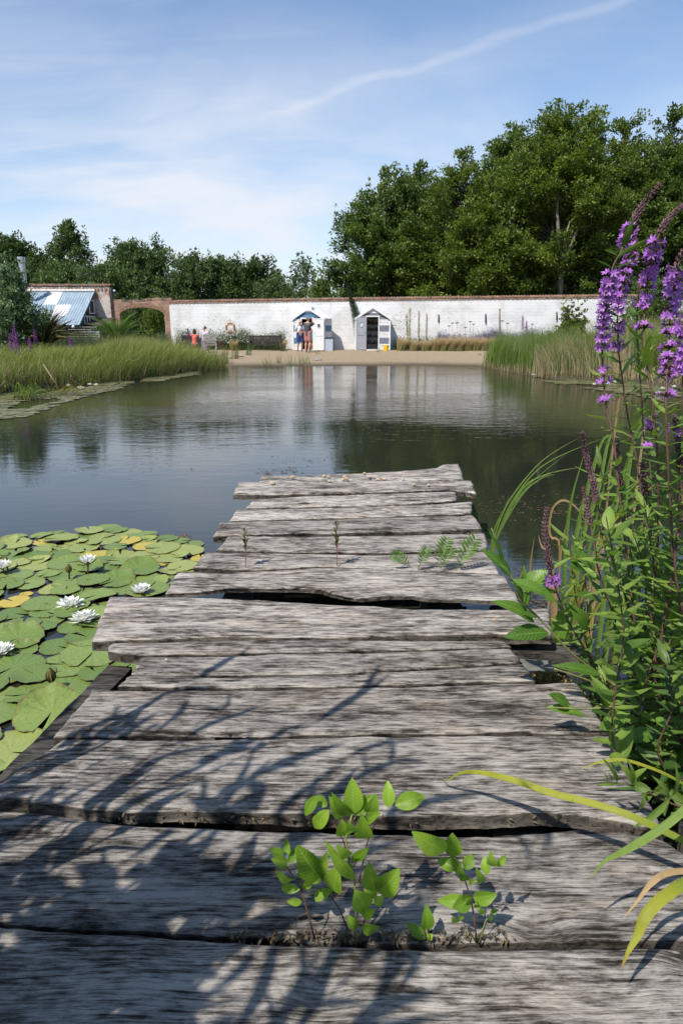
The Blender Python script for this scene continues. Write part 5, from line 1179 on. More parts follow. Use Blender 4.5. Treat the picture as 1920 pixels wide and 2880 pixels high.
# flat brown flower heads before the wall
M_yar = simple('brown_umbel', (.22, .15, .08), .9)
for k, (u, v) in enumerate([(1271, 908), (1285, 907), (1308, 920), (1322, 904), (1331, 911), (1411, 902), (1427, 909), (1262, 916), (1497, 911)]):
    p = PY(u, v, 38.9); o = empty('flat_flower_head', (p.x, p.y, .34), 0, 'thin stem with a flat brown flower head before the white wall', 'flower', 'flat brown flower heads before the wall')
    MB().tube([(0, 0, 0), (.02, 0, (p.z - .34) * .5), (0, 0, p.z - .34)], .010, 5).build('stem', simple('buff_stem', (.35, .30, .15), .8), o); MB().ball((0, 0, p.z - .34), (.11, .09, .028), 10, 5, jit=.3).build('flower_head', M_yar, o)
# mullein spires
M_mul = leafmat('mullein_spike', (.18, .18, .03), (.42, .38, .06), trans=.2)
for k, (u, v0, ub, r, lab) in enumerate([(1153, 866, 1150, .045, 'tallest yellow green mullein spire right of the grey striped hut'), (1143, 884, 1146, .035, 'short yellow mullein spire just left of the tallest'), (1178, 876, 1176, .025, 'thin mullein spire right of the tallest'), (1200, 882, 1198, .025, 'thin mullein spire farthest right of the four')]):
    t_ = PY(u, v0, 38.9); b_ = PY(ub, 980, 38.9); o = empty('mullein', (b_.x, 38.9, .33), 0, lab, 'plant'); H = t_.z - .33; dx = t_.x - b_.x; g = np.random.default_rng(30 + k)
    MB().tube([(0, 0, 0), (dx * .3, 0, H * .5), (dx, 0, H)], [.02, .016, .008], 6).build('stem', M_herb, o)
    t = .35 + .65 * g.random(500); C = MB(); c = np.stack([dx * t ** 1.5, t * 0, H * t], 1) + g.normal(size=(500, 3)) * np.array([r, r, .02]); leafcloud(C, c, .045, g, .2); C.build('flower_spike', M_mul, o)
    C = MB()
    for q in range(12): a = q * 2.4; leaf(C, (0, 0, .05 + q * .03), (math.cos(a) * .30, math.sin(a) * .30, .28 + q * .04), .10, nl=4)
    C.build('leaves', leafmat('mullein_leaf', (.05, .08, .03), (.10, .14, .06)), o)

# phormium, palm, small loosestrifes on the left bank
def strap_clump(name, u, v, y, n, L, W_, mats, seed, label, cat, spread=1.0, zb=None):
    g = np.random.default_rng(seed); p = PY(u, v, y); z0 = zb if zb is not None else p.z
    o = empty(name, (p.x, y, z0), 0, label, cat)
    for mi, (m, sh) in enumerate(mats):
        mb = MB()
        for k in range(int(n * sh)):
            a = g.uniform(0, 6.28); el = g.uniform(.15, 1.0) * spread; l = L * g.uniform(.6, 1.08); d = np.array([math.cos(a), math.sin(a), 0]); b0 = d * .12 * g.random()
            p1 = b0 + (d * math.sin(el) * .5 + np.array([0, 0, math.cos(el) * .5 + .05])) * l; p2 = b0 + (d * math.sin(el * 1.25) + np.array([0, 0, math.cos(el * 1.25)])) * l
            ribbon(mb, [b0, p1, p2], W_ * g.uniform(.7, 1.2), fold=.4, n=6, rnd=g.random())
        mb.build('leaves', m, o)
    return o
strap_clump('flax_bush', 120, 980, 26.0, 190, 1.6, .055, [(leafmat('bronze_flax', (.035, .035, .012), (.11, .095, .035), tip=(.10, .07, .04), trans=.25), .7), (leafmat('pale_flax', (.16, .15, .06), (.36, .29, .12), trans=.3), .3)], 71, 'large bronze spiky flax clump before the lodge', 'flax', 1.05)
pp = PY(330, 958, 30); palm = empty('palm', (pp.x, 30, pp.z - .2), 0, 'low green feathery palm before the brick arch', 'palm'); g = np.random.default_rng(72)
MB().tube([(0, 0, -.6), (0, 0, .2)], [.14, .11], 10).build('trunk', M_bark, palm)
M_palm = leafmat('palm_leaf', (.05, .11, .02), (.13, .20, .045), trans=.3)
for k in range(20):
    a = k * 2.4 + .3; el = .12 + .95 * (k / 20); d = np.array([math.cos(a), math.sin(a) * .8, 0]); L = 1.35 * g.uniform(.85, 1.1); pts = []
    for t in np.linspace(0, 1, 14): e2 = el + t * 1.0; pts.append(np.array([0, 0, .15]) + (d * math.sin((el + e2) / 2) + np.array([0, 0, math.cos((el + e2) / 2)])) * L * t)
    C = MB(); C.tube(pts, [.015] * 13 + [.004], 4, cap=False)
    for i in range(2, 14):
        dd = pts[i] - pts[i - 1]; dd /= np.linalg.norm(dd); sd = np.cross(dd, [0, 0, 1]); sd /= np.linalg.norm(sd) + 1e-6; ll = .38 * math.sin(math.pi * (i / 15) ** .8) + .08
        for s_ in (-1, 1):
            for h_ in (0, .5): b0 = pts[i] * (1 - h_) + pts[i - 1] * h_; leaf(C, b0, b0 + (sd * s_ * .75 + dd * .75 + np.array([0, 0, .15])) * ll, .02, nl=3, curl=.05)
    C.build('frond', M_palm, palm)
M_ls = leafmat('loosestrife_far', (.16, .03, .22), (.36, .10, .45), trans=.3)
for k, (u, v0, v1, y, lab) in enumerate([(37, 912, 985, 21, 'tall purple flower spike at the left edge, tallest of the far ones'), (27, 938, 990, 20.5, 'purple flower spike at the left edge, left of the tallest'), (46, 935, 1000, 20, 'dense purple flower spike at the left edge, right of the tallest'), (82, 952, 990, 21, 'small purple flower spike before the flax clump'), (197, 950, 975, 24, 'thin purple spike right of the flax clump'), (96, 925, 965, 25, 'mauve flower spike in the middle of the flax clump'), (528, 924, 945, 33, 'purple flower spike just left of the seated woman'), (1470, 888, 925, 34, 'tall dull purple spike above the right hand reeds'), (1480, 903, 930, 34, 'shorter dull purple spike above the right hand reeds')]):
    a, b = PY(u, v0, y), PY(u + 3, v1, y); g = np.random.default_rng(90 + k); zb = float(zg([b.x], [y])[0]); o = empty('loosestrife', (b.x, y, zb), 0, lab, 'flower spike'); H = a.z - zb; h0 = b.z - zb; dx = a.x - b.x
    MB().tube([(0, 0, 0), (dx, 0, H)], [.012, .005], 5).build('stem', M_herb, o); n = 260; t = g.random(n); C = MB()
    leafcloud(C, np.stack([dx * (h0 + (H - h0) * t) / H, t * 0, h0 + (H - h0) * t], 1) + g.normal(size=(n, 3)) * np.array([.05, .05, .02]) * (1.1 - t)[:, None], .04, g, .2); C.build('flower_spike', M_ls, o)
# reed debris lying across the left shallows
for k, (pts, w, m, lab) in enumerate([([(158, 1024), (140, 1053), (120, 1022)], .02, M_straw, 'pale broken reed stem standing tilted before the left reeds')]):
    a, b = PY(121, 1024, 17.6), PY(160, 1082, 17.4); mb = MB(); mb.tube([a, b], [.012, .018], 6); o = mb.build('broken_reed', M_straw, smooth=True); rebase(o); tag(o, lab, 'reed stem')
for k in range(3):
    g = np.random.default_rng(300 + k); mb = MB(); u, v = [(120, 1118), (175, 1110), (70, 1122)][k]; c = P(u, v, 0)
    for q in range(34):
        b0 = np.array([c.x, c.y, 0.0]) + g.normal(size=3) * [.2, .2, 0]; l = g.uniform(.5, 1.15); sx = 1 if k == 1 else (-1 if k == 0 else .4)
        e_ = b0 + np.array([sx * l * g.uniform(.5, 1), -l * g.uniform(-.1, .35), -.02]); m_ = (b0 + e_) / 2 + [0, 0, g.uniform(.18, .4) * l]; ribbon(mb, [b0, m_, e_], .022, up=(0, 0, 1), n=8, rnd=g.random())
    o = mb.build('fallen_reeds', M_reed_y if k == 1 else M_reed); rebase(o); tag(o, ['bent green reeds fallen over the lily mat at the left', 'yellowing reeds fallen to the right over the lily mat', 'green reed clump standing in the water at the left edge'][k], 'reeds')
# ------------------------------------------------------------------ water lilies
def padmat(name, ca, cb):
    s = NT(name); oi = s.n('ShaderNodeObjectInfo'); at = s.n('ShaderNodeAttribute'); at.attribute_name = 'lf'; sp = s.n('ShaderNodeSeparateColor'); s.set(sp.inputs[0], at.outputs['Color'])
    rad = sp.outputs[0]; ang = sp.outputs[1]; ve = s.math('SINE', s.math('MULTIPLY', ang, 2 * math.pi * 15))
    col = s.mix(oi.outputs['Random'], ca, cb)
    vein = s.math('MULTIPLY', s.mr(ve, .90, 1.0), s.mr(rad, .95, .2, 0, .5)); col = s.mix(vein, col, (.26, .33, .12))
    n = s.noise(s.coord(), 11, 5, .65); col = s.mix(s.mr(n, .45, .7, 0, .45), col, tuple(x * .55 for x in ca))
    col = s.mix(s.math('MULTIPLY', s.mr(s.math('ADD', rad, s.math('MULTIPLY', n, .2)), 1.0, 1.12), .7), col, (.14, .09, .03))
    spots = s.noise(s.coord(loc=(3, 3, 3)), 34, 3, .6); col = s.mix(s.mr(spots, .72, .78, 0, .7), col, (.10, .06, .02))
    nb = s.bump(s.math('ADD', s.math('MULTIPLY', ve, .5), s.noise(s.coord(), 8, 3)), .25, .004)
    s.fin(col, .42, nb, Specular_IOR_Level=.5); return s.m
M_pad = padmat('lily_pad_green', (.10, .16, .03), (.19, .25, .06)); M_pad2 = padmat('lily_pad_olive', (.21, .255, .06), (.27, .30, .085)); M_pady = padmat('lily_pad_yellow', (.36, .31, .05), (.44, .33, .05))
def padmesh(r, seed, wav=.02, lift=0.0, cup=0.0):
    g = random.Random(seed); mb = MB(); na, nr = 44, 5; V = []; A = []; ph = g.uniform(0, 6.28); nt_ = .13; fold = lift
    for i in range(nr + 1):
        f = i / nr
        for j in range(na + 1):
            a = nt_ + (2 * math.pi - 2 * nt_) * j / na; e = 1 + .03 * math.sin(3 * a + ph) + .018 * math.sin(11 * a + ph * 2) + .012 * math.sin(23 * a + ph)
            q = math.exp(-min(j, na - j) * .35) * .10
            rr_ = r * f * (e - q * f); x, y = rr_ * math.cos(a), rr_ * math.sin(a)
            z = f ** 3 * wav * r * (math.sin(5 * a + ph) + .6 * math.sin(9 * a - ph)) + .003 * (1 - f)
            z += cup * r * f * f
            if fold: z += fold * r * max(0, math.cos(a - ph)) ** 2 * f ** 2.5
            V.append((x, y, max(z, -.002))); A.append((f, j / na, g.random(), 1))
    F = [[i * (na + 1) + j, (i + 1) * (na + 1) + j, (i + 1) * (na + 1) + j + 1, i * (na + 1) + j + 1] for i in range(nr) for j in range(na)]
    mb.add(V, F, A); return mb
PADS = {}
for m_i, mt in enumerate((M_pad, M_pad2, M_pady)):
    for k in range(6 if m_i < 2 else 2):
        o = padmesh(1.0, 10 * m_i + k, .015 + .012 * (k % 3), 0 if k < 3 else .16 + .09 * (k - 3)).build('lily_pad', mt, smooth=True); PADS[(m_i, k)] = o.data; bpy.data.objects.remove(o)
def inpoly(x, y, poly):
    c = False; n = len(poly)
    for i in range(n):
        x0, y0 = poly[i]; x1, y1 = poly[(i + 1) % n]
        if (y0 > y) != (y1 > y) and x < (x1 - x0) * (y - y0) / (y1 - y0) + x0: c = not c
    return c
K_ = 1.2245
poly = [(-150, 1238), (0, 1240), (70, 1228), (170, 1222), (240, 1213), (330, 1222), (400, 1240), (478, 1262), (440, 1300), (380, 1350), (330, 1362), (245, 1372), (215, 1470), (250, 1500), (300, 1520), (240, 1550), (140, 1640), (60, 1730), (0, 1800), (-150, 1950), (-420, 1900), (-420, 1400)]
W_poly = [(P(u * K_, v * K_).x, P(u * K_, v * K_).y) for u, v in poly]
def jet_clear(x, y): 
    return True
pads = []; g = random.Random(5)
big = [(288, 1228, .16, 1), (205, 1222, .13, 1), (335, 1257, .12, 2), (372, 1283 - 20, .16, 1), (430, 1268, .15, 1), (140, 1240, .16, 1), (35, 1252, .15, 1), (238, 1246, .16, 1), (330, 1281, .14, 1), (395, 1282, .15, 1), (320, 1312, .17, 0), (420, 1305, .13, 1), (445, 1318, .12, 1), (158, 1580, .19, 0), (305, 1555 - 30, .15, 0), (215, 1505, .20, 0), (120, 1645, .19, 0), (25, 1730, .19, 1), (150, 1530, .17, 0), (30, 1540, .17, 0), (370, 1295, .07, 2), (60, 1366 + 0, .05, 2), (95, 1246, .09, 2), (460, 1283, .09, 2)]
for u, v, r, t in big:
    p = P(u * K_, v * K_); pads.append((p.x, p.y, r * .86, t))
tries = 0
while tries < 9000 and len(pads) < 290:
    tries += 1; x = g.uniform(-4.6, -.3); y = g.uniform(1.2, 5.6)
    if not inpoly(x, y, W_poly): continue
    r = g.uniform(.075, .138)
    if any(math.hypot(x - a, y - b) < (r + c) * .58 for a, b, c, _ in pads): continue
    pads.append((x, y, r, 1 if (y > 4.3 and g.random() < .5) or g.random() < .06 else (2 if g.random() < .015 else 0)))
order = sorted(range(len(pads)), key=lambda i: g.random())
lvl = {}
for i in order:
    x, y, r, t = pads[i]; L_ = 0
    while any(lvl[j] == L_ and math.hypot(x - pads[j][0], y - pads[j][1]) < (r + pads[j][2]) * 1.03 for j in lvl): L_ += 1
    lvl[i] = L_
    k = g.randrange(6) if t < 2 else g.randrange(2)
    if t == 0 and g.random() < .5 and k >= 4: k -= 4
    o = bpy.data.objects.new('lily_pad', PADS[(t, k)]); COL.objects.link(o); o.location = (x, y, .005 + .0045 * L_); o.scale = (r, r * g.uniform(.9, 1.05), r); o.rotation_euler = (R(g.uniform(-1.2, 1.2)), R(g.uniform(-1.2, 1.2)), g.uniform(0, 6.28))
    lab = {0: 'green lily pad floating in the dense mat left of the jetty', 1: 'olive green lily pad in the mat left of the jetty', 2: 'yellowed lily pad in the mat left of the jetty'}[t]
    tag(o, lab, 'lily pad', {0: 'green lily pads left of the jetty', 1: 'olive lily pads left of the jetty', 2: 'yellowed lily pads left of the jetty'}[t])
def petalmat(name, c, c2): 
    s = NT(name); at = s.n('ShaderNodeAttribute'); at.attribute_name = 'lf'; sp = s.n('ShaderNodeSeparateColor'); s.set(sp.inputs[0], at.outputs['Color'])
    s.fin(s.mix(s.mr(sp.outputs[0], 0, .4), c2, c), .5); tr = s.n('ShaderNodeBsdfTranslucent'); tr.inputs[0].default_value = (*c, 1); ms = s.n('ShaderNodeMixShader'); ms.inputs[0].default_value = .3
    s.t.links.new(s.b.outputs[0], ms.inputs[1]); s.t.links.new(tr.outputs[0], ms.inputs[2]); s.t.links.new(ms.outputs[0], s.o.inputs[0]); return s.m
M_pet = petalmat('lily_petal', (.86, .86, .82), (.72, .76, .55)); M_sta = petalmat('lily_stamen', (.85, .62, .08), (.8, .5, .05)); M_sep = leafmat('lily_sepal', (.10, .09, .03), (.22, .17, .05), trans=.15); M_stem = simple('wet_stem', (.06, .035, .02), .4)
def lily(u, v, r, z, label, open_=1.0, tilt=0, bud=False, dist=False, group=None):
    p = P(u, v, z); o = empty('lily_flower' if not bud else 'lily_bud', (p.x, p.y, z), random.uniform(0, 6), label, 'water lily', group)
    if bud:
        C = MB()
        for k in range(5): a = k * 1.257; leaf(C, (math.cos(a) * .004, math.sin(a) * .004, 0), (math.cos(a) * .006, math.sin(a) * .006, r * 2.1), r * 1.15, up=(math.cos(a), math.sin(a), 0), fold=-.35, curl=.20, nl=7)
        C.build('sepals', M_sep, o, smooth=True); C = MB(); C.ball((0, 0, r), (r * .38, r * .38, r * .95), 10, 8); C.build('petals', M_pet, o, smooth=True)
    else:
        C = MB(); rings = [(8, .95, .20), (8, .88, .50), (7, .76, .80), (5, .60, 1.1)] if not dist else [(8, 1, .35), (6, .8, .9)]
        for ri, (n, l, el) in enumerate(rings):
            for k in range(n):
                a = 2 * math.pi * (k + .5 * ri) / n + random.uniform(-.08, .08); e2 = el + (1 - open_) * .75 + random.uniform(-.07, .07); d = np.array([math.cos(a) * math.cos(e2), math.sin(a) * math.cos(e2), math.sin(e2)])
                leaf(C, d * r * .10, d * r * l, r * .38, up=(-math.cos(a) * .6, -math.sin(a) * .6, 1), fold=.5, curl=-.10, nl=6 if not dist else 3, shape=.95)
        C.build('petals', M_pet, o, smooth=True)
        C = MB()
        for k in range(4): a = k * 1.571 + .4; e2 = -.02 + (1 - open_) * .9; d = np.array([math.cos(a) * math.cos(e2), math.sin(a) * math.cos(e2), math.sin(e2)]); leaf(C, (0, 0, -.004), d * r * 1.02, r * .33, up=(-math.cos(a), -math.sin(a), .6), fold=.4, curl=-.1, nl=5)
        C.build('sepals', M_pet if open_ > .8 else M_sep, o, smooth=True)
        if not dist:
            C = MB()
            for k in range(26): a = k * 2.4; q = .10 + .005 * k; e2 = 1.15; C.tube([(math.cos(a) * r * .06, math.sin(a) * r * .06, 0), (math.cos(a) * r * .18, math.sin(a) * r * .18, r * .22), (math.cos(a) * r * .13, math.sin(a) * r * .13, r * .34)], [.0016, .0018, .001], 4)
            C.build('stamens', M_sta, o)
    if z > .03: MB().tube([(0, 0, .004), (.006, 0, -z * .6), (0, .01, -z - .1)], .006, 7).build('stem', M_stem, o, smooth=True)
    o.rotation_euler[0] = R(tilt); return o
def zb_(x, y): return (60 + x / 3.92, 1480 + y / 3.92)
lily(*zb_(735, 420), .082, .085, 'half closed white lily standing tall on its stem, farthest flower', .35)
lily(*zb_(1322, 735), .080, .020, 'white lily touching the jetty plank, rightmost flower', .55)
lily(*zb_(540, 880), .092, .020, 'wide open white lily, left of the close pair', 1.0)
lily(*zb_(690, 1035), .092, .020, 'wide open white lily nearest the jetty in the close pair', .9, 12)
lily(8, 1600, .080, .045, 'white lily cut by the left edge, upper one', .4)
lily(2, 1838, .080, .020, 'white lily at the left edge, lower one', .8)
lily(*zb_(527, 520), .030, .055, 'small brown green lily bud left of the tall flower', bud=True)
lily(145, 1922, .036, .04, 'fat brown lily bud between the large near pads', bud=True)
lily(18, 1590, .028, .05, 'lily bud beside the flower at the left edge', bud=True)
lily(75, 1905 + 200, .02, .02, 'tiny bud among near pads', bud=True) if False else None
# distant lily mats
def mat_of_pads(name, label, polyF, n, seed, rmax=.12):
    pw = [(P(u, v).x, P(u, v).y) for u, v in polyF]; xs = [a for a, b in pw]; ys = [b for a, b in pw]; g = np.random.default_rng(seed); mb = MB(); c = 0
    while c < n:
        x = g.uniform(min(xs), max(xs)); y = g.uniform(min(ys), max(ys))
        if not inpoly(x, y, pw): continue
        if vn(np.array([x * 1.1]), np.array([y * .8]), seed)[0] < .50: c += .25; continue
        r = g.uniform(.06, rmax); na = 12; a0 = g.uniform(0, 6.28); z = .004 + .012 * g.random(); V = [(x, y, z)] + [(x + r * math.cos(a0 + 5.9 * k / na), y + r * math.sin(a0 + 5.9 * k / na), z + .004 * g.random()) for k in range(na + 1)]; rn = g.random()
        mb.add(V, [[0, k + 1, k + 2] for k in range(na)], (.5, .5, rn, 1)); c += 1
    return tag(mb.build(name, M_padfar), label, 'lily pads', kind='stuff')
M_padfar = leafmat('far_pads', (.10, .10, .045), (.24, .23, .11), trans=.05, rough=.4)
mat_of_pads('lily_mat', 'mat of small pads over the shallows along the left bank', [(-200, 1240), (0, 1190), (60, 1175), (180, 1132), (260, 1110), (360, 1090), (500, 1062), (600, 1048), (560, 1042), (400, 1064), (220, 1084), (0, 1108), (-300, 1160)], 1900, 401)
mat_of_pads('lily_mat', 'mat of small pads over the shallows along the right bank', [(1480, 1056), (1560, 1066), (1760, 1078), (1980, 1092), (1980, 1150), (1860, 1128), (1790, 1112), (1640, 1092), (1560, 1078), (1500, 1066)], 1100, 402)
for k, (u, v) in enumerate([(92, 1086), (124, 1088), (192, 1086), (252, 1083), (270, 1084), (226, 1094), (398, 1054), (490, 1046), (502, 1040)]):
    lily(u, v, .085 if k != 5 else .12, .03, 'white lily floating in the far mat along the left bank', .7, dist=True, group='far white lilies by the left bank')
for k, (u, v) in enumerate([(1478, 1033), (1506, 1034), (1500, 1056), (1526, 1050), (1532, 1048), (1568, 1052), (1576, 1048), (1602, 1048), (1611, 1062), (1623, 1058), (1638, 1053), (1668, 1054), (1671, 1083), (1706, 1081), (1730, 1076), (1765, 1074), (1850, 1107), (1862, 1095), (1895, 1090)]):
    lily(u, v, .095, .03, 'white lily floating among the far pads along the right bank', .7, dist=True, group='far white lilies by the right bank')

# ------------------------------------------------------------------ small things on the jetty
M_crumb = simple('cream_crumb', (.55, .42, .27), .9, .2, 60, .5); M_shell = simple('pale_shell', (.55, .53, .48), .6, .2, 60, .2)
for k, (x, y, w, m) in enumerate([(480, 150, 34, 0), (640, 145, 30, 0), (662, 148, 26, 0), (668, 171, 24, 0), (748, 149, 36, 0), (738, 163, 34, 0), (755, 158, 30, 0), (846, 131, 26, 0), (873, 149, 26, 0), (918, 162, 34, 0), (948, 160, 34, 0), (1010, 147, 14, 0), (1042, 156, 22, 1), (1103, 188, 28, 0), (1175, 191, 28, 1), (375, 182, 40, 0), (465, 297, 18, 1), (590, 274, 9, 1), (630, 265, 9, 1), (1238, 272, 10, 1), (1118, 400, 14, 0)]):
    u, v = z8(x, y); p = P(u, v, JZ + .012); r = w / 1.823 / 1910 * p.y * .42; mb = MB(); mb.ball((0, 0, r * .35), (r, r * .8, r * .5), 9, 6, jit=.35); o = mb.build('pebble', (M_crumb, M_shell)[m], loc=(p.x, p.y, p.z - .004)); o.rotation_euler = (0, 0, k)
    tag(o, 'cream coloured crumb lying on the end planks of the jetty' if m == 0 else 'pale grey shell bit lying on the far planks of the jetty', 'pebble', 'cream crumbs on the jetty end' if m == 0 else 'grey shell bits on the far planks')
for (u, v, w, lab) in [(308, 2051, 11, 'orange pebble on the left side of the near planks'), (245, 2051, 12, 'dark round hole-like nut left of the orange pebble'), (718, 1934, 12, 'brown snail shell in the middle of the planks'), (635, 2060, 10, 'small grey pebble near the shadow streaks'), (1392, 1742, 8, 'orange pebble on the wide knotted plank'), (468, 1857, 8, 'cream pebble by the left crack'), (1775, 2226, 12, 'white pebble near the arching leaf')]:
    p = P(u, v, JZ + .008); r = w / 1910 * p.y * .62; mb = MB(); mb.ball((0, 0, r * .4), (r, r * .8, r * .6), 10, 7, jit=.15); o = mb.build('pebble', simple('pebble_tone', (.5, .27, .10) if 'orange' in lab else (.03, .025, .02) if 'dark' in lab else (.5, .45, .38) if ('cream' in lab or 'white' in lab) else (.2, .15, .1), .6), loc=(p.x, p.y, p.z)); tag(o, lab, 'pebble')
# litter caught in the gaps and weed on the water
gl = np.random.default_rng(17); M_lit = leafmat('plant_litter', (.05, .035, .02), (.20, .15, .09), trans=.1, rough=.9)
for nm, (u0, u1, v0, v1), n_, lab in (('litter', (640, 1440, 2634, 2652), 330, 'brown leaf litter and soil round the seedling roots'), ('litter', (240, 1720, 2290, 2318), 260, 'dry litter and fallen petals caught in the long gap between planks')):
    c = np.array([P(gl.uniform(u0, u1), gl.uniform(v0, v1), JZ - .012) for _ in range(n_)]); c[:, 2] += gl.random(n_) * .012; mb = MB(); leafcloud(mb, c, .013, gl, 1.5, asp=.4); tag(mb.build(nm, M_lit), lab, 'litter', kind='stuff')
M_weed = leafmat('pond_weed', (.06, .04, .02), (.17, .11, .06), trans=.1, rough=.6)
for (uc, vc, ru, rv, n_, lab) in ((1480, 1425, 230, 40, 230, 'brown water weed on the surface right of the jetty end'), (850, 1296, 110, 16, 40, 'thin reddish weed on the water left of the jetty end'), (780, 1325, 60, 14, 90, 'scattered weed specks on the open water left of the jetty'), (470, 1515, 70, 14, 160, 'brown weed specks beyond the lily pads'), (1540, 1700, 130, 110, 500, 'dark floating weed under the plants right of the jetty'), (300, 1310, 260, 30, 50, 'few drifting specks on the open water at the left')):
    a = gl.uniform(0, 6.28, n_); r = gl.random(n_) ** .5 * (1 + .25 * np.sin(a * 5)); c = np.array([P(uc + ru * q * math.cos(b), vc + rv * q * math.sin(b) * .9, .003) for q, b in zip(r, a)]); c[:, 2] += gl.random(n_) * .003; dr = np.stack([np.cos(a), np.sin(a) * .3, a * 0], 1)
    n0 = gl.normal(size=(n_, 3)); mb = MB(); leafcloud(mb, c, .035, gl, 8, asp=.35, dirs=dr * np.array([2, 1, 0])); mb.v[-1][:, 2] = np.clip(mb.v[-1][:, 2], .002, .008); tag(mb.build('water_weed', M_weed), lab, 'water weed', kind='stuff')
# concrete block and moss by the broken plank
p = P(1500, 1866, .40); T_ = Matrix.Rotation(R(-8), 4, 'Z'); o = MB().box((-.06, -.07, -.06), (.07, .06, 0), M=T_).build('concrete_block', simple('concrete', (.17, .16, .14), .9, .25, 20, .5), loc=(p.x, p.y, .385)); tag(o, 'small concrete block wedged beside the right jetty edge', 'block')
p = P(1535, 1900, .40); g2 = np.random.default_rng(8); mb = MB(); n = 2600; a = g2.random(n) * 6.28; r = g2.random(n) ** .5; c = np.stack([r * np.cos(a) * .085, r * np.sin(a) * .06, .035 * (1 - r ** 2) * g2.random(n)], 1); leafcloud(mb, c, .014, g2, .2); mb.ball((0, 0, -.01), (.08, .055, .03), 14, 8, jit=.2)
o = mb.build('moss_clump', leafmat('brown_moss', (.10, .065, .02), (.26, .19, .06), trans=.1), loc=(p.x, p.y, .37)); tag(o, 'brown mossy clump at the right end of the short planks', 'moss')

# ------------------------------------------------------------------ seedlings on the jetty
def plane_pt(u, v, y): return PY(u, v, y)
M_ash = leafmat('seedling_leaf', (.13, .24, .02), (.27, .41, .045), trans=.45, rough=.42, veins=.24)
M_ashs = simple('seedling_stem_green', (.25, .28, .05), .5); M_ashb = simple('seedling_stem_brown', (.13, .07, .04), .6)
def z7(x, y): return (700 + x / 1.96, 2120 + y / 1.96)
def seedling(base, stems, leaves, label, group=None, seed=0):
    rs = random.Random(seed); bu, bv = z7(*base); b0 = P(bu, bv, .405); y0 = b0.y; o = empty('seedling', tuple(b0), 0, label, 'seedling', group)
    inv = -Vector(b0)
    S = MB()
    for pts, r0, br in stems:
        q = []
        for i, (x, y) in enumerate(pts): u, v = z7(x, y); q.append(PY(u, v, y0 + .012 * math.sin(i * 1.3 + pts[0][0])) + inv)
        S.tube(q, [r0 * (1 - .55 * i / (len(q) - 1)) for i in range(len(q))], 6, mi=1 if br else 0)
    S.build('stem', [M_ashs, M_ashb], o, smooth=True)
    for x0, y0_, x1, y1, w in leaves:
        u0, v0 = z7(x0, y0_); u1, v1 = z7(x1, y1); dy = rs.uniform(-.03, .03); a = PY(u0, v0, y0 + dy * .3) + inv; b = PY(u1, v1, y0 + dy * .3 + rs.uniform(-.035, .025)) + inv
        wid = w / 1.96 / 1910 * (y0 + .3) * 1.02
        C = MB(); leaf(C, a, b, wid, up=(rs.uniform(-.5, .3), -1.0, rs.uniform(.3, 1.1)), fold=rs.uniform(.15, .45), curl=rs.uniform(.04, .14), nl=10, rnd=rs.random(), shape=.80, wob=.015); C.build('leaflet', M_ash, o, smooth=True)
    return o
seedling((592, 1052), [([(590, 1055), (588, 850), (582, 700), (560, 600), (532, 470), (568, 335)], .0026, 0), ([(615, 1052), (640, 900), (608, 700), (648, 500), (690, 400), (740, 335)], .0018, 1), ([(580, 700), (520, 480), (470, 390)], .0016, 1), ([(560, 640), (600, 590), (640, 520)], .0012, 1)],
 [(572, 335, 568, 135, 102), (565, 335, 455, 215, 66), (580, 335, 695, 225, 72), (430, 290, 372, 232, 52), (372, 232, 310, 342, 55), (440, 310, 360, 410, 72), (508, 352, 440, 235, 64), (520, 455, 512, 360, 72), (560, 440, 545, 370, 50), (640, 470, 622, 335, 92), (650, 370, 728, 328, 56), (655, 330, 700, 222, 70), (770, 298, 765, 148, 64), (805, 285, 972, 235, 86), (470, 760, 492, 620, 110), (580, 690, 420, 480, 64), (560, 560, 480, 500, 60), (570, 590, 662, 520, 52), (560, 650, 480, 610, 55), (700, 760, 660, 600, 104), (715, 770, 828, 635, 120), (650, 860, 585, 755, 112), (690, 830, 742, 790, 50), (620, 890, 697, 860, 60), (625, 975, 718, 955, 55), (600, 965, 540, 890, 60), (700, 800, 640, 700, 60)], 'largest light green seedling sprouting in the middle of the near planks', seed=1)
seedling((362, 1020), [([(362, 1022), (330, 900), (292, 760), (250, 690), (195, 600)], .002, 1), ([(292, 760), (290, 700), (300, 640)], .0013, 1), ([(320, 880), (270, 900), (255, 960)], .001, 1)],
 [(220, 560, 210, 465, 46), (190, 560, 112, 525, 50), (220, 605, 265, 515, 46), (215, 600, 120, 580, 52), (250, 690, 150, 640, 56), (280, 750, 175, 740, 46), (290, 740, 345, 690, 50), (290, 820, 208, 815, 38), (290, 690, 300, 615, 44), (200, 640, 185, 570, 40)], 'thin seedling with a dark stem, leftmost on the near planks', seed=2)
seedling((470, 1000), [([(560, 1010), (500, 860), (430, 760), (400, 690)], .0018, 1)], [(400, 700, 265, 505, 132), (412, 700, 432, 540, 78), (440, 780, 400, 740, 60), (400, 700, 320, 660, 60), (420, 790, 360, 780, 60)], 'seedling with one broad dark leaf between the two larger ones', seed=3)
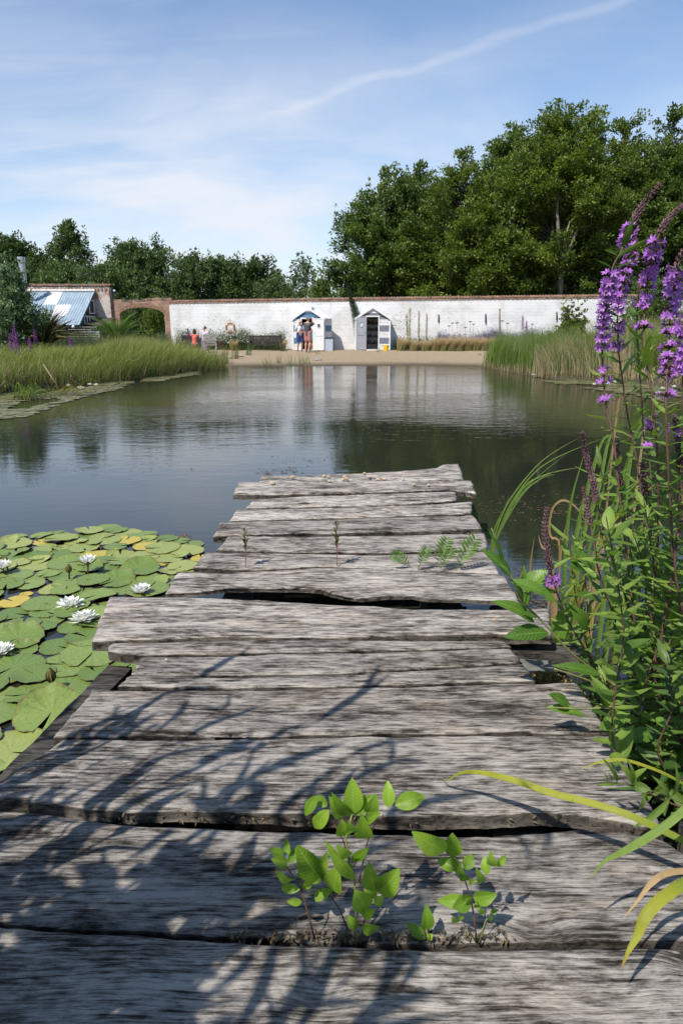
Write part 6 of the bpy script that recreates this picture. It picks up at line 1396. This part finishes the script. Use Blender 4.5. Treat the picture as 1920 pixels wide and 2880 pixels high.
seedling((1255, 1042), [([(1255, 1044), (1240, 900), (1222, 800), (1190, 700), (1140, 600), (1088, 540)], .0022, 1), ([(1250, 1042), (1190, 950), (1150, 880)], .0012, 0), ([(1268, 1042), (1300, 930), (1335, 870)], .0012, 0), ([(1200, 715), (1280, 700), (1340, 610)], .0010, 0)],
 [(1085, 535, 898, 430, 112), (1130, 570, 1120, 438, 92), (1140, 640, 1038, 585, 62), (1160, 660, 1108, 560, 52), (1165, 665, 1160, 600, 42), (1190, 640, 1228, 555, 62), (1200, 700, 1165, 650, 50), (1210, 700, 1245, 700, 38), (1282, 710, 1250, 628, 46), (1312, 668, 1298, 565, 50), (1340, 622, 1335, 533, 46), (1350, 615, 1418, 558, 46), (1225, 820, 1038, 812, 72), (1225, 812, 1120, 850, 84), (1235, 795, 1368, 775, 80), (1215, 800, 1185, 775, 60), (1275, 862, 1252, 812, 40), (1300, 880, 1270, 850, 42), (1150, 930, 1118, 900, 40), (1165, 910, 1187, 905, 30), (1335, 880, 1368, 862, 30), (1320, 900, 1338, 912, 26)], 'light green seedling with many small leaves, right of the largest', seed=4)
seedling((988, 1046), [([(990, 1046), (982, 1000), (976, 965)], .0016, 0)], [(978, 975, 975, 828, 72), (970, 1022, 868, 935, 58), (985, 1022, 1012, 995, 36)], 'smallest seedling of three leaves between the two bushy ones', seed=5)
# reddish willowherb seedlings on the far planks
M_rw = leafmat('reddish_leaf', (.07, .06, .025), (.14, .13, .04), trans=.25); M_rs = simple('red_stem', (.28, .09, .06), .6)
for (bx, by, tx, ty, lab) in ((237, 610, 233, 405, 'small reddish upright seedling, left one on the far planks'), (706, 603, 701, 372, 'small dark upright seedling, in the middle of the far planks')):
    bu, bv = z8(bx, by); tu, tv = z8(tx, ty); b0 = P(bu, bv, JZ); t0 = PY(tu, tv, b0.y) - b0; o = empty('willowherb_seedling', tuple(b0), 0, lab, 'seedling'); MB().tube([(0, 0, 0), t0 * .5 + Vector((.004, 0, 0)), t0], [.0025, .002, .001], 6).build('stem', M_rs, o)
    C = MB(); H = t0.z
    for q in range(15):
        f = .36 + .62 * q / 15; a = q * 1.571 + (q // 2) * .5; l = H * .26 * (1.1 - f * .55); c = t0 * f
        leaf(C, c, c + Vector((math.cos(a) * l * .75, math.sin(a) * l * .75, l * .75)), l * .30, nl=5, up=(0, 0, 1))
    C.build('leaves', M_rw, o, smooth=True)
# fern
bu, bv = z8(1210, 622); b0 = P(bu, bv, JZ - .01); fern = empty('fern', tuple(b0), 0, 'small green fern growing in the crack at the right of the jetty', 'fern'); M_fern = leafmat('fern_leaf', (.06, .13, .02), (.13, .22, .04), trans=.3)
for (bx, by, tx, ty) in ((1085, 612, 992, 542), (1122, 620, 1168, 512), (1212, 612, 1272, 466), (1235, 624, 1296, 512), (1310, 628, 1416, 462)):
    u, v = z8(bx, by); a = P(u, v, JZ - .005) - b0; u, v = z8(tx, ty); b = PY(u, v, b0.y - .01) - b0; C = MB(); pts = [np.array(a + (b - a) * t + Vector((0, -.01 * math.sin(3.1 * t), .012 * math.sin(math.pi * t)))) for t in np.linspace(0, 1, 20)]
    C.tube(pts, [.0014] * 19 + [.0005], 5); L = (b - a).length
    for i in range(2, 20, 2):
        d = pts[i] - pts[i - 1]; d /= np.linalg.norm(d); sd = np.cross(d, [0, -1, .25]); sd /= np.linalg.norm(sd); ll = L * .27 * math.sin(math.pi * (.22 + .78 * (1 - i / 20)) ** 1.2) + .003
        for s_ in (-1, 1): leaf(C, pts[i], pts[i] + (sd * s_ + d * .55) * ll, ll * .30, up=(0, -.8, .6), nl=4, fold=.2, curl=.08, shape=.6)
    C.build('frond', M_fern, fern)

# ------------------------------------------------------------------ purple loosestrife and herbs at the right
M_ll = leafmat('loosestrife_leaf', (.06, .125, .022), (.22, .32, .06), trans=.42, rough=.45, veins=.12); M_ll2 = leafmat('broad_herb_leaf', (.03, .075, .018), (.13, .20, .04), trans=.35, rough=.45, veins=.1); M_lstem = simple('loosestrife_stem', (.13, .065, .05), .7, .2, 30); M_gstem = simple('green_stem', (.12, .15, .04), .6, .2, 30)
M_petal = petalmat('purple_petal', (.42, .15, .55), (.33, .08, .42)); M_calyx = leafmat('calyx_mauve', (.09, .045, .055), (.20, .11, .12), trans=.15, rough=.8)
def zz2(x, y): return (1600 + x / 3.36, 480 + y / 3.36)
def z6(x, y): return (1300 + x / 2.529, 1100 + y / 2.529)
def curve(pts, n):
    pts = [np.array(p) for p in pts]; m = len(pts); C = []
    for i in range(n + 1):
        t = i / n * (m - 1); k = min(int(t), m - 2); f = t - k; p0 = pts[max(k - 1, 0)]; p1 = pts[k]; p2 = pts[k + 1]; p3 = pts[min(k + 2, m - 1)]
        C.append(0.5 * ((2 * p1) + (-p0 + p2) * f + (2 * p0 - 5 * p1 + 4 * p2 - p3) * f * f + (-p0 + 3 * p1 - 3 * p2 + p3) * f ** 3))
    return C
def spikeplant(pts_px, y, label, fl, bud, seed, base=None, leafd=.085, leafw=1.0, lm=None, cat='loosestrife', flow=1.0, sidel=1.0, whorl_r=.030, group=None, z_end=0.0):
    """pts_px: photo pixels from the tip down; fl/bud: (v0, v1) pixel rows with open flowers / closed calyces"""
    g = random.Random(seed); W_ = [np.array(PY(u, v, y + .05 * math.sin(i * .7 + seed))) for i, (u, v) in enumerate(pts_px)]
    if base is not None: W_.append(np.array([base[0], base[1], z_end]))
    C = curve(W_, 90); o = empty('loosestrife', tuple(C[-1]), 0, label, cat, group); org = np.array(C[-1]); C = [c - org for c in C]
    rows = [proj(c + org)[1] for c in C]; n = len(C)
    MB().tube(C, [.0014 + .0024 * (i / n) for i in range(n)], 7).build('stem', M_lstem, o, smooth=True)
    FF = {}; BB = {}; B = MB(); Lf = MB(); s_acc = 0; last_w = 0; last_l = 0; wk = 0; tot = 0
    for i in range(1, n):
        seg = np.linalg.norm(C[i] - C[i - 1]); tot += seg; d = C[i - 1] - C[i]; d /= np.linalg.norm(d) + 1e-9; x_, y_ = frame_from(d); r_ = rows[i]
        infl = any(a <= r_ <= b for a, b in fl); inb = any(a <= r_ <= b for a, b in bud)
        if (infl or inb):
            gap = .0075 if not infl else .0195
            if tot - last_w >= gap:
                last_w = tot; wk += 1; B = BB.setdefault([a <= r_ <= b for a, b in fl].index(True) if infl else 'tip', MB())
                if infl:
                    F_ = FF.setdefault([a <= r_ <= b for a, b in fl].index(True), MB()); m = 6
                    for k in range(m):
                        a = 2 * math.pi * k / m + wk * .5 + g.uniform(-.3, .3); rad = math.cos(a) * x_ + math.sin(a) * y_; q = C[i] + rad * .006
                        rr_ = g.uniform(.85, 1.15); tipc = q + rad * .011 * rr_ + d * .003
                        B.tube([C[i], q, tipc], [.002, .003, .0026], 5, at=g.random())
                        if g.random() < .80 * flow:
                            nrm = rad * .9 + d * .35 + np.array([g.uniform(-.3, .3), g.uniform(-.3, .3), g.uniform(-.2, .2)]); nrm /= np.linalg.norm(nrm); e1, e2 = frame_from(nrm); rn = g.random()
                            for p_ in range(6):
                                b_ = 2 * math.pi * p_ / 6 + g.uniform(-.15, .15); pd = math.cos(b_) * e1 + math.sin(b_) * e2 + nrm * .35
                                leaf(F_, tipc, tipc + pd * .0145 * g.uniform(.8, 1.15), .0062, up=nrm, nl=3, fold=.3, curl=-.05, rnd=rn, shape=1.2)
                else:
                    sc = .75 + .5 * min(1, (r_ - rows[0]) / 120)
                    for k in range(6):
                        a = 2 * math.pi * k / 6 + wk * .6; rad = math.cos(a) * x_ + math.sin(a) * y_; q = C[i] + rad * .0045 * sc; B.tube([q, q + (rad * .6 + d * .8) * .009 * sc], [.0028 * sc, .0016 * sc], 5, at=g.random())
                        if k % 3 == 0: leaf(B, q, q + (rad * 1.0 + d * .5) * .013 * sc, .004, nl=2, rnd=g.random())
            if infl and tot - last_l > .045:
                last_l = tot; 
                for s_ in (-1, 1): a = g.uniform(0, 3.14); rad = (math.cos(a) * x_ + math.sin(a) * y_) * s_; leaf(Lf, C[i], C[i] + rad * .030 + d * .012, .008, nl=4, rnd=g.random())
        elif sidel and tot - last_l > .032:
            last_l = tot; a = (wk * 1.571) + g.uniform(-.5, .5); wk += 1
            for s_ in (-1, 1):
                rad = (math.cos(a) * x_ + math.sin(a) * y_) * s_; L = leafd * g.uniform(.6, 1.15) * sidel; e = C[i] + rad * L * .85 + d * L * g.uniform(.1, .7); leaf(Lf, C[i], e, L * g.uniform(.17, .25) * leafw, up=d, nl=7, fold=.3, curl=g.uniform(-.12, .05), rnd=g.random(), shape=.75)
    for q_ in FF.values():
        if q_.n: q_.build('flower_cluster', M_petal, o)
    for q_ in BB.values():
        if q_.n: q_.build('calyces', M_calyx, o)
    if Lf.n: Lf.build('leaves', lm or M_ll, o, smooth=True)
    return o
def Z2(l): return [zz2(*p) for p in l]
BX, BY = 1.22, 2.25
V2 = lambda a, b: (480 + a / 3.36, 480 + b / 3.36)
spikeplant(Z2([(872, 112), (700, 310), (605, 480), (540, 640), (480, 780), (415, 900), (385, 1050), (350, 1250), (322, 1450), (312, 1700), (330, 2000), (355, 2250)]) + [(1725, 1240), (1745, 1420), (1772, 1650), (1800, 1850)], 2.1, 'tallest purple spike, its brown tip leaning right', [V2(520, 700), V2(960, 1760), V2(1830, 1900), V2(1960, 2030), V2(2140, 2190)], [(500, 640)], 1, (BX, 2.2))
spikeplant(Z2([(640, 640), (590, 760), (555, 880), (510, 1050), (475, 1200), (458, 1350), (460, 1500), (465, 1700), (500, 1950), (550, 2300)]) + [(1790, 1300), (1812, 1500), (1822, 1800)], 2.25, 'purple spike crossing just right of the tallest one', [V2(700, 1330), V2(1440, 1560), V2(1640, 1690)], [V2(640, 700)], 2, (BX + .05, 2.35))
spikeplant(Z2([(1085, 318), (940, 445), (870, 560), (812, 700), (780, 830), (755, 950), (740, 1100), (722, 1300), (705, 1450), (712, 1650), (745, 1900), (790, 2200)]) + [(1850, 1330), (1848, 1550), (1838, 1850)], 1.95, 'purple spike with a long brown tip, middle of the three', [V2(590, 1340), V2(1460, 1530)], [V2(300, 590)], 3, (BX + .02, 2.05))
spikeplant(Z2([(668, 1060), (655, 1200), (642, 1350), (640, 1500), (652, 1700), (672, 2000), (695, 2350)]) + [(1815, 1350), (1822, 1600), (1830, 1900)], 2.45, 'thin purple spike half hidden behind the middle one', [V2(1180, 1340), V2(1480, 1530)], [V2(1060, 1180)], 4, (BX + .12, 2.5), flow=.6)
spikeplant(Z2([(1085, 740), (1020, 880), (1000, 1000), (975, 1200), (952, 1400), (940, 1600), (930, 1800), (920, 2000), (915, 2300)]) + [(1880, 1350), (1890, 1600), (1870, 1900)], 1.85, 'dense purple spike, rightmost of the large ones', [V2(860, 1600), V2(1640, 1720), V2(1760, 1960), V2(2100, 2160)], [V2(740, 860)], 5, (BX + .10, 1.95))
spikeplant(Z2([(1110, 1300), (1090, 1500), (1080, 1800), (1075, 2100)]) + [(1925, 1400), (1915, 1700)], 1.8, 'purple spike cut off by the right edge', [V2(1400, 1960)], [V2(1250, 1400)], 6, (BX + .16, 1.85))
def Z6(l): return [z6(*p) for p in l]
spikeplant(Z6([(850, 285), (870, 400), (890, 500), (930, 640), (950, 760), (1000, 960), (1080, 1250), (1200, 1600)]) + [(1800, 1900)], 2.15, 'brown spent flower spike standing alone left of the purple ones', [], [(1205, 1420)], 7, (BX - .02, 2.2))
spikeplant(Z6([(862, 675), (880, 780), (900, 900), (930, 1050), (960, 1250), (1040, 1500), (1150, 1800)]) + [(1790, 1920)], 2.05, 'short brown spent spike below the lone one', [], [(1365, 1480)], 8, (BX - .04, 2.1))
spikeplant(Z6([(602, 820), (585, 960), (600, 1120), (625, 1260), (660, 1400), (760, 1650), (900, 1880), (1020, 2060)]), 2.1, 'dark spike with one purple whorl leaning over the jetty edge', [(1618, 1642)], [(1420, 1600)], 9, (BX - .06, 2.15))
spikeplant(Z6([(1105, 340), (1105, 500), (1120, 650), (1140, 820), (1180, 1050), (1230, 1350), (1300, 1700)]) + [(1818, 1900)], 2.3, 'thin brown spike just left of the pale reed blades', [], [(1235, 1370)], 10, (BX, 2.35))
spikeplant(Z6([(1275, 490), (1290, 650), (1310, 800), (1340, 1000), (1370, 1300), (1400, 1600)]) + [(1840, 1900)], 2.0, 'dark brown spike in the leafy tangle at the right', [], [(1290, 1400)], 11, (BX + .03, 2.05))
spikeplant(Z6([(1500, 165), (1530, 320), (1545, 500), (1540, 800), (1500, 1200), (1440, 1600)]) + [(1850, 1950)], 1.9, 'brown spike near the right edge above the tangle', [(1190, 1215)], [(1160, 1320)], 12, (BX + .06, 1.95))
spikeplant(Z6([(1350, 170), (1355, 230), (1340, 330), (1330, 480), (1350, 700), (1380, 1000), (1420, 1400)]) + [(1848, 1900)], 2.2, 'short purple spike inside the leafy tangle', [(1165, 1215), (1255, 1272)], [(1150, 1165)], 13, (BX + .08, 2.3))
# leafy stems filling the tangle
g = random.Random(77)
for k in range(15):
    u0 = g.uniform(1560, 1960); v0 = g.uniform(1230, 1800); u1 = min(1980, max(1700, u0 + g.uniform(40, 190))); v1 = g.uniform(1960, 2120)
    if v1 < v0 + 150: v1 = v0 + 200
    y = g.uniform(1.75, 2.7); sg = 1
    spikeplant([(u0, v0), (u0 * .7 + u1 * .3 + g.uniform(-15, 15), v0 * .7 + v1 * .3), (u0 * .35 + u1 * .65 + g.uniform(-20, 20), v0 * .35 + v1 * .65), (u1, v1)], y, 'leafy green herb stem in the tangle right of the jetty', [], [], 100 + k, (BX + g.uniform(-.05, .55), y + .1), leafd=g.uniform(.07, .13), sidel=1.0, cat='herb stem', group='herb stems in the tangle at the right')
for k in range(19):
    u0 = g.uniform(1680, 1990); v0 = g.uniform(1450, 1930); u1 = g.uniform(1780, 2010); v1 = g.uniform(2080, 2240)
    y = g.uniform(1.62, 2.5)
    spikeplant([(u0, v0), (u0 * .6 + u1 * .4 + g.uniform(-25, 25), v0 * .6 + v1 * .4), (u1, v1)], y, 'leafy green herb stem in the tangle right of the jetty', [], [], 200 + k, (BX + g.uniform(.0, .55), y + .1), leafd=g.uniform(.06, .10), leafw=g.uniform(1.2, 1.9), lm=(M_ll, M_ll2)[k % 2], cat='herb stem', group='herb stems in the tangle at the right')
# sallow sapling with broad leaves reaching over the planks
M_sal = leafmat('sallow_leaf', (.05, .115, .018), (.13, .24, .03), trans=.38, rough=.4, veins=.35)
sb_ = empty('sallow_sapling', (BX - .02, 2.1, 0), 0, 'young sallow with broad toothed leaves reaching over the jetty from the right', 'sapling'); so = np.array([BX - .02, 2.1, 0])
def S6(l, y): return [np.array(PY(*z6(*p), y)) - so for p in l]
T = MB()
T.tube(curve(S6([(205, 975), (300, 1200), (352, 1330), (430, 1500), (530, 1600), (640, 1720), (760, 1850), (900, 1960), (1050, 2070), (1200, 2200)], 2.05) + [np.array([.05, .02, 0])], 40), [.0018 + .0035 * i / 40 for i in range(41)], 7, mi=0)
T.tube(curve(S6([(600, 2250), (900, 2260), (1150, 2240), (1250, 2300)], 1.75), 12), .0028, 6); T.tube(curve(S6([(650, 1975), (900, 2060), (1080, 2150)], 1.9), 12), .0025, 6); T.tube(curve(S6([(440, 1240), (400, 1400), (430, 1500)], 2.05), 8), .0018, 6)
T.build('branch', simple('sallow_bark', (.20, .21, .07), .6, .25, 20), sb_, smooth=True)
for (x0, y0, x1, y1, w, yy) in [(345, 1320, 122, 1108, 75, 2.05), (300, 1250, 160, 950, 40, 2.05), (345, 1320, 260, 1240, 30, 2.0), (330, 1345, 660, 1485, 85, 2.02), (510, 1645, 200, 1485, 95, 2.05), (612, 1718, 280, 1722, 125, 2.05), (432, 1425, 615, 1275, 130, 2.1), (430, 1500, 345, 1330, 45, 2.02), (530, 1605, 420, 1560, 60, 2.05), (430, 1530, 480, 1400, 55, 2.1), (420, 1400, 430, 1225, 35, 2.05), (660, 1790, 770, 1500, 130, 2.15), (880, 1700, 740, 1500, 95, 2.1), (935, 1395, 770, 1095, 105, 2.2), (760, 1230, 885, 1300, 95, 2.2), (990, 1500, 760, 1420, 60, 2.1), (985, 2020, 650, 1965, 80, 1.95), (770, 2248, 588, 2115, 95, 1.8), (1040, 2240, 900, 2060, 85, 1.85), (600, 2190 + 60, 860, 2290, 70, 1.8), (1080, 1420, 1220, 1300, 90, 2.2), (1220, 1680, 1060, 1850, 110, 2.0), (1100, 1820, 1340, 1720, 120, 2.0), (1390, 1430, 1290, 1270, 90, 2.1), (1240, 1300, 1180, 1560, 95, 2.2), (1420, 1700, 1250, 1620, 80, 2.1), (1540, 1550, 1400, 1480, 80, 2.0), (1480, 2010, 1560, 1850, 80, 1.9), (1300, 2080, 1160, 1980, 70, 2.0), (1500, 1280, 1420, 1100, 70, 2.2), (1180, 1200, 1060, 1330, 70, 2.2), (1568, 1300, 1460, 1350, 80, 2.0), (1560, 1680, 1480, 1820, 90, 1.9)]:
    a, b = S6([(x0, y0), (x1, y1)], yy); C = MB(); leaf(C, a, b + np.array([0, random.uniform(-.04, .02), 0]), w / 2.529 / 1910 * (yy + .35), up=(random.uniform(-.4, .4), -.7, 1.0), fold=.25, curl=random.uniform(.02, .12), nl=12, shape=.85, wob=.025, rnd=random.random()); C.build('leaf', M_sal, sb_, smooth=True)
def z7c(x, y): return (1640 + x / 3.92, 1700 + y / 3.92)
for (x0, y0, x1, y1, w, yy) in [(430, 1190, 150, 1450, 190, 1.85), (760, 1420, 385, 1505, 165, 1.8), (270, 1115, 80, 860, 150, 1.85), (720, 400, 360, 470, 190, 2.0), (560, 950, 720, 790, 90, 1.9), (800, 1250, 940, 1400, 110, 1.8)]:
    a = np.array(PY(*z7c(x0, y0), yy)) - so; b = np.array(PY(*z7c(x1, y1), yy - .03)) - so; C = MB(); leaf(C, a, b, w / 3.92 / 1910 * (yy + .35), up=(.2, -.8, .9), fold=.2, curl=.08, nl=12, shape=.62, wob=.02); C.build('leaf', M_sal, sb_, smooth=True)
# reed blades (bulrush) standing in the water
M_bul = leafmat('bulrush_leaf', (.15, .25, .05), (.27, .38, .09), trans=.35, rough=.4, tip=(.30, .26, .08), tipstart=.85); M_tan = leafmat('dead_leaf_tan', (.33, .21, .10), (.52, .36, .19), trans=.3, rough=.7); M_yel = leafmat('yellowing_blade', (.30, .33, .03), (.42, .40, .05), stripes=.35, tip=(.42, .22, .05), root=(.14, .24, .03), trans=.4, rough=.45, tipstart=.80, rootend=.35)
def bladegroup(label, items, mats, name='bulrush', cat='bulrush', yb=None):
    pts0 = None; o = None
    for ribs, w, mi, yy in items:
        q = [np.array(PY(u, v, yy)) for u, v in ribs]
        if o is None: org = np.array([q[0][0], yy, 0.0]); o = empty(name, tuple(org), 0, label, cat)
        z_end = q[0].copy(); 
        q = [p - org for p in q]
        if q[0][2] > .02: q = [np.array([q[0][0] - (q[1][0] - q[0][0]) * .3, q[0][1], -.05])] + q
        C = MB(); ribbon(C, q, w, up=(.3, -1, .2), n=26, fold=.35); C.build('blade', mats[mi], o, smooth=True)
    return o
bladegroup('arching green bulrush clump right beside the jetty, blades bent to the right', [(Z6([(225, 1040), (330, 780), (560, 500), (830, 330)]), .010, 0, 4.6), (Z6([(235, 1045), (380, 740), (600, 510), (1010, 330)]), .011, 0, 4.6), (Z6([(240, 1050), (420, 740), (560, 620), (660, 590)]), .010, 0, 4.6), (Z6([(250, 1030), (420, 700), (600, 590), (840, 540)]), .014, 0, 4.65), (Z6([(245, 1040), (330, 850), (500, 640), (755, 435)]), .010, 0, 4.55), (Z6([(220, 1000), (290, 850), (340, 740)]), .012, 0, 4.6)], [M_bul])
bladegroup('tall pale green bulrush behind the loosestrife, blades folded at the top', [
 (Z6([(715, 1440), (730, 1100), (770, 780), (862, 455)]), .026, 0, 3.4), (Z6([(760, 1450), (800, 1050), (900, 640), (1000, 340), (1120, 330)]), .030, 0, 3.4), (Z6([(800, 1460), (830, 1100), (960, 700), (1060, 300), (1240, 350)]), .030, 0, 3.4),
 (Z6([(850, 1450), (900, 1100), (1010, 640), (1080, 330)]), .022, 0, 3.5), (Z6([(1000, 1450), (1060, 900), (1200, 420), (1280, 150)]), .034, 0, 3.2), (Z6([(1050, 1500), (1130, 1000), (1180, 520), (1270, 230), (1568, 60)]), .03, 0, 3.2), (Z6([(820, 1430), (960, 1100), (1100, 880), (1250, 760), (1440, 600)]), .026, 1, 3.3), (Z6([(1080, 1500), (1200, 1200), (1300, 900), (1420, 700)]), .026, 0, 3.0), (Z6([(770, 1500), (790, 1250), (890, 1080)]), .03, 1, 3.3), (Z6([(880, 1700), (960, 1530), (1100, 1330)]), .02, 1, 2.9), (Z6([(1130, 1480), (1180, 1180), (1240, 1020)]), .03, 0, 3.0), (Z6([(1400, 1480), (1440, 1200), (1568, 900)]), .03, 0, 2.8)], [M_bul, M_yel])
bladegroup('dead tan bulrush stalks, one looped over, between jetty and flowers', [(Z6([(470, 1340), (485, 1200), (512, 1030)]), .014, 0, 3.8), (Z6([(640, 1600), (640, 1400), (636, 1180)]), .042, 0, 3.5), (Z6([(690, 1110), (630, 1040), (615, 960), (640, 830), (710, 775), (790, 810), (860, 900), (890, 1000)]), .014, 0, 3.6), (Z6([(620, 1200), (560, 1100), (540, 1020)]), .012, 0, 3.6), (Z6([(700, 1130), (720, 1020), (735, 950)]), .012, 0, 3.6), (Z6([(960, 1300), (1000, 1100), (1070, 900), (1100, 690)]), .018, 0, 3.3), (Z6([(1100, 1310), (1050, 1180)]), .026, 0, 3.2), (Z6([(940, 1300), (980, 1130)]), .024, 0, 3.3), (Z6([(820, 1560), (900, 1350), (1000, 1180)]), .018, 0, 3.1), (Z6([(1090, 190), (1100, 140), (1108, 92)]), .012, 0, 3.2), (Z6([(1270, 410), (1290, 330)]), .014, 0, 3.0), (Z6([(960, 1060), (1100, 950), (1260, 860)]), .014, 0, 3.1)], [M_tan], 'dead_bulrush')
# strap leaves arching over the near planks
def strap(label, pts, w, y0, y1, mi, z=None, n=28):
    q = []
    for i, (u, v) in enumerate(pts):
        t = i / (len(pts) - 1); q.append(np.array(PY(u, v, y0 + (y1 - y0) * t)))
    C = MB(); ribbon(C, q[::-1], w, up=(0, -.55, .8), n=n, fold=.45, rnd=.5); o = C.build('strap_leaf', mi, smooth=True); rebase(o); return tag(o, label, 'leaf blade')
def z5(x, y): return (1200 + x / 2.178, 2050 + y / 2.178)
Z5 = lambda l: [z5(*p) for p in l]
p0 = P(*z5(90, 300), JZ + .02)
strap('long yellow green strap leaf with an orange tip arching over the planks', Z5([(85, 298), (125, 318), (215, 272), (350, 275), (550, 325), (760, 398), (1000, 458), (1250, 540), (1568, 690), (1750, 800)]), .0165, p0.y - .01, p0.y - .42, M_yel)
strap('broad yellow green leaf pointing down left with a dry tip, at the right edge', Z5([(1000, 915), (1090, 812), (1200, 755), (1350, 670), (1480, 580), (1600, 480), (1800, 330)]), .0155, 1.07, 1.15, leafmat('green_blade', (.17, .27, .05), (.24, .34, .07), stripes=.3, tip=(.40, .28, .08), trans=.4, tipstart=.88))
strap('curling brown and orange dry leaf at the right edge', Z5([(1200, 1168), (1300, 1040), (1370, 950), (1450, 895), (1568, 875), (1750, 880)]), .011, .98, 1.06, M_tan)
strap('yellowing drooping leaf with a long dry tip at the lower right', Z5([(1188, 1475), (1230, 1370), (1285, 1270), (1330, 1160), (1400, 1075), (1480, 1010), (1568, 955), (1750, 880)]), .020, .93, 1.02, M_yel)
strap('thin yellow grass blade above the long strap leaf', Z5([(925, 262), (1000, 225), (1080, 202), (1200, 192), (1350, 235), (1500, 300), (1700, 420)]), .008, 1.45, 1.42, M_yel)
# dropped loosestrife twig with leaves over the plank, right
tw = empty('fallen_twig', (1.0, 1.4, JZ), 0, 'leafy loosestrife side shoot hanging over the right of the planks', 'twig'); C = MB(); T = MB(); q = [np.array(PY(*z5(x, y), 1.38)) - np.array([1.0, 1.4, JZ]) for x, y in [(1040, 345), (1160, 335), (1260, 350), (1380, 385), (1480, 420), (1600, 470)]]
T.tube(curve(q, 16), .0022, 6); T.build('stem', M_gstem, tw)
for (x0, y0, x1, y1, w) in [(1165, 330, 1070, 175, 28), (1160, 338, 1035, 340, 18), (1260, 350, 1160, 190, 40), (1260, 350, 1215, 165, 22), (1260, 352, 1370, 370, 60), (1290, 360, 1110, 365, 16), (1290, 500, 1320, 380, 34), (1490, 425, 1260, 605, 42), (1490, 420, 1520, 210, 28), (1380, 380, 1440, 340, 40), (1100, 320, 1080, 265, 12), (1125, 325, 1110, 270, 12), (1480, 420, 1375, 285, 30)]:
    a = np.array(PY(*z5(x0, y0), 1.38)) - np.array([1.0, 1.4, JZ]); b = np.array(PY(*z5(x1, y1), 1.36)) - np.array([1.0, 1.4, JZ]); leaf(C, a, b, w / 2.178 / 1910 * 1.7, up=(.2, -1, .6), nl=7, fold=.3)
C.build('leaves', M_ll, tw, smooth=True)

# ------------------------------------------------------------------ plants on the left bank beside the photographer (their shadows fall on the planks)
g = random.Random(31); made = 0; tries = 0
while made < 170 and tries < 9000:
    tries += 1; bx = g.uniform(-2.0, -.6); by = g.uniform(-1.7, 1.0); H = g.uniform(1.0, 1.9); lx = g.uniform(-.1, .42); ly = g.uniform(-.1, .4)
    pts = [np.array([bx + lx * t ** 1.6, by + ly * t ** 1.6, .25 + (H) * t]) for t in np.linspace(0, 1, 9)]
    bad = False
    for p in pts:
        for dx in (-.10, 0, .13):
            q = proj(p + np.array([dx, 0, 0]))
            if q is not None and -40 < q[0] < 1960 and -40 < q[1] < 2920: bad = True
    if bad: continue
    made += 1; o = empty('bank_reed', tuple(pts[0]), 0, 'leafy reed stem on the bank just outside the left edge', 'reed', 'reeds on the left bank by the jetty'); C0 = curve([p - pts[0] for p in pts], 16)
    MB().tube(C0, [.005 - .003 * i / 16 for i in range(17)], 5).build('stem', M_gstem, o); C = MB()
    for i in range(4, 17):
        if g.random() < .22: continue
        a = g.uniform(0, 6.28); L = g.uniform(.16, .38); b = np.array(C0[i]); d = np.array([math.cos(a) * .35 + .12, math.sin(a) * .35 + .12, g.uniform(.5, .95)]); e = b + d * L; q = proj(e + pts[0])
        if q is not None and -40 < q[0] < 1960 and -40 < q[1] < 2920: continue
        leaf(C, b, e, g.uniform(.016, .040), nl=5, curl=.15)
    if C.n: C.build('leaves', M_ll, o, smooth=True)
made = 0; tries = 0
while made < 85 and tries < 5000:
    tries += 1; bx = g.uniform(-1.9, -.95); by = g.uniform(-.8, .45); H = g.uniform(1.1, 1.9)
    pts = [np.array([bx + .1 * t, by + .1 * t, .25 + H * t]) for t in np.linspace(0, 1, 6)]
    if any((q := proj(p)) is not None and -60 < q[0] < 1980 and -60 < q[1] < 2940 for p in pts): continue
    made += 1; o = empty('bank_herb', tuple(pts[0]), 0, 'broad leaved herb on the bank left of the photographer', 'herb', 'broad leaved herbs on the left bank'); C0 = curve([p - pts[0] for p in pts], 12)
    MB().tube(C0, [.004 - .002 * i / 12 for i in range(13)], 5).build('stem', M_gstem, o); C = MB()
    for i in range(3, 13):
        for _ in range(2):
            a = g.uniform(0, 6.28); L = g.uniform(.10, .2); b = np.array(C0[i]); e = b + np.array([math.cos(a) * .8, math.sin(a) * .8, g.uniform(-.1, .6)]) * L; q = proj(e + pts[0])
            if q is not None and -60 < q[0] < 1980 and -60 < q[1] < 2940: continue
            leaf(C, b, e, L * g.uniform(.3, .5), nl=5, curl=.1)
    if C.n: C.build('leaves', M_ll, o, smooth=True)
